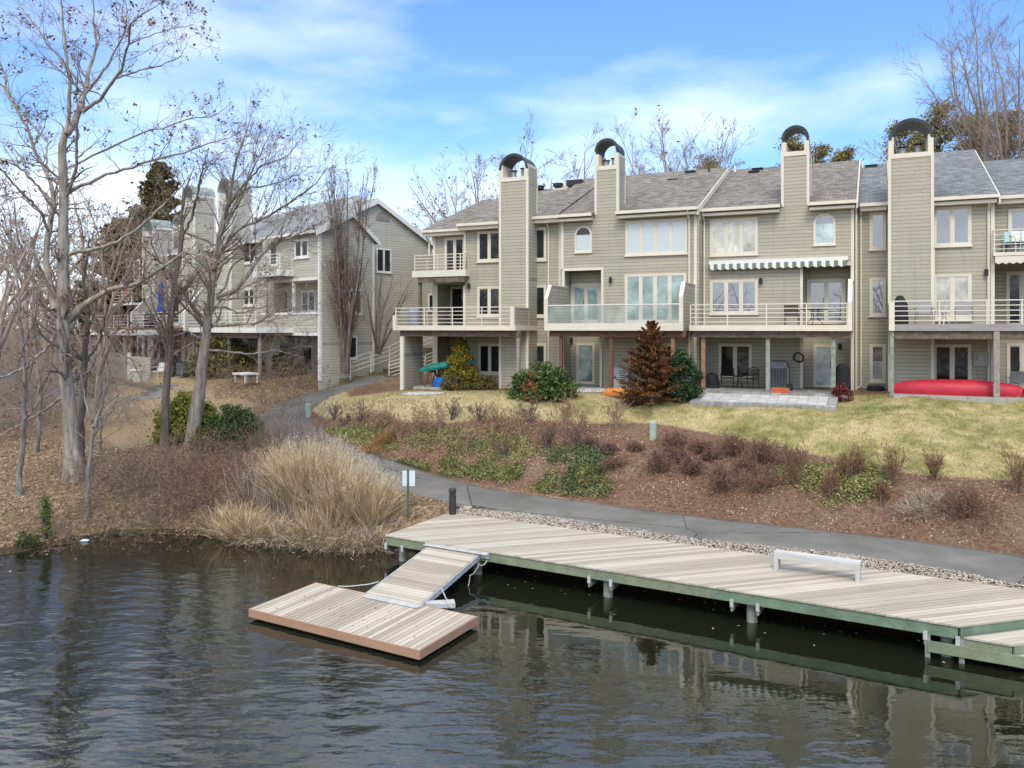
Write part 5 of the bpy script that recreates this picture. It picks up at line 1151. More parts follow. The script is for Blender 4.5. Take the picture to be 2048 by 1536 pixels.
for a_ in (-.75, .3):
    for b_ in (-3.7, -3.0): m.box(s_ + a_, s_ + a_ + .06, b_, b_ + .06, -3.0, -2.55)
m.build('table', TRIMW, lab='low white table half hidden by the rhododendrons', cat='table')
m = MB(ROW); s_ = ROW.S(250, 1.9); m.box(s_ - .9, s_ + .9, -1.88, -1.84, ROW.H(250, 592, 1.9), ROW.H(250, 578, 1.9)); m.build('cloth', REDC, lab='red cloth hung behind the highest far balcony rail', cat='cloth')
# stepping stones
for i, (u, v, a_) in enumerate([(300, 795, .9), (314, 786, .8), (328, 778, .75), (341, 772, .7)]):
    g0 = hit(u, v); m = MB(); m.prism([(g0[0] - a_, g0[1] - .4), (g0[0] + a_ * .7, g0[1] - .35), (g0[0] + a_, g0[1] + .5), (g0[0] - a_ * .6, g0[1] + .45)], 2, g0[2] - .1, g0[2] + .07)
    m.build('stepping_stone', STONE, lab=['lowest and largest grey stepping stone in the far yard', 'second grey stepping stone up from the bushes', 'third grey stepping stone up the far yard', 'topmost grey stepping stone near the air conditioners'][i], cat='paving stone', group='stepping stones in the far yard')
# litter at the shore
WH_ = simple('litter_white', (.62, .66, .68), .4, .1, 6)
for (u, v, lab) in ((169, 1082, 'white plastic bottle floating at the leafy shore'), (512, 1078, 'pinkish white bottle caught in the reeds'), (598, 1087, 'crumpled white wrapper at the foot of the reeds')):
    p = fromH(u, v, -6.83); m = MB(); m.tube([(p[0] - .13, p[1], p[2]), (p[0] - .05, p[1], p[2] + .01), (p[0] + .07, p[1] + .03, p[2]), (p[0] + .13, p[1] + .05, p[2] + .02)], [.03, .055, .055, .02], 8); m.build('bottle' if 'bottle' in lab else 'wrapper', WH_, smooth=True, lab=lab, cat='litter')
# ------------------------------------------------------------------ trees
BARK_OAK = bark('bark_oak', (.17, .14, .11), (.47, .415, .345)); BARK_D = bark('bark_dark', (.09, .07, .062), (.25, .205, .175)); BARK_T = bark('bark_twig', (.17, .13, .11), (.40, .325, .28), 10)
BARK_G = bark('bark_grey', (.14, .125, .115), (.33, .30, .27)); BARK_FAR = bark('bark_far', (.22, .165, .13), (.42, .335, .28), 5)
LEAF_DRY = leafy('dry_leaves', (.10, .04, .03), (.36, .21, .13), 3)
def limb_tree(name, base, limbs, twigs, lab, cat='tree', group=None, Yd=1.5, seed=1, mats=None, leaf=0, leaf_size=.06, k=(7, 4), leafmat=None, wscale=1.0):
    """limbs: [(points (u, v, width px)], first is the trunk); twigs: [dict] levels sprouting from the limbs"""
    g = np.random.default_rng(seed); B = hit(*base); Y0 = B[1]; mats = mats or (BARK_OAK, BARK_T)
    Ps, Rs = [], []
    N0 = 22
    for li, l in enumerate(limbs):
        a = np.array([(p[0], p[1], p[2]) for p in l], float); r = resample(a, N0)
        y = Y0 + (np.linspace(0, 1, N0) * g.uniform(-1, 1) * Yd + np.cumsum(g.normal(size=N0)) * .05 if li else np.cumsum(g.normal(size=N0)) * .03)
        if li: y = y + 0  # leaves the trunk at its depth
        P = np.stack([(r[:, 0] - U0) / F * y, y, (V0 - r[:, 1]) / F * y], 1)
        P[1:-1] += g.normal(size=(N0 - 2, 3)) * .02
        Ps.append(P); Rs.append(np.maximum(r[:, 2] * Y0 / F / 2, .006))
    P, R = np.array(Ps), np.array(Rs)
    o = empty(name, tuple(B), WF, lab, cat, group)
    if np.linalg.norm(P[0, 0] - B) > 0: P[0, 0, 2] = min(P[0, 0, 2], B[2] - .1)
    R *= wscale; R[0, 0] *= 1.2
    V, Q = tubes(P, R, 12); link('trunk', np_mesh('trunk', V - B, Q, 4, mats[0], True), o)
    parts = []; cur = (P, R); last = None
    for i, t in enumerate(twigs):
        t = dict(t); kk = t.pop('k', 3); per = t.pop('per')
        if per == 'len': per = np.maximum(1, (np.linalg.norm(np.diff(cur[0], axis=1), axis=2).sum(1) * t.pop('dens')).astype(int))
        q_ = sprout(cur[0], cur[1], per, g, **t); parts.append(tubes(q_[0], q_[1], kk)); last = q_; cur = q_
    V, Q = merge(parts); cr = link('crown', np_mesh('crown', V - B, Q, 4, mats[1], True), o)
    if leaf:
        pp = last[0][:, -2:].reshape(-1, 3); idx = g.choice(len(pp), min(leaf, len(pp)), replace=False); c = np.repeat(pp[idx], 3, 0) + g.normal(size=(len(idx) * 3, 3)) * .07
        V, Q = leaves(c, leaf_size, g); link('leaves', np_mesh('leaves', V - B, Q, 4, leafmat or LEAF_DRY), o)
    return o
def z1(*p): return [(x * .3125, y * .3125, w) for x, y, w in p]
def z2(*p): return [(x * .3125, 400 + y * .3125, w) for x, y, w in p]
OAK = [[(148, 958, 46), (143, 870, 34), (135, 780, 30), (127, 700, 27), (126, 600, 27), (126, 500, 23), (126, 420, 21), (125, 350, 20), (127, 290, 17), (131, 262, 14)],
       z1((415, 860, 11), (440, 780, 9), (445, 600, 8), (430, 450, 7), (425, 300, 6), (405, 200, 5), (400, 100, 4), (395, 0, 3), (400, -180, 1)),
       z1((430, 860, 15), (500, 740, 15), (520, 650, 14), (555, 560, 11), (572, 430, 8), (600, 350, 7), (622, 270, 6), (600, 150, 4), (595, 0, 3), (600, -180, 1)),
       z1((530, 715, 9), (640, 640, 8), (740, 500, 7), (790, 410, 6), (820, 290, 5), (840, 150, 4), (900, 110, 3), (980, 50, 2), (1060, -10, 1)),
       z1((745, 500, 5), (850, 462, 4), (1000, 430, 3), (1150, 370, 2), (1200, 270, 1)), z1((825, 285, 4), (900, 250, 3), (980, 222, 2), (1100, 185, 2), (1240, 160, 1)),
       z1((555, 590, 6), (640, 480, 6), (700, 400, 5), (770, 270, 4), (810, 190, 4), (780, 80, 3), (790, -60, 1)),
       z1((555, 560, 6), (490, 500, 6), (400, 400, 5), (290, 260, 4), (250, 185, 4), (130, 40, 3), (80, -60, 1)),
       z1((440, 1070, 5), (600, 1000, 5), (740, 930, 5), (900, 850, 4), (1050, 815, 3), (1200, 765, 3), (1380, 740, 2), (1490, 660, 1)),
       z1((425, 1245, 9), (520, 1190, 8), (700, 1110, 7), (880, 1060, 6), (1000, 1020, 5), (1180, 980, 4), (1330, 920, 3), (1450, 890, 2), (1560, 850, 1)),
       z1((425, 1260, 8), (490, 1080, 7), (492, 880, 6), (500, 700, 5), (498, 500, 3), (470, 330, 1)),
       [(112, 620, 22), (103, 590, 17), (95, 545, 15), (93, 510, 14), (97, 470, 13), (104, 430, 12), (108, 395, 11), (102, 360, 9), (75, 312, 8), (53, 256, 7), (25, 203, 6), (9, 175, 5), (-10, 160, 3)],
       z1((120, 690, 5), (40, 560, 5), (20, 450, 4), (-10, 380, 3)), z1((340, 1310, 6), (250, 1200, 6), (110, 1060, 5), (-10, 1015, 4)),
       z1((310, 1480, 7), (270, 1360, 6), (130, 1220, 5), (-10, 1070, 4)), z1((315, 1140, 5), (290, 1000, 5), (310, 910, 4), (250, 850, 3), (150, 740, 2), (40, 700, 1)),
       [(137, 640, 22), (160, 618, 18), (187, 598, 14), (219, 580, 12), (275, 567, 9), (300, 552, 8), (344, 522, 7), (372, 503, 5), (403, 512, 3), (450, 530, 1)],
       [(140, 508, 10), (187, 497, 9), (228, 487, 8), (269, 462, 7), (297, 440, 6), (316, 419, 5), (345, 390, 3), (380, 350, 1)],
       [(120, 660, 9), (90, 700, 7), (50, 735, 6), (15, 750, 5), (-20, 760, 4)], [(130, 790, 7), (90, 820, 6), (40, 850, 5), (-15, 880, 4)], [(135, 620, 7), (200, 650, 5), (235, 700, 4), (270, 725, 3), (285, 770, 1)]]
TW = [dict(per='len', dens=2.8, t0=.25, ang=(30, 70), rr=.42, n=7, wander=.2, up=.05, labs=1.9, rend=.25), dict(per=4, t0=.2, lr=.55, n=5, wander=.2, up=.02, rr=.55), dict(per=5, t0=.2, lr=.65, n=4, wander=.2, rr=.5, rmin=.0036)]
limb_tree('oak_tree', (148, 958), OAK, TW, 'huge bare oak with peeling grey trunk, by the lake at the left', Yd=3.0, seed=4, leaf=750, leaf_size=.07, wscale=.84)
T2 = [[(385, 890, 38), (392, 820, 33), (403, 760, 28), (408, 700, 24), (412, 670, 22), (419, 619, 20), (425, 570, 16), (431, 525, 13), (437, 481, 12), (447, 440, 11), (458, 400, 8), (470, 330, 6), (490, 270, 4), (503, 225, 1)],
      z2((1385, 620, 11), (1480, 590, 11), (1580, 500, 10), (1680, 340, 8), (1800, 260, 6), (1900, 220, 5), (2060, 150, 3), (2200, 60, 1)), z2((1385, 605, 6), (1440, 560, 6), (1480, 430, 5), (1600, 330, 4), (1700, 250, 3), (1850, 100, 1)),
      z2((1390, 635, 6), (1500, 632, 6), (1640, 618, 4), (1800, 600, 1)), z2((1375, 682, 6), (1450, 690, 6), (1540, 725, 4), (1640, 700, 3), (1800, 640, 1)),
      z2((1365, 795, 9), (1480, 800, 8), (1640, 792, 6), (1740, 720, 5), (1850, 700, 3), (2000, 650, 1)), z2((1380, 400, 8), (1430, 290, 8), (1520, 190, 7), (1700, 110, 6), (1850, 20, 5), (2030, -110, 3), (2100, -220, 1)),
      z2((1400, 270, 6), (1440, 140, 6), (1530, 20, 5), (1600, -150, 4), (1680, -330, 2), (1730, -430, 1)), z2((1330, 750, 4), (1290, 690, 4), (1200, 640, 3), (1100, 600, 1)), z2((1345, 730, 5), (1420, 640, 4), (1560, 560, 3), (1700, 500, 1)),
      z2((1320, 960, 7), (1440, 970, 6), (1600, 990, 5), (1760, 960, 3), (1950, 1010, 1)), z2((1315, 900, 5), (1200, 840, 4), (1050, 900, 3), (940, 830, 1)), z1((1450, 1330, 5), (1560, 1180, 5), (1680, 1060, 4), (1850, 1000, 2), (1900, 930, 1)),
      z1((1470, 1300, 5), (1590, 1200, 5), (1750, 1180, 3), (1900, 1120, 2), (2000, 1060, 1)), z2((1400, 300, 5), (1300, 250, 5), (1190, 210, 4), (1100, 180, 2))]
TW2 = [dict(per='len', dens=3.7, t0=.3, ang=(25, 60), rr=.45, n=7, wander=.13, up=.08, labs=2.35, rend=.25), dict(per=5, t0=.2, lr=.55, n=5, wander=.14, up=.05, rr=.55), dict(per=5, t0=.2, lr=.65, n=4, wander=.16, rr=.5, rmin=.0036)]
limb_tree('maple_tree', (385, 890), T2, TW2, 'bare spreading tree whose branches fan to the right before the far row', Yd=3.5, seed=9, leaf=120, leaf_size=.07, wscale=.8)
T3 = [[(329, 895, 18), (330, 862, 16), (334, 744, 14), (341, 650, 12), (347, 587, 11), (356, 525, 9), (366, 469, 8), (360, 430, 6), (372, 380, 4), (390, 330, 1)], [(364, 480, 5), (385, 430, 5), (403, 350, 4), (415, 300, 1)], [(350, 560, 5), (318, 520, 4), (290, 500, 1)], [(345, 600, 4), (380, 560, 3), (420, 540, 1)]]
limb_tree('young_tree', (329, 895), T3, TW2, 'slender straight bare tree just left of the spreading tree', seed=11, Yd=1.5, mats=(BARK_D, BARK_T), leaf=150)
small = [((38, 990), [[(38, 990, 11), (43, 930, 10), (46, 860, 9), (52, 790, 8), (45, 700, 7), (40, 620, 5), (30, 520, 2)], [(48, 840, 4), (80, 800, 3), (120, 780, 1)], [(44, 700, 4), (70, 640, 3), (80, 560, 1)]], 'thin grey tree leaning at the far left of the bank'),
         ((73, 905), [[(73, 905, 10), (78, 860, 9), (80, 780, 8), (72, 700, 6), (66, 600, 4), (70, 500, 1)], [(79, 790, 4), (100, 740, 3), (110, 680, 1)]], 'thin tree behind the leaning grey one at the far left'),
         ((174, 1035), [[(174, 1035, 9), (177, 960, 8), (180, 890, 8), (188, 850, 7), (205, 810, 5), (215, 760, 3), (222, 700, 1)], [(186, 855, 4), (170, 800, 3), (160, 740, 1)], [(204, 815, 3), (235, 790, 2), (262, 770, 1)], [(190, 845, 3), (240, 800, 2), (300, 790, 1)]], 'young sapling closest to the water, right of the huge oak'),
         ((163, 930), [[(163, 930, 16), (160, 870, 15), (165, 800, 12), (170, 720, 11), (176, 640, 9), (170, 560, 6), (178, 480, 3)], [(170, 730, 5), (200, 680, 4), (215, 610, 2)]], 'dark trunk close behind the huge oak'),
         ((200, 905), [[(200, 905, 6), (202, 850, 5), (200, 780, 5), (206, 720, 3), (200, 650, 1)], [(202, 850, 3), (225, 820, 2), (240, 780, 1)]], 'spindly sapling in the straw coloured yard')]
for i, (b_, l_, lab) in enumerate(small):
    limb_tree('young_tree', b_, l_, [dict(per='len', dens=2.2, t0=.25, ang=(30, 65), rr=.45, n=6, wander=.17, up=.05, labs=1.2), dict(per=4, t0=.2, lr=.55, n=4, wander=.18, rr=.55, rmin=.0045)], lab, seed=20 + i, Yd=.8, mats=(BARK_G if i != 3 else BARK_D, BARK_T), leaf=60 if i % 2 else 0, k=(6, 3), group='slender trees on the left bank')
# multi-stemmed tree in front of the gable, upright hornbeam, trees behind the roofs
def at_ground(u, Y): k = (u - U0) / F; return np.array([k * Y, Y, tz(k * Y, Y)])
def free_tree(name, B, h, lab, g, stems=5, spread=.35, r0=.1, levels=None, mats=None, cat='tree', group=None, up=.03, wander=.07, leaf=0, leaf_size=.07, leafmat=None, n0=12, lowfork=.0, nk=3):
    o = empty(name, tuple(B), WF, lab, cat, group); mats = mats or (BARK_G, BARK_T)
    az = g.uniform(0, 6.28) + np.arange(stems) * 2.4; tilt = spread * g.uniform(.4, 1.1, stems)
    di = np.stack([np.cos(az) * np.sin(tilt), np.sin(az) * np.sin(tilt), np.cos(tilt)], 1)
    if lowfork > 0:
        t = branch(B[None] - [[0, 0, .2]], np.array([[0, 0, 1.]]), np.array([h * lowfork + .2]), np.array([r0]), 8, .03, 0, g, .75); tr = tubes(t[0], t[1], 10)
        st = np.repeat(t[0][:, -1], stems, 0); rr = np.full(stems, r0 * .6); P, R = branch(st, di, h * (1 - lowfork) * g.uniform(.75, 1.05, stems), rr, n0, wander, up, g, .12); V, Q = merge([tr, tubes(P, R, 6)])
    else:
        P, R = branch(np.repeat(B[None] - [[0, 0, .15]], stems, 0) + g.normal(size=(stems, 3)) * [[r0, r0, 0]], di, h * g.uniform(.75, 1.05, stems), np.full(stems, r0) * g.uniform(.6, 1, stems), n0, wander, up, g, .12); V, Q = tubes(P, R, 6)
    link('trunk', np_mesh('trunk', V - B, Q, 4, mats[0], True), o)
    cur = (P, R); parts = []; last = cur
    for t in levels: q_ = sprout(cur[0], cur[1], g=None, **t) if 0 else sprout(cur[0], cur[1], t['per'], g, **{a: b for a, b in t.items() if a != 'per'}); parts.append(tubes(q_[0], q_[1], nk)); cur = q_
    V, Q = merge(parts); link('crown', np_mesh('crown', V - B, Q, 4, mats[1], True), o)
    if leaf:
        pp = cur[0][:, 1:].reshape(-1, 3); c = pp[g.integers(0, len(pp), leaf)] + g.normal(size=(leaf, 3)) * .12; V, Q = leaves(c, leaf_size, g); link('leaves', np_mesh('leaves', V - B, Q, 4, leafmat or LEAF_DRY), o)
    return o
g = np.random.default_rng(31); s_, y_ = 1.6, ty(757, 1.6); B = np.array(ROW.w((1.6, y_, 0))[:2]); B = np.array([B[0], B[1], max(tz(*B), (V0 - 702) / F * B[1])])
free_tree('ornamental_tree', B, 5.2, 'bare many stemmed tree standing against the grey gable wall', g, 7, .75, .09, [dict(per=6, t0=.3, lr=.5, ang=(20, 45), n=6, wander=.1, up=.08, rr=.5), dict(per=5, t0=.2, lr=.5, ang=(20, 50), n=4, wander=.12, up=.05, rr=.5)], (BARK_D, BARK_T), up=.03)
B = np.array(ROW.w((1.2, ty(692, 1.2), 0))[:2]); B = np.array([B[0], B[1], (V0 - 742) / F * B[1]]); HORN = leafy('hornbeam_leaf', (.14, .08, .055), (.34, .235, .165), 2)
free_tree('hornbeam', B, 10.8, 'tall narrow columnar tree with reddish upright twigs before the gable corner', g, 8, .055, .13, [dict(per=20, t0=.16, lr=.24, ang=(12, 28), n=7, wander=.05, up=.22, rr=.5), dict(per=7, t0=.1, lr=.5, ang=(15, 35), n=5, wander=.08, up=.12, rr=.5, rmin=.006), dict(per=2, t0=.2, lr=.6, ang=(15, 40), n=3, wander=.1, up=.1, rr=.6, rmin=.005)], (BARK_D, bark('bark_rusty', (.13, .085, .07), (.30, .21, .17), 10)), up=.03, leaf=2500, leaf_size=.05, leafmat=HORN, wander=.035, lowfork=.0)
LV = [dict(per=9, t0=.2, lr=.45, ang=(22, 50), n=6, wander=.12, up=.06, rr=.45, rmin=.011), dict(per=7, t0=.15, lr=.5, ang=(20, 55), n=5, wander=.14, up=.04, rr=.5, rmin=.008), dict(per=5, t0=.2, lr=.6, ang=(20, 55), n=4, wander=.15, rr=.6, rmin=.006)]
for i, (u, Y, h_, lab, lf, sp, st) in enumerate([(1352, 56, 14.6, 'large bare tree rising behind the second roof', 260, .8, 13), (975, 58, 13.3, 'bare tree behind the leftmost chimney of the near row', 220, .75, 7), (905, 60, 11.0, 'smaller bare tree behind the left end of the near row', 260, .8, 6), (1075, 60, 14.6, 'bare tree behind the two leftmost chimneys', 120, .6, 6), (1235, 60, 13, 'bare tree just right of the second chimney', 60, .7, 6), (1450, 62, 13.3, 'bare tree behind the roof between the houses with brown shingles', 60, .7, 6), (2030, 54, 21.0, 'tall bare tree rising above the far right roof', 0, .75, 12), (1985, 58, 13.5, 'second bare tree above the right roofs', 0, .6, 6)]):
    free_tree('bare_tree', at_ground(u, Y), h_ * 1.1, lab, g, st + 3, sp * .9, .24, LV if i not in (0, 6) else [dict(per=13, t0=.25, lr=.38, ang=(22, 50), n=6, wander=.12, up=.07, rr=.45, rmin=.012)] + LV[1:], (BARK_FAR, BARK_FAR), group='bare trees behind the near row', leaf=lf, leaf_size=.12, lowfork=.32, up=.05)
# ---- bushy crowns made of leaf clumps
def bush(name, B, rx_, ry_, rz_, lab, mat, g, nc=60, per=60, size=.05, cat='shrub', group=None, shape='round', flat=0., stem=True, dens=.16, up=.5, asp=.5, stemmat=None):
    o = empty(name, tuple(B), WF, lab, cat, group)
    v = unit(g.normal(size=(nc, 3))); v[:, 2] = np.abs(v[:, 2]) if shape != 'ball' else v[:, 2]
    r = g.uniform(.55, .98, nc)[:, None]
    if shape == 'cone':
        t = g.uniform(0, 1, nc) ** .8; an = g.uniform(0, 6.28, nc); rad = (1 - t) ** .85 * g.uniform(.5, 1.05, nc) * (1 + .25 * np.sin(t * 22)); c = np.stack([np.cos(an) * rad * rx_, np.sin(an) * rad * ry_, t * rz_], 1)
    elif shape == 'egg':
        t = g.uniform(.02, 1, nc); an = g.uniform(0, 6.28, nc); rad = np.sin(np.pi * (t * .78 + .22)) ** .7 * g.uniform(.55, 1.05, nc); c = np.stack([np.cos(an) * rad * rx_, np.sin(an) * rad * ry_, t * rz_], 1)
    else: c = v * r * np.array([rx_, ry_, rz_]); c[:, 2] = np.maximum(c[:, 2], .08 * rz_)
    cs = dens * (rx_ + ry_) * g.uniform(.6, 1.3, nc)
    pts = np.repeat(c, per, 0) + unit(g.normal(size=(nc * per, 3))) * (g.uniform(.2, 1, nc * per) ** .5 * np.repeat(cs, per))[:, None] * np.array([1, 1, .8])
    pts[:, 2] = np.maximum(pts[:, 2], .02)
    V, Q = leaves(pts + B, size, g, flat, asp); link('foliage', np_mesh('foliage', V - B, Q, 4, mat), o)
    if stem:
        ends = c + B; st = np.repeat(B[None] - [[0, 0, .1]], nc, 0); P = st[:, None] + (ends - st)[:, None] * np.linspace(0, 1, 5)[None, :, None]; P[:, 1:-1] += g.normal(size=(nc, 3, 3)) * .05 * rx_
        R = np.broadcast_to(np.linspace(.022, .006, 5) * max(.5, rz_), (nc, 5)); V, Q = tubes(P, R, 3); link('stems', np_mesh('stems', V - B, Q, 4, stemmat or BARK_D), o)
    return o
def gz(u, v, H=None): return hit(u, v)
g = np.random.default_rng(41)
YEL = leafy('golden_leaf', (.07, .07, .012), (.40, .30, .035), 5); BOX_ = leafy('olive_leaf', (.06, .06, .02), (.20, .175, .055), 7); LAUR = leafy('laurel_leaf', (.03, .05, .014), (.14, .21, .06), 4, .45)
RUSTY = leafy('rust_needles', (.035, .017, .008), (.29, .125, .04), 4); HOL = leafy('holly_leaf', (.012, .035, .012), (.065, .12, .045), 4, .45); ORN = leafy('orange_leaf', (.16, .06, .025), (.44, .20, .07), 5)
YG = leafy('yellow_green_leaf', (.10, .12, .018), (.38, .37, .06), 4); DG = leafy('dark_green_leaf', (.02, .045, .014), (.10, .15, .04), 4); RHO = leafy('rhododendron_leaf', (.06, .065, .02), (.25, .22, .07), 3); PINE = leafy('pine_needles', (.055, .06, .02), (.33, .27, .10), .8); PINE2 = leafy('olive_pine', (.11, .10, .035), (.38, .31, .11), .6)
def B_(u, v): return hit(u, v)
bush('golden_cypress', B_(922, 778), 1.02, .9, 2.35, 'big yellow green conical shrub under the leftmost balcony', YEL, g, 170, 70, .06, shape='cone', dens=.15)
for u, v, rx_, rz_, lab in ((911, 781, .75, .8, 'clipped olive shrub at the foot of the yellow cone shrub'), (971, 779, .62, .75, 'round olive shrub below the ground floor window')): bush('boxwood', B_(u, v), rx_, rx_ * .9, rz_, lab, BOX_, g, 90, 70, .035, 'shrub', 'clipped olive shrubs', 'round', dens=.12)
bush('rhododendron', B_(1083, 795), 1.55, 1.1, 1.55, 'wide glossy green shrub in front of the tall chimney house', LAUR, g, 190, 60, .07, dens=.12)
bush('dwarf_conifer', B_(1062, 803), .42, .4, 1.2, 'small rusty orange conifer in front of the glossy green shrub', ORN, g, 60, 60, .04, shape='egg', dens=.14)
hb = hit(1362, 800); bush('holly', hb, .78, .8, 1.95, 'dark green upright shrub behind the rust coloured conifer', HOL, g, 170, 60, .06, shape='egg', dens=.15)
def conifer(name, B, h, r, lab, mat, g, n=120, per=150, size=.05, droop=.1, cat='conifer', group=None, bare=.05, tipup=.25, fan=.24):
    o = empty(name, tuple(B), WF, lab, cat, group)
    tp = np.stack([np.zeros(10), np.zeros(10), np.linspace(-.2, h * .97, 10)], 1) + B; V, Q = tubes(tp[None], np.linspace(.03 * h, .008, 10)[None], 8); link('trunk', np_mesh('trunk', V - B, Q, 4, BARK_D, True), o)
    t = np.sort(g.uniform(0, 1, n)) ** .85; z = h * (bare + (1 - bare) * t); az = g.uniform(0, 6.28, n); ln = r * ((1 - t) ** .75 * .93 + .07) * g.uniform(.62, 1.18, n)
    di = np.stack([np.cos(az), np.sin(az), np.full(n, -droop) + t * .7], 1); P, R = branch(B + np.stack([0 * z, 0 * z, z], 1), di, ln, np.full(n, .02 + .004 * h), 7, .06, tipup * .12, g, .2)
    V, Q = tubes(P, R, 4); link('branches', np_mesh('branches', V - B, Q, 4, BARK_D), o)
    u_ = g.uniform(.12, 1.0, (n, per)); i0 = np.minimum((u_ * 6).astype(int), 5); fr = (u_ * 6 - i0)[..., None]; ids = np.arange(n)[:, None]; c = P[ids, i0] * (1 - fr) + P[ids, i0 + 1] * fr
    sp = (ln[:, None] * fan * (1.05 - .6 * u_))[..., None]; c = c + unit(g.normal(size=c.shape)) * sp * g.uniform(.1, 1, (n, per, 1)) * np.array([1, 1, .42])
    V, Q = leaves(c.reshape(-1, 3), size, g, .3, .38); link('foliage', np_mesh('foliage', V - B, Q, 4, mat), o); return o
conifer('blue_spruce', hit(1304, 812), 3.45, 1.68, 'rust brown conifer standing on the lawn before the second house', RUSTY, g, 170, 220, .055, .0, fan=.24)
bush('nandina', hit(1681, 802), .42, .42, .75, 'small dark red shrub at the corner of the paver patio', leafy('red_leaf', (.05, .008, .012), (.25, .06, .05), 7), g, 40, 40, .05)
bush('azalea', hit(1270, 810), .6, .5, .75, 'low purple red shrub between the kayak and the rust brown conifer', leafy('purple_leaf', (.07, .02, .03), (.25, .11, .10), 6), g, 50, 26, .04, dens=.2)
bush('evergreen_shrub', hit(375, 880), 1.5, 1.2, 2.05, 'large yellow green shrub behind the two slanting trunks', YG, g, 260, 60, .07, dens=.12); bush('evergreen_shrub', hit(466, 893), 1.38, 1.1, 1.8, 'rounded dark green shrub beside the path bend', DG, g, 230, 60, .06, dens=.12); bush('evergreen_shrub', hit(425, 900), .9, .9, 1.0, 'low olive shrub filling the gap between yellow green and dark green shrubs', BOX_, g, 90, 50, .05, dens=.15)
for u, v, rx_, rz_, lab in ((440, 752, 2.1, 2.6, 'loose yellowish rhododendron under the far white balcony'), (578, 752, 1.1, 1.8, 'small loose rhododendron before the porch opening of the end house'), (490, 750, 1.2, 1.9, 'olive rhododendron beside the low white table')): bush('rhododendron', hit(u, v), rx_, rx_ * .7, rz_, lab, RHO, g, int(60 * rx_), 40, .10, 'shrub', 'rhododendrons along the far row', dens=.12, shape='round')
bush('laurel', hit(184, 792), .95, .8, 1.5, 'pale yellow green shrub right of the huge oak', YG, g, 70, 40, .09, dens=.14); bush('laurel', hit(155, 762), 1.2, 1.0, 1.9, 'olive brown shrub beside the grey board wall', BOX_, g, 90, 40, .08, dens=.14)
bush('seedling', hit(90, 1078), .28, .28, 1.3, 'small bright green seedling cedar at the water edge', leafy('cedar', (.05, .08, .015), (.22, .27, .06), 8), g, 50, 40, .03, shape='cone', dens=.22); bush('seedling', hit(55, 1095), .4, .3, .5, 'low dark green creeper hanging over the bank', DG, g, 30, 40, .03)
bush('small_shrub', hit(672, 745), .5, .5, 1.0, 'thin green shrub at the foot of the columnar tree', BOX_, g, 25, 30, .05)
# tall evergreens behind the far row, pines behind the near row
conifer('evergreen_tree', at_ground(322, 78), 17.8, 5.2, 'tall ragged evergreen behind the far chimneys', PINE, g, 260, 190, .27, .05, 'tree', 'evergreens behind the far row', .2); conifer('evergreen_tree', at_ground(236, 74), 12.0, 4.8, 'broad evergreen left of the far chimneys', PINE, g, 220, 190, .27, .15, 'tree', 'evergreens behind the far row', .1); conifer('evergreen_tree', at_ground(268, 86), 13.5, 4.0, 'evergreen between the tall ragged one and the broad one', PINE, g, 170, 170, .27, .1, 'tree', 'evergreens behind the far row', .1)
for i, (u, Y, h_, r, lab) in enumerate([(1420, 66, 16.2, 2.6, 'small pine top peeking over the roof left of the third chimney'), (1590, 66, 17.8, 3.2, 'pine seen through the third chimney arch'), (1640, 66, 17.0, 2.2, 'pine just right of the third chimney'), (1690, 64, 16.4, 2.2, 'pine over the joint of brown and grey roofs'), (1800, 62, 17.6, 3.0, 'pine seen through the rightmost chimney arch'), (1880, 60, 18.6, 3.8, 'olive pine right of the rightmost chimney'), (1945, 60, 17.8, 4.2, 'olive pine above the right gable slope'), (2010, 58, 17.6, 4.2, 'olive pine at the upper right edge'), (1845, 66, 18.0, 3.0, 'olive pine between chimney arch and right roof')]):
    bs = at_ground(u, Y); o = empty('pine_tree', tuple(bs), WF, lab, 'tree', 'pines behind the near row'); n = 90
    V, Q = tubes((bs + np.stack([np.zeros(8), np.zeros(8), np.linspace(0, h_ * .96, 8)], 1))[None], np.linspace(.2, .03, 8)[None], 7); link('trunk', np_mesh('trunk', V - bs, Q, 4, BARK_D, True), o)
    t = g.uniform(.35, 1, n); az = g.uniform(0, 6.28, n); P, R = branch(bs + np.stack([0 * t, 0 * t, t * h_ * .97], 1), np.stack([np.cos(az), np.sin(az), g.uniform(.1, .9, n)], 1), r * (1.15 - t) * g.uniform(.6, 1.3, n) * 1.2 + .3, np.full(n, .05), 6, .12, .05, g, .2); V, Q = tubes(P, R, 3); link('branches', np_mesh('branches', V - bs, Q, 4, BARK_D), o)
    c = P[:, 2:].reshape(-1, 3); c = np.repeat(c, 26, 0) + g.normal(size=(len(c) * 26, 3)) * np.array([.28, .28, .2]); V, Q = leaves(c, .13, g, 0, .35); link('foliage', np_mesh('foliage', V - bs, Q, 4, PINE2), o)
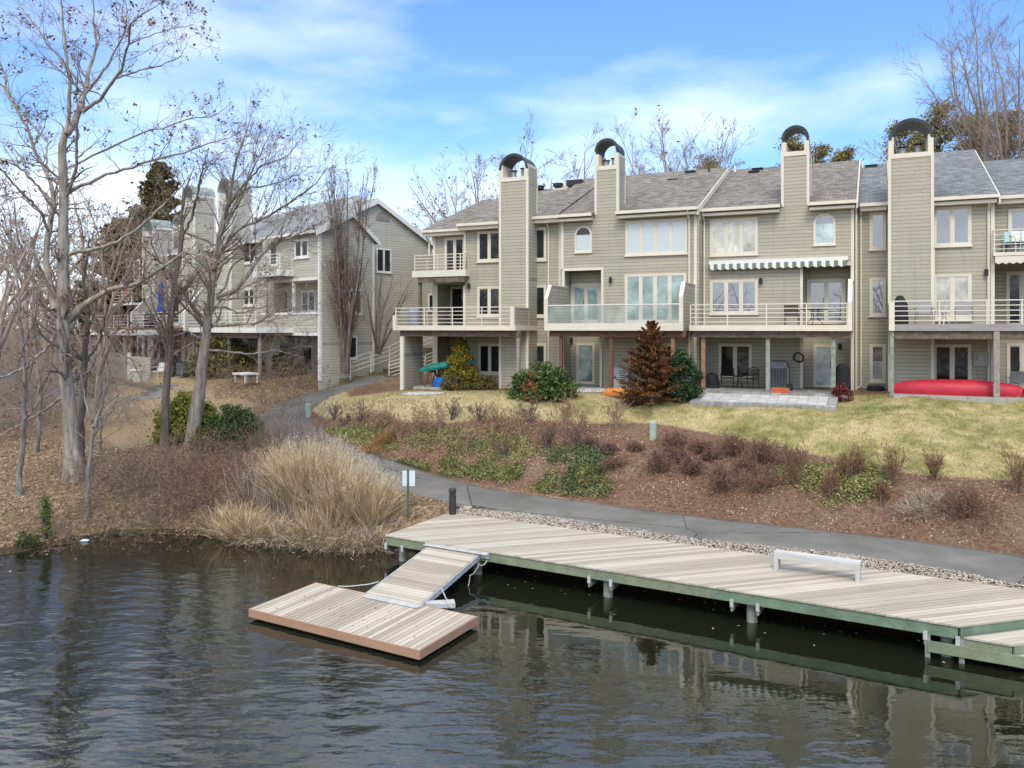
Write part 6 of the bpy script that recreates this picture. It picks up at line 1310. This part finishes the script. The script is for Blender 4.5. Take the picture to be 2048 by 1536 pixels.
# ------------------------------------------------------------------ low growth
g = np.random.default_rng(77)
def twig_shrub(name, B, r, h_, lab, mat, g, stems=26, per=(4, 3), cat='shrub', group=None, leaf=0, leafmat=None, lsize=.03, th=.008, wander=.12, tilt=(.1, 1.2), up=.02, lr=.5, split=True):
    o = empty(name, tuple(B), WF, lab, cat, group); az = g.uniform(0, 6.28, stems); ti = g.uniform(*tilt, stems)
    di = np.stack([np.cos(az) * np.sin(ti) * r / h_, np.sin(az) * np.sin(ti) * r / h_, np.cos(ti) + .15], 1); ln = np.hypot(r * np.sin(ti), h_ * np.cos(ti)) * g.uniform(.7, 1.1, stems)
    P, R = branch(B - [[0, 0, .04]] + g.normal(size=(stems, 3)) * [[.05, .05, 0]], di, ln, np.full(stems, th), 6, wander, up, g, .4, .003); parts = [tubes(P, R, 4)]; cur = (P, R); tw = []
    for k in per: cur = sprout(cur[0], cur[1], k, g, t0=.25, lr=lr, ang=(20, 55), n=4, wander=wander, up=up, rr=.6, rmin=.0042, lmin=.05); tw.append(tubes(cur[0], cur[1], 3))
    V, Q = merge(parts); link('stems', np_mesh('stems', V - B, Q, 4, mat), o); V, Q = merge(tw); link('twigs', np_mesh('twigs', V - B, Q, 4, mat), o)
    if leaf: pp = cur[0].reshape(-1, 3); c = pp[g.integers(0, len(pp), leaf)] + g.normal(size=(leaf, 3)) * .02; V, Q = leaves(c, lsize, g); link('leaves', np_mesh('leaves', V - B, Q, 4, leafmat or LEAF_DRY), o)
    return o
AZ = bark('azalea_twig', (.14, .08, .055), (.38, .25, .18), 12); AZL = leafy('azalea_leaf', (.11, .055, .04), (.36, .215, .15), 6); STK = bark('dry_stick', (.22, .15, .10), (.50, .37, .26), 12); GST = bark('grey_stick', (.09, .07, .07), (.25, .20, .19), 12)
AZP = leafy('azalea_purple', (.075, .035, .04), (.25, .13, .125), 6)
mounds = [(1345, 895, .52, .58, 'beside the right utility pedestal'), (1342, 912, .35, .3, 'just below the first one beside the pedestal'), (1400, 905, .42, .35, 'at the lawn edge, half way between pedestal and widest mound'), (1218, 908, .36, .38, 'left of the pedestal, on open mulch'), (1270, 900, .28, .3, 'small one between pedestal and path side, with a yellow tuft'), (1315, 948, .58, .6, 'below the pedestal in the middle of the mulch'), (1382, 948, .42, .42, 'between the two largest middle mounds'), (1360, 922, .34, .32, 'small purple one above the middle pair'), (1420, 922, .3, .32, 'small one at centre of the upper bank'), (1470, 912, .7, .62, 'wide one touching the lawn'), (1530, 925, .72, .66, 'wide one right of the one touching the lawn'), (1580, 932, .6, .55, 'next to the green ivy patch'), (1445, 988, .85, .85, 'tallest one above the path centre'), (1528, 985, .62, .72, 'right of the tallest one above the path'), (1935, 1038, .85, .8, 'large one near the right end of the path'), (1180, 900, .4, .35, 'at the left end of the mulch bank'), (1225, 935, .4, .3, 'low one near the juniper edge'), (1490, 945, .5, .45, 'low one in the second line above the path')]
for i, (u, v, r, h_, lab) in enumerate(mounds):
    twig_shrub('azalea', hit(u, v), r * g.uniform(1.15, 1.55), h_ * g.uniform(1.0, 1.35), 'leafless reddish azalea mound, ' + lab, AZ, g, int(g.uniform(35, 70)), (6, 5), group='reddish azalea mounds on the bank', leaf=int(g.uniform(1400, 3000)), leafmat=AZP if i in (5, 7, 6, 3, 15) else AZL, lsize=.022, tilt=(.05, 1.35), lr=.45)
sticks = [(668, 840, .5, .8), (722, 846, .75, .85), (762, 860, .5, 1.0), (800, 880, .5, .9), (838, 868, .6, 1.0), (880, 862, .6, 1.2), (930, 905, .7, 1.15), (985, 870, .6, 1.2), (1040, 875, .65, 1.2), (1100, 880, .8, 1.1), (1130, 850, .7, 1.1), (1168, 868, .7, 1.0), (1092, 900, .5, .8), (1010, 915, .45, .8), (1232, 862, .75, 1.25), (905, 842, .5, .85), (1060, 845, .55, .85), (960, 845, .5, .75), (690, 850, .35, .55), (1150, 895, .6, .8)]
names = ['right of the left pedestal', 'forked like antlers at the lawn edge', 'with tawny tips at the lawn edge', 'in the ivy above the path', 'above the brightest ivy', 'with long arching tips before the clipped shrubs', 'standing in the bright ivy', 'before the round olive shrub', 'with long sticks left of centre', 'densest of the middle group', 'at the lawn edge below the orange conifer', 'dark one beside the mulch', 'low one among the junipers', 'thin one in the middle ivy', 'large branching one below the orange kayak', 'thin one at the lawn edge under the leftmost chimney', 'thin one at the lawn edge under the glossy shrub', 'short one behind the bright ivy', 'tiny one beside the antler like shrub', 'low one left of the azalea mounds']
for (u, v, r, h_), lab in zip(sticks, names):
    twig_shrub('bare_shrub', hit(u, v), r * 1.25, h_ * 1.2, 'bare stick shrub ' + lab, STK if h_ > .85 else GST, g, 11, (5, 4), group='bare stick shrubs on the bank', leaf=260, leafmat=ORN if h_ > .9 else LEAF_DRY, lsize=.03, th=.017, wander=.2, tilt=(.1, .95), up=.03, lr=.5)
for i, (u, v, r, h_, lab) in enumerate([(1590, 975, .55, 1.35, 'leaning over the ivy patch'), (1690, 965, .55, .95, 'in the middle of the green ivy patch'), (1660, 1002, .4, .9, 'dark one at the lower ivy edge'), (1725, 985, .0, 0, ''), (1785, 972, .65, 1.25, 'tallest of the three along the lawn edge'), (1868, 962, .5, .95, 'at the lawn edge right of the tallest'), (1765, 1010, .3, .75, 'small dark one above the pale grass'), (2035, 985, .5, 1.35, 'at the right edge of the picture'), (1715, 955, .6, 1.0, 'left of the tallest one, against the lawn')]):
    if r: twig_shrub('deciduous_shrub', hit(u, v), r, h_, 'upright brown twiggy shrub ' + lab, AZ, g, 22, (6, 4), group='upright twiggy shrubs at the right', leaf=420, leafmat=ORN, lsize=.022, th=.01, wander=.1, tilt=(.05, .7), up=.03, lr=.42)
# green creeping cover
def cover(name, polys, n, lab, mat, size=.04, h_=.16, flat=.3, clump=220, csz=.28):
    P = []
    for poly in polys:
        w = gpoly(poly); a = np.array(w); lo, hi = a.min(0), a.max(0); c = g.uniform(lo, hi, (clump, 2)); c = c[inpoly(c[:, 0], c[:, 1], w)]
        if len(c) == 0: continue
        k = n // len(polys); q_ = c[g.integers(0, len(c), k)] + g.normal(size=(k, 2)) * csz * .6; d_ = g.uniform(0, 1, k); P.append(np.c_[q_, terrain(q_[:, 0], q_[:, 1]) + h_ * d_ * (.4 + .6 * np.abs(np.sin(q_[:, 0] * 2.1 + q_[:, 1] * 1.7)))])
    P = np.concatenate(P); d_ = np.sqrt(((P[:, None, :2] - pline[None, ::3, :2]) ** 2).sum(2)).min(1); P = P[d_ > 1.35]; V, Q = leaves(P, size, g, flat, .45); stuff(name, V, Q, mat, lab)
JUN = leafy('juniper', (.07, .08, .025), (.34, .325, .12), 3); IVY = leafy('ivy', (.12, .12, .04), (.43, .41, .17), 3.5); JUN2 = leafy('juniper_blue', (.05, .07, .03), (.22, .245, .12), 3)
cover('ground_cover', [[(775, 922), (880, 925), (1000, 935), (1110, 945), (1190, 935), (1218, 985), (1130, 990), (960, 962), (850, 945), (790, 932)]], 30000, 'creeping dark green juniper on the lower bank above the path', JUN, .04, .15, clump=170)
cover('ground_cover', [[(1110, 900), (1200, 890), (1215, 920), (1220, 985), (1140, 990), (1100, 950)]], 6500, 'bluish green juniper at the right end of the creeping cover', JUN2, .045, .28, clump=40)
cover('ground_cover', [[(830, 862), (900, 858), (990, 870), (1060, 880), (1100, 905), (1000, 925), (880, 905), (810, 900)], [(640, 850), (760, 858), (800, 890), (750, 905), (690, 880)]], 26000, 'pale yellow green ivy on the upper left bank', IVY, .036, .13, clump=230)
cover('ground_cover', [[(1550, 940), (1640, 930), (1760, 950), (1790, 985), (1740, 1000), (1650, 1002), (1590, 985), (1545, 965)]], 16000, 'yellow green ivy patch among the right hand shrubs', IVY, .045, .22, clump=70)
DGR = leafy('dead_grass', (.28, .22, .15), (.60, .52, .40), 4)
def blades(name, cs, rad, n, hmin, hmax, lab, mat, g, lean=.35, droop=-.09, w=.012, cat=None, base=None, parts=None, kind='stuff', group=None, plume=0, plumemat=None, radius_y=None, spread=None):
    cs = np.array(cs); k = g.integers(0, len(cs), n); an = g.uniform(0, 6.28, n); rr = np.sqrt(g.uniform(0, 1, n)); rad = np.broadcast_to(rad, (len(cs),)); xy = cs[k, :2] + np.stack([np.cos(an), np.sin(an)], 1) * (rr * rad[k])[:, None]
    st = np.c_[xy, terrain(xy[:, 0], xy[:, 1]) - .03]; out = unit(np.c_[xy - cs[k, :2], np.zeros(n)]) * (rr * lean)[:, None] + g.normal(size=(n, 3)) * (.14 if kind == 'stuff' else .19); out[:, 2] = 1
    ln = g.uniform(hmin, hmax, n); P, R = branch(st, out, ln, np.full(n, w), 6, .10, droop, g, .3, .002); V, Q = ribbons(P, R, g)
    if kind == 'stuff': stuff(name, V, Q, mat, lab, cat=cat); return
    B = np.array(base if base is not None else [*cs[0, :2], tz(*cs[0, :2])]); o = empty(name, tuple(B), WF, lab, cat, group); link('blades', np_mesh('blades', V - B, Q, 4, mat), o)
    if plume:
        idx = np.argsort(-ln)[:plume * 3]; idx = g.choice(idx, plume, replace=False); e = P[idx, -1]; c = np.repeat(e, 26, 0) + g.normal(size=(plume * 26, 3)) * np.array([.035, .035, .085]); V, Q = leaves(c, .022, g, 0, .3); link('plumes', np_mesh('plumes', V - B, Q, 4, plumemat or mat), o)
REED = leafy('reed', (.30, .20, .10), (.80, .64, .40), 3, .8); REEDG = leafy('reed_grey', (.17, .115, .085), (.48, .39, .32), 3, .85); PLM = leafy('plume', (.44, .34, .22), (.72, .62, .46), 5)
for (u, v, r, n, hm, hx, lab, pl, mt) in [(622, 1018, .6, 1500, 1.4, 2.6, 'tall tan ornamental grass clump in the middle of the reeds', 150, REED), (585, 1000, .4, 700, 1.2, 2.1, 'tall tan grass clump at the left of the reeds', 60, REED), (686, 1040, .5, 1100, 1.2, 2.15, 'tall tan grass clump left of the sign', 110, REED), (738, 1048, .36, 950, 1.0, 1.75, 'plumed grass clump nearest the sign', 120, REED), (650, 1062, .7, 700, .6, 1.3, 'shorter tan grass clump at the water, middle', 0, REED)]:
    c = [hit(u, v)]; blades('ornamental_grass', c, [r], n, hm, hx, lab, mt, g, .42, -.07, .011, 'grass clump', kind='thing', group='tan ornamental grass clumps', plume=pl, plumemat=PLM)
c = [hit(u, v) for u, v in ((445, 1062), (470, 1070), (500, 1072), (480, 1050))]; blades('reeds', c, .4, 1500, .5, 1.05, 'short straw coloured reeds at the left end of the reed bed', REED, g, .7, -.14, .011)
c = [hit(u, v) for u, v in ((520, 1074), (560, 1078), (600, 1085), (640, 1086), (680, 1090), (720, 1090), (755, 1090), (740, 1070), (700, 1072), (660, 1070), (610, 1066), (560, 1060))]; blades('reeds', c, .42, 2400, .3, .8, 'tangle of drooping dead reeds along the shore', REED, g, 1.1, -.24, .011)
blades('reeds', c, .7, 3000, .3, 1.0, 'brown matted dead stalks under the tall grass', REEDG, g, 1.2, -.2, .008)
c = [hit(u, v) for u, v in ((495, 1020), (530, 1025), (560, 1030), (520, 1000), (600, 1040), (640, 1040), (680, 1050))]; blades('reeds', c, .55, 1000, .9, 1.9, 'upright grey dead stalks in front of the tall grass', REEDG, g, .25, -.01, .010)
c = [hit(u, v) for u, v in ((1830, 1010), (1850, 1020), (1870, 1008), (1845, 1000), (1815, 1022))]; blades('dead_grass', c, .35, 1300, .15, .42, 'pale bleached dead grass left of the large azalea mound', DGR, g, 1.3, -.2, .008)
c = [hit(u, v) for u, v in ((770, 880), (790, 872), (760, 890), (740, 905))]; blades('dead_grass', c, .3, 1200, .25, .6, 'orange dead grass above the path bend', leafy('orange_grass', (.25, .12, .05), (.52, .31, .14), 4), g, 1.0, -.16, .008)
# brambles and fallen branches on the left bank
def bramble(name, us, n, ln, lab, mat, w=.006, leaf=0, tilt=1.0, up=-.06, wander=.14, per=(3,), hmax=.0, k=3):
    p = np.array([hit(*q_) for q_ in us]); i = g.integers(0, len(p), n); st = p[i] + g.normal(size=(n, 3)) * [[.9, .7, 0]]; st[:, 2] = terrain(st[:, 0], st[:, 1]) + g.uniform(0, hmax + .01, n)
    az = g.uniform(0, 6.28, n); ti = g.uniform(.2, tilt, n); di = np.stack([np.cos(az) * np.sin(ti), np.sin(az) * np.sin(ti), np.cos(ti)], 1); P, R = branch(st, di, ln * g.uniform(.5, 1.3, n), np.full(n, w), 8, wander, up, g, .4, .003)
    P[..., 2] = np.maximum(P[..., 2], terrain(P[..., 0], P[..., 1]) + .01); parts = [tubes(P, R, 3)]; cur = (P, R)
    for kk in per: cur = sprout(cur[0], cur[1], kk, g, t0=.2, lr=.5, ang=(25, 65), n=4, wander=.16, up=-.02, rr=.6, rmin=.0035); parts.append(tubes(cur[0], cur[1], 3))
    V, Q = merge(parts); stuff(name, V, Q, mat, lab)
    if leaf: pp = cur[0].reshape(-1, 3); V, Q = leaves(pp[g.integers(0, len(pp), leaf)], .035, g); stuff('leaf_litter', V, Q, LEAF_DRY, 'dry leaves caught in the ' + lab)
BR = bark('bramble', (.16, .115, .085), (.40, .31, .25), 9); BRR = bark('bramble_red', (.15, .085, .06), (.36, .23, .17), 9)
bramble('brambles', [(260, 950), (300, 940), (350, 935), (400, 930), (450, 925), (330, 970), (280, 985), (420, 960)], 330, 1.4, 'grey brown bramble thicket on the left bank', BR, .008, leaf=4500)
bramble('brambles', [(430, 960), (480, 955), (520, 960), (400, 1000), (450, 1010), (500, 1000), (360, 1020)], 320, 1.2, 'reddish bramble thicket left of the reeds', BRR, .008, leaf=5000)
bramble('brambles', [(60, 1085), (110, 1078), (160, 1072), (210, 1062), (260, 1058), (300, 1056), (340, 1056), (380, 1060), (420, 1062)], 170, 1.0, 'grey twigs overhanging the water along the left shore', BR, .007, leaf=1500, up=-.12, per=(4, 2))
bramble('brambles', [(200, 1010), (260, 1000), (320, 1010), (380, 1020), (430, 1030), (240, 970), (180, 960), (300, 1030)], 230, 1.1, 'brown brush in front of the bramble thicket', BR, .008, leaf=2500, per=(4, 2))
bramble('brambles', [(530, 840), (545, 870), (560, 890), (585, 905), (610, 915), (520, 880)], 60, 1.5, 'bare brush hiding the inside of the path bend', BR, .008, tilt=.9, up=-.02, per=(4, 3))
bramble('brambles', [(430, 915), (470, 905), (510, 900), (540, 895), (560, 905), (500, 920)], 300, 1.3, 'tangled twigs at the foot of the dark green shrub', BR)
bramble('brambles', [(470, 762), (540, 765), (600, 770), (640, 765), (500, 780), (570, 778), (440, 775)], 420, 1.5, 'grey bare hedge in front of the end house', BR, leaf=1500)
bramble('brambles', [(0, 760), (40, 800), (90, 780), (130, 820), (60, 850), (20, 880), (200, 850)], 420, 2.4, 'pale twiggy undergrowth around the left trunks', BR, .008, leaf=2500, per=(4,))
bramble('brambles', [(0, 880), (60, 840), (120, 850), (180, 860), (240, 870), (300, 850), (30, 850)], 150, 3.2, 'pale grey arching branches in front of the huge oak', bark('pale_twig', (.26, .22, .21), (.47, .42, .40), 9), .010, tilt=1.2, up=-.03, per=(5, 4), hmax=1.6)
bramble('brambles', [(600, 862), (575, 885), (600, 900), (560, 900), (630, 850)], 60, 1.6, 'thin bare saplings beside the path bend', GST, .008, tilt=.6, up=0, per=(4,))
bramble('dead_vines', [(1480, 1000), (1540, 1005), (1620, 1012), (1700, 1025), (1760, 1020), (1840, 1040), (1900, 1060), (1980, 1060), (2020, 1040), (1950, 1080)], 70, 1.0, 'curling pale dead vines lying on the mulch', STK, .006, tilt=1.5, up=-.1, wander=.35, per=())
# leaf litter and short grass
def litter(poly, n, size, lab, mat, avoid_path=True, z=.015):
    w = gpoly(poly); a = np.array(w); lo, hi = a.min(0), a.max(0); c = g.uniform(lo, hi, (n, 2)); c = c[inpoly(c[:, 0], c[:, 1], w)]
    d_ = np.sqrt(((c[:, None] - pline[None, ::3]) [..., :2] ** 2).sum(2)).min(1) if 0 else np.sqrt(((c[:, None] - pline[None, ::3, :2]) ** 2).sum(2)).min(1); c = c[d_ > 1.3]
    P = np.c_[c, terrain(c[:, 0], c[:, 1]) + g.uniform(.0, z, len(c)) + .022]; V, Q = leaves(P, size, g, .55, .5); stuff('leaf_litter', V, Q, mat, lab)
LIT = leafy('litter_leaf', (.16, .10, .06), (.58, .43, .29), 2); LITP = leafy('litter_pale', (.25, .15, .09), (.60, .45, .32), 2)
litter([(0, 1100), (0, 860), (200, 900), (400, 890), (520, 870), (640, 905), (780, 990), (900, 1005), (780, 1090), (450, 1075), (290, 1062)], 34000, .045, 'brown fallen leaves covering the left bank', LIT)
litter([(430, 800), (520, 812), (640, 780), (700, 758), (640, 745), (430, 770)], 12000, .045, 'orange fallen leaves between the path and the end house', LITP)
litter([(590, 855), (700, 838), (1240, 848), (1500, 890), (1700, 930), (2040, 965), (2040, 1105), (1430, 1036), (950, 962), (700, 900)], 26000, .032, 'scattered leaves and chips on the mulch bank', LIT)
litter([(590, 855), (700, 838), (1200, 850), (1200, 930), (950, 950), (700, 895)], 14000, .04, 'pale fallen leaves on the upper left bank', LITP)
litter([(150, 850), (330, 880), (500, 815), (640, 772), (400, 745), (200, 745)], 9000, .04, 'leaves scattered over the far yard', LIT)
w = np.array(LAWN); lo, hi = w.min(0), w.max(0); c = g.uniform(lo, hi, (300000, 2)); c = c[inpoly(c[:, 0], c[:, 1], LAWN) & ~inpoly(c[:, 0], c[:, 1], MBED)]; d_ = np.abs(c[:, 0] / c[:, 1] - .2) < .5; c = c[d_][:95000]
st = np.c_[c, terrain(c[:, 0], c[:, 1]) - .01]; di = g.normal(size=st.shape) * .6; di[:, 2] = 1; P, R = branch(st, di, g.uniform(.04, .11, len(st)), np.full(len(st), .006), 2, .1, 0, g, .3, .002); V, Q = ribbons(P, R, g)
LG = leafy('lawn_grass', (.15, .155, .045), (.58, .485, .26), 2.2, .85)
stuff('grass', V, Q, LG, 'short patchy winter lawn in front of the near row')
c = hit(700, 1240)  # leaves on the float
q_ = np.array([FL.w((x, y, HF + .01)) for x, y in zip(g.uniform(.3, 4.7, 70), g.uniform(.1, 2.1, 70))]); q_[:, 2] -= CZ; V, Q = leaves(q_, .03, g, .7, .5); stuff('leaf_litter', V, Q, LIT, 'few dry leaves blown onto the swim float')
x = np.r_[g.uniform(-15, -3, 110), g.uniform(-2, 9, 60)]; y = np.interp(x, SHx, SHy) - np.abs(g.normal(size=170)) * 1.3 - .1; V, Q = leaves(np.c_[x, y, np.full(170, -CZ + .006)], .045, g, .97, .5); stuff('leaf_litter', V, Q, LIT, 'dead leaves floating on the dark water near the bank')
litter([(620, 830), (700, 812), (1200, 812), (1400, 830), (1700, 840), (2040, 860), (2040, 955), (1700, 920), (1400, 855), (1100, 838), (800, 840)], 3500, .035, 'stray leaves on the winter lawn', LIT)
litter([(1200, 860), (1500, 900), (1700, 940), (2040, 975), (2040, 1100), (1430, 1030), (1230, 1000)], 9000, .038, 'pale leaves and twigs lying on the right hand mulch', LITP)
c = [hit(u, v) for u, v in ((1290, 985), (1360, 985), (1480, 940), (1250, 955), (1620, 1010), (1900, 1000), (1990, 1010), (1700, 1010))]; blades('dead_grass', c, .45, 1300, .08, .25, 'thin pale dead grass scattered over the mulch bank', DGR, g, 1.3, -.2, .006)
# ------------------------------------------------------------------ woods at the left and far off
g = np.random.default_rng(91)
FM = bark('wood_far', (.25, .19, .145), (.47, .375, .30), 4)
LVW = [dict(per=7, t0=.2, lr=.42, ang=(25, 60), n=6, wander=.15, up=.04, rr=.5, rmin=.014), dict(per=5, t0=.2, lr=.5, ang=(20, 60), n=5, wander=.16, up=.02, rr=.55, rmin=.010), dict(per=3, t0=.2, lr=.55, ang=(20, 60), n=4, wander=.18, rr=.6, rmin=.008)]
srcs = []
spots = [(-26, 40, 13, 'at the left edge behind the oak'), (-31, 48, 14, 'farther back at the left edge'), (-24, 47, 12, 'behind the thin leaning tree'), (-29, 56, 14, 'beyond the board wall'), (-35, 60, 15, 'deep in the left wood'), (-22, 56, 10, 'just left of the evergreens'), (-33, 41, 12, 'outermost near the shore'), (-40, 66, 15, 'farthest in the left wood'), (-28, 66, 12, 'beyond the farthest house'), (-20, 38.5, 8.5, 'small one above the yard'), (-44, 58, 15, 'dim one far left'), (-27, 34.5, 9, 'closest to the bank at the left edge'), (-36, 52, 13, 'between the outermost trees'), (-24, 62, 11, 'thin one beyond the evergreens')]
for i, (x, y, h_, lab) in enumerate(spots):
    B = np.array([x, y, tz(x, y)])
    if i < 4: o = free_tree('bare_tree', B, h_, 'bare brown wood tree ' + lab, g, 6, .55, .2, LVW, (BARK_FAR, FM), group='bare trees of the left wood', leaf=500, leaf_size=.08, lowfork=.3, up=.04, wander=.1); srcs.append((o, h_))
    else:
        s, h0 = srcs[i % 4]; o = copy_tree(s); o.location = WF.w(B); k = h_ / h0; o.scale = (k, k, k); o.rotation_euler.z = g.uniform(0, 6.28); o['label'] = 'bare brown wood tree ' + lab
# distant mass of twigs beyond
def mass(xs, lab, n, hgt, w=.02, name='woods'):
    x = g.uniform(xs[0], xs[1], n); y = g.uniform(xs[2], xs[3], n); st = np.c_[x, y, terrain(x, y)]; di = g.normal(size=(n, 3)) * .35; di[:, 2] = 1
    P, R = branch(st, di, g.uniform(.35, 1, n) * hgt, np.full(n, w * 2.2), 7, .12, .02, g, .3, w * .5); q_ = sprout(P, R, 7, g, t0=.15, lr=.4, ang=(25, 70), n=5, wander=.18, rr=.5, rmin=w * .4); q2 = sprout(q_[0], q_[1], 4, g, t0=.15, lr=.5, ang=(25, 70), n=4, wander=.2, rr=.5, rmin=w * .3)
    V, Q = merge([tubes(P, R, 3), tubes(q_[0], q_[1], 3), tubes(q2[0], q2[1], 3)]); stuff(name, V, Q, FM, lab)
mass((-48, -22, 42, 72), 'brown undergrowth filling the left wood', 520, 4.2, .017, 'undergrowth')
mass((-95, -35, 72, 110), 'distant bare wood behind the left trees', 420, 10, .045)
mass((-33, -23, 30, 42), 'brown brush between the left trunks', 200, 2.6, .012, 'undergrowth')
mass((-115, 115, -112, -88), 'bare wood on the far shore behind the viewer', 260, 19, .13)
# ------------------------------------------------------------------ light, sky, camera
SUN_EL, SUN_AZ = math.radians(50), math.radians(183)     # azimuth measured clockwise from +Y
w = bpy.data.worlds.new('World'); bpy.context.scene.world = w; w.use_nodes = True; nt = w.node_tree
bg = nt.nodes['Background']; sky = N(nt, 'ShaderNodeTexSky'); sky.sky_type = 'NISHITA'; sky.sun_disc = False
sky.sun_elevation = SUN_EL; sky.sun_rotation = SUN_AZ; sky.altitude = 0; sky.air_density = 1.3; sky.dust_density = .6; sky.ozone_density = 2.2
tc = N(nt, 'ShaderNodeTexCoord'); sp = N(nt, 'ShaderNodeSeparateXYZ'); L(nt, tc.outputs['Generated'], sp.inputs[0])
mp = N(nt, 'ShaderNodeMapping'); mp.inputs['Scale'].default_value = (1.0, 1.0, 3.2); mp.inputs['Rotation'].default_value = (0, .25, .5); L(nt, tc.outputs['Generated'], mp.inputs['Vector'])
n1 = noise(nt, mp.outputs['Vector'], 2.3, 8, .52); n2 = noise(nt, mp.outputs['Vector'], .9, 3)
# thin veil that thickens towards the horizon and to the left of the view
low = mth(nt, 'MULTIPLY_ADD', sp.outputs['Z'], -2.1, .80, clamp=True)
left = mth(nt, 'MULTIPLY', sp.outputs['X'], -.75)
behind = mth(nt, 'ADD', mth(nt, 'MULTIPLY', sp.outputs['Y'], -.42, clamp=True), mth(nt, 'MULTIPLY_ADD', sp.outputs['Z'], 13.0, -4.6, clamp=True))
f = mth(nt, 'ADD', mth(nt, 'ADD', mth(nt, 'MULTIPLY_ADD', n1, 2.9, -1.56), mth(nt, 'MULTIPLY_ADD', n2, .9, -.45)), mth(nt, 'ADD', low, mth(nt, 'ADD', left, behind)), clamp=True)
f = mth(nt, 'POWER', f, 1.2)
c = mix(nt, mth(nt, 'MULTIPLY', f, .88), mix(nt, 1.0, sky.outputs['Color'], (.66, .90, 1.28), 'MULTIPLY'), (8.6, 9.0, 9.6))
L(nt, c, bg.inputs['Color']); bg.inputs['Strength'].default_value = .125
ld = bpy.data.lights.new('sun', 'SUN'); ld.energy = 1.5; ld.angle = math.radians(22); ld.color = (1, .94, .82)
lo = bpy.data.objects.new('sun', ld); C.objects.link(lo)
dv = Vector((math.sin(SUN_AZ) * math.cos(SUN_EL), math.cos(SUN_AZ) * math.cos(SUN_EL), math.sin(SUN_EL)))
lo.rotation_euler = dv.to_track_quat('Z', 'Y').to_euler()
cd = bpy.data.cameras.new('camera'); cam = bpy.data.objects.new('camera', cd); C.objects.link(cam); bpy.context.scene.camera = cam
cd.sensor_width = 36; cd.lens = 36 * F / 2048; cd.shift_y = -(768 - V0) / 2048; cd.clip_end = 3000; cd.clip_start = .5
cam.location = (0, 0, CZ); cam.rotation_euler = (math.radians(90), 0, 0)
sc = bpy.context.scene; sc.view_settings.view_transform = 'Standard'; sc.view_settings.look = 'None'; sc.view_settings.gamma = 1; sc.view_settings.exposure = EXPO
sc.cycles.max_bounces = 6; sc.cycles.diffuse_bounces = 3; sc.cycles.glossy_bounces = 3; sc.cycles.transparent_max_bounces = 8; sc.cycles.transmission_bounces = 3
sc.cycles.use_denoising = True; sc.cycles.caustics_reflective = False; sc.cycles.caustics_refractive = False
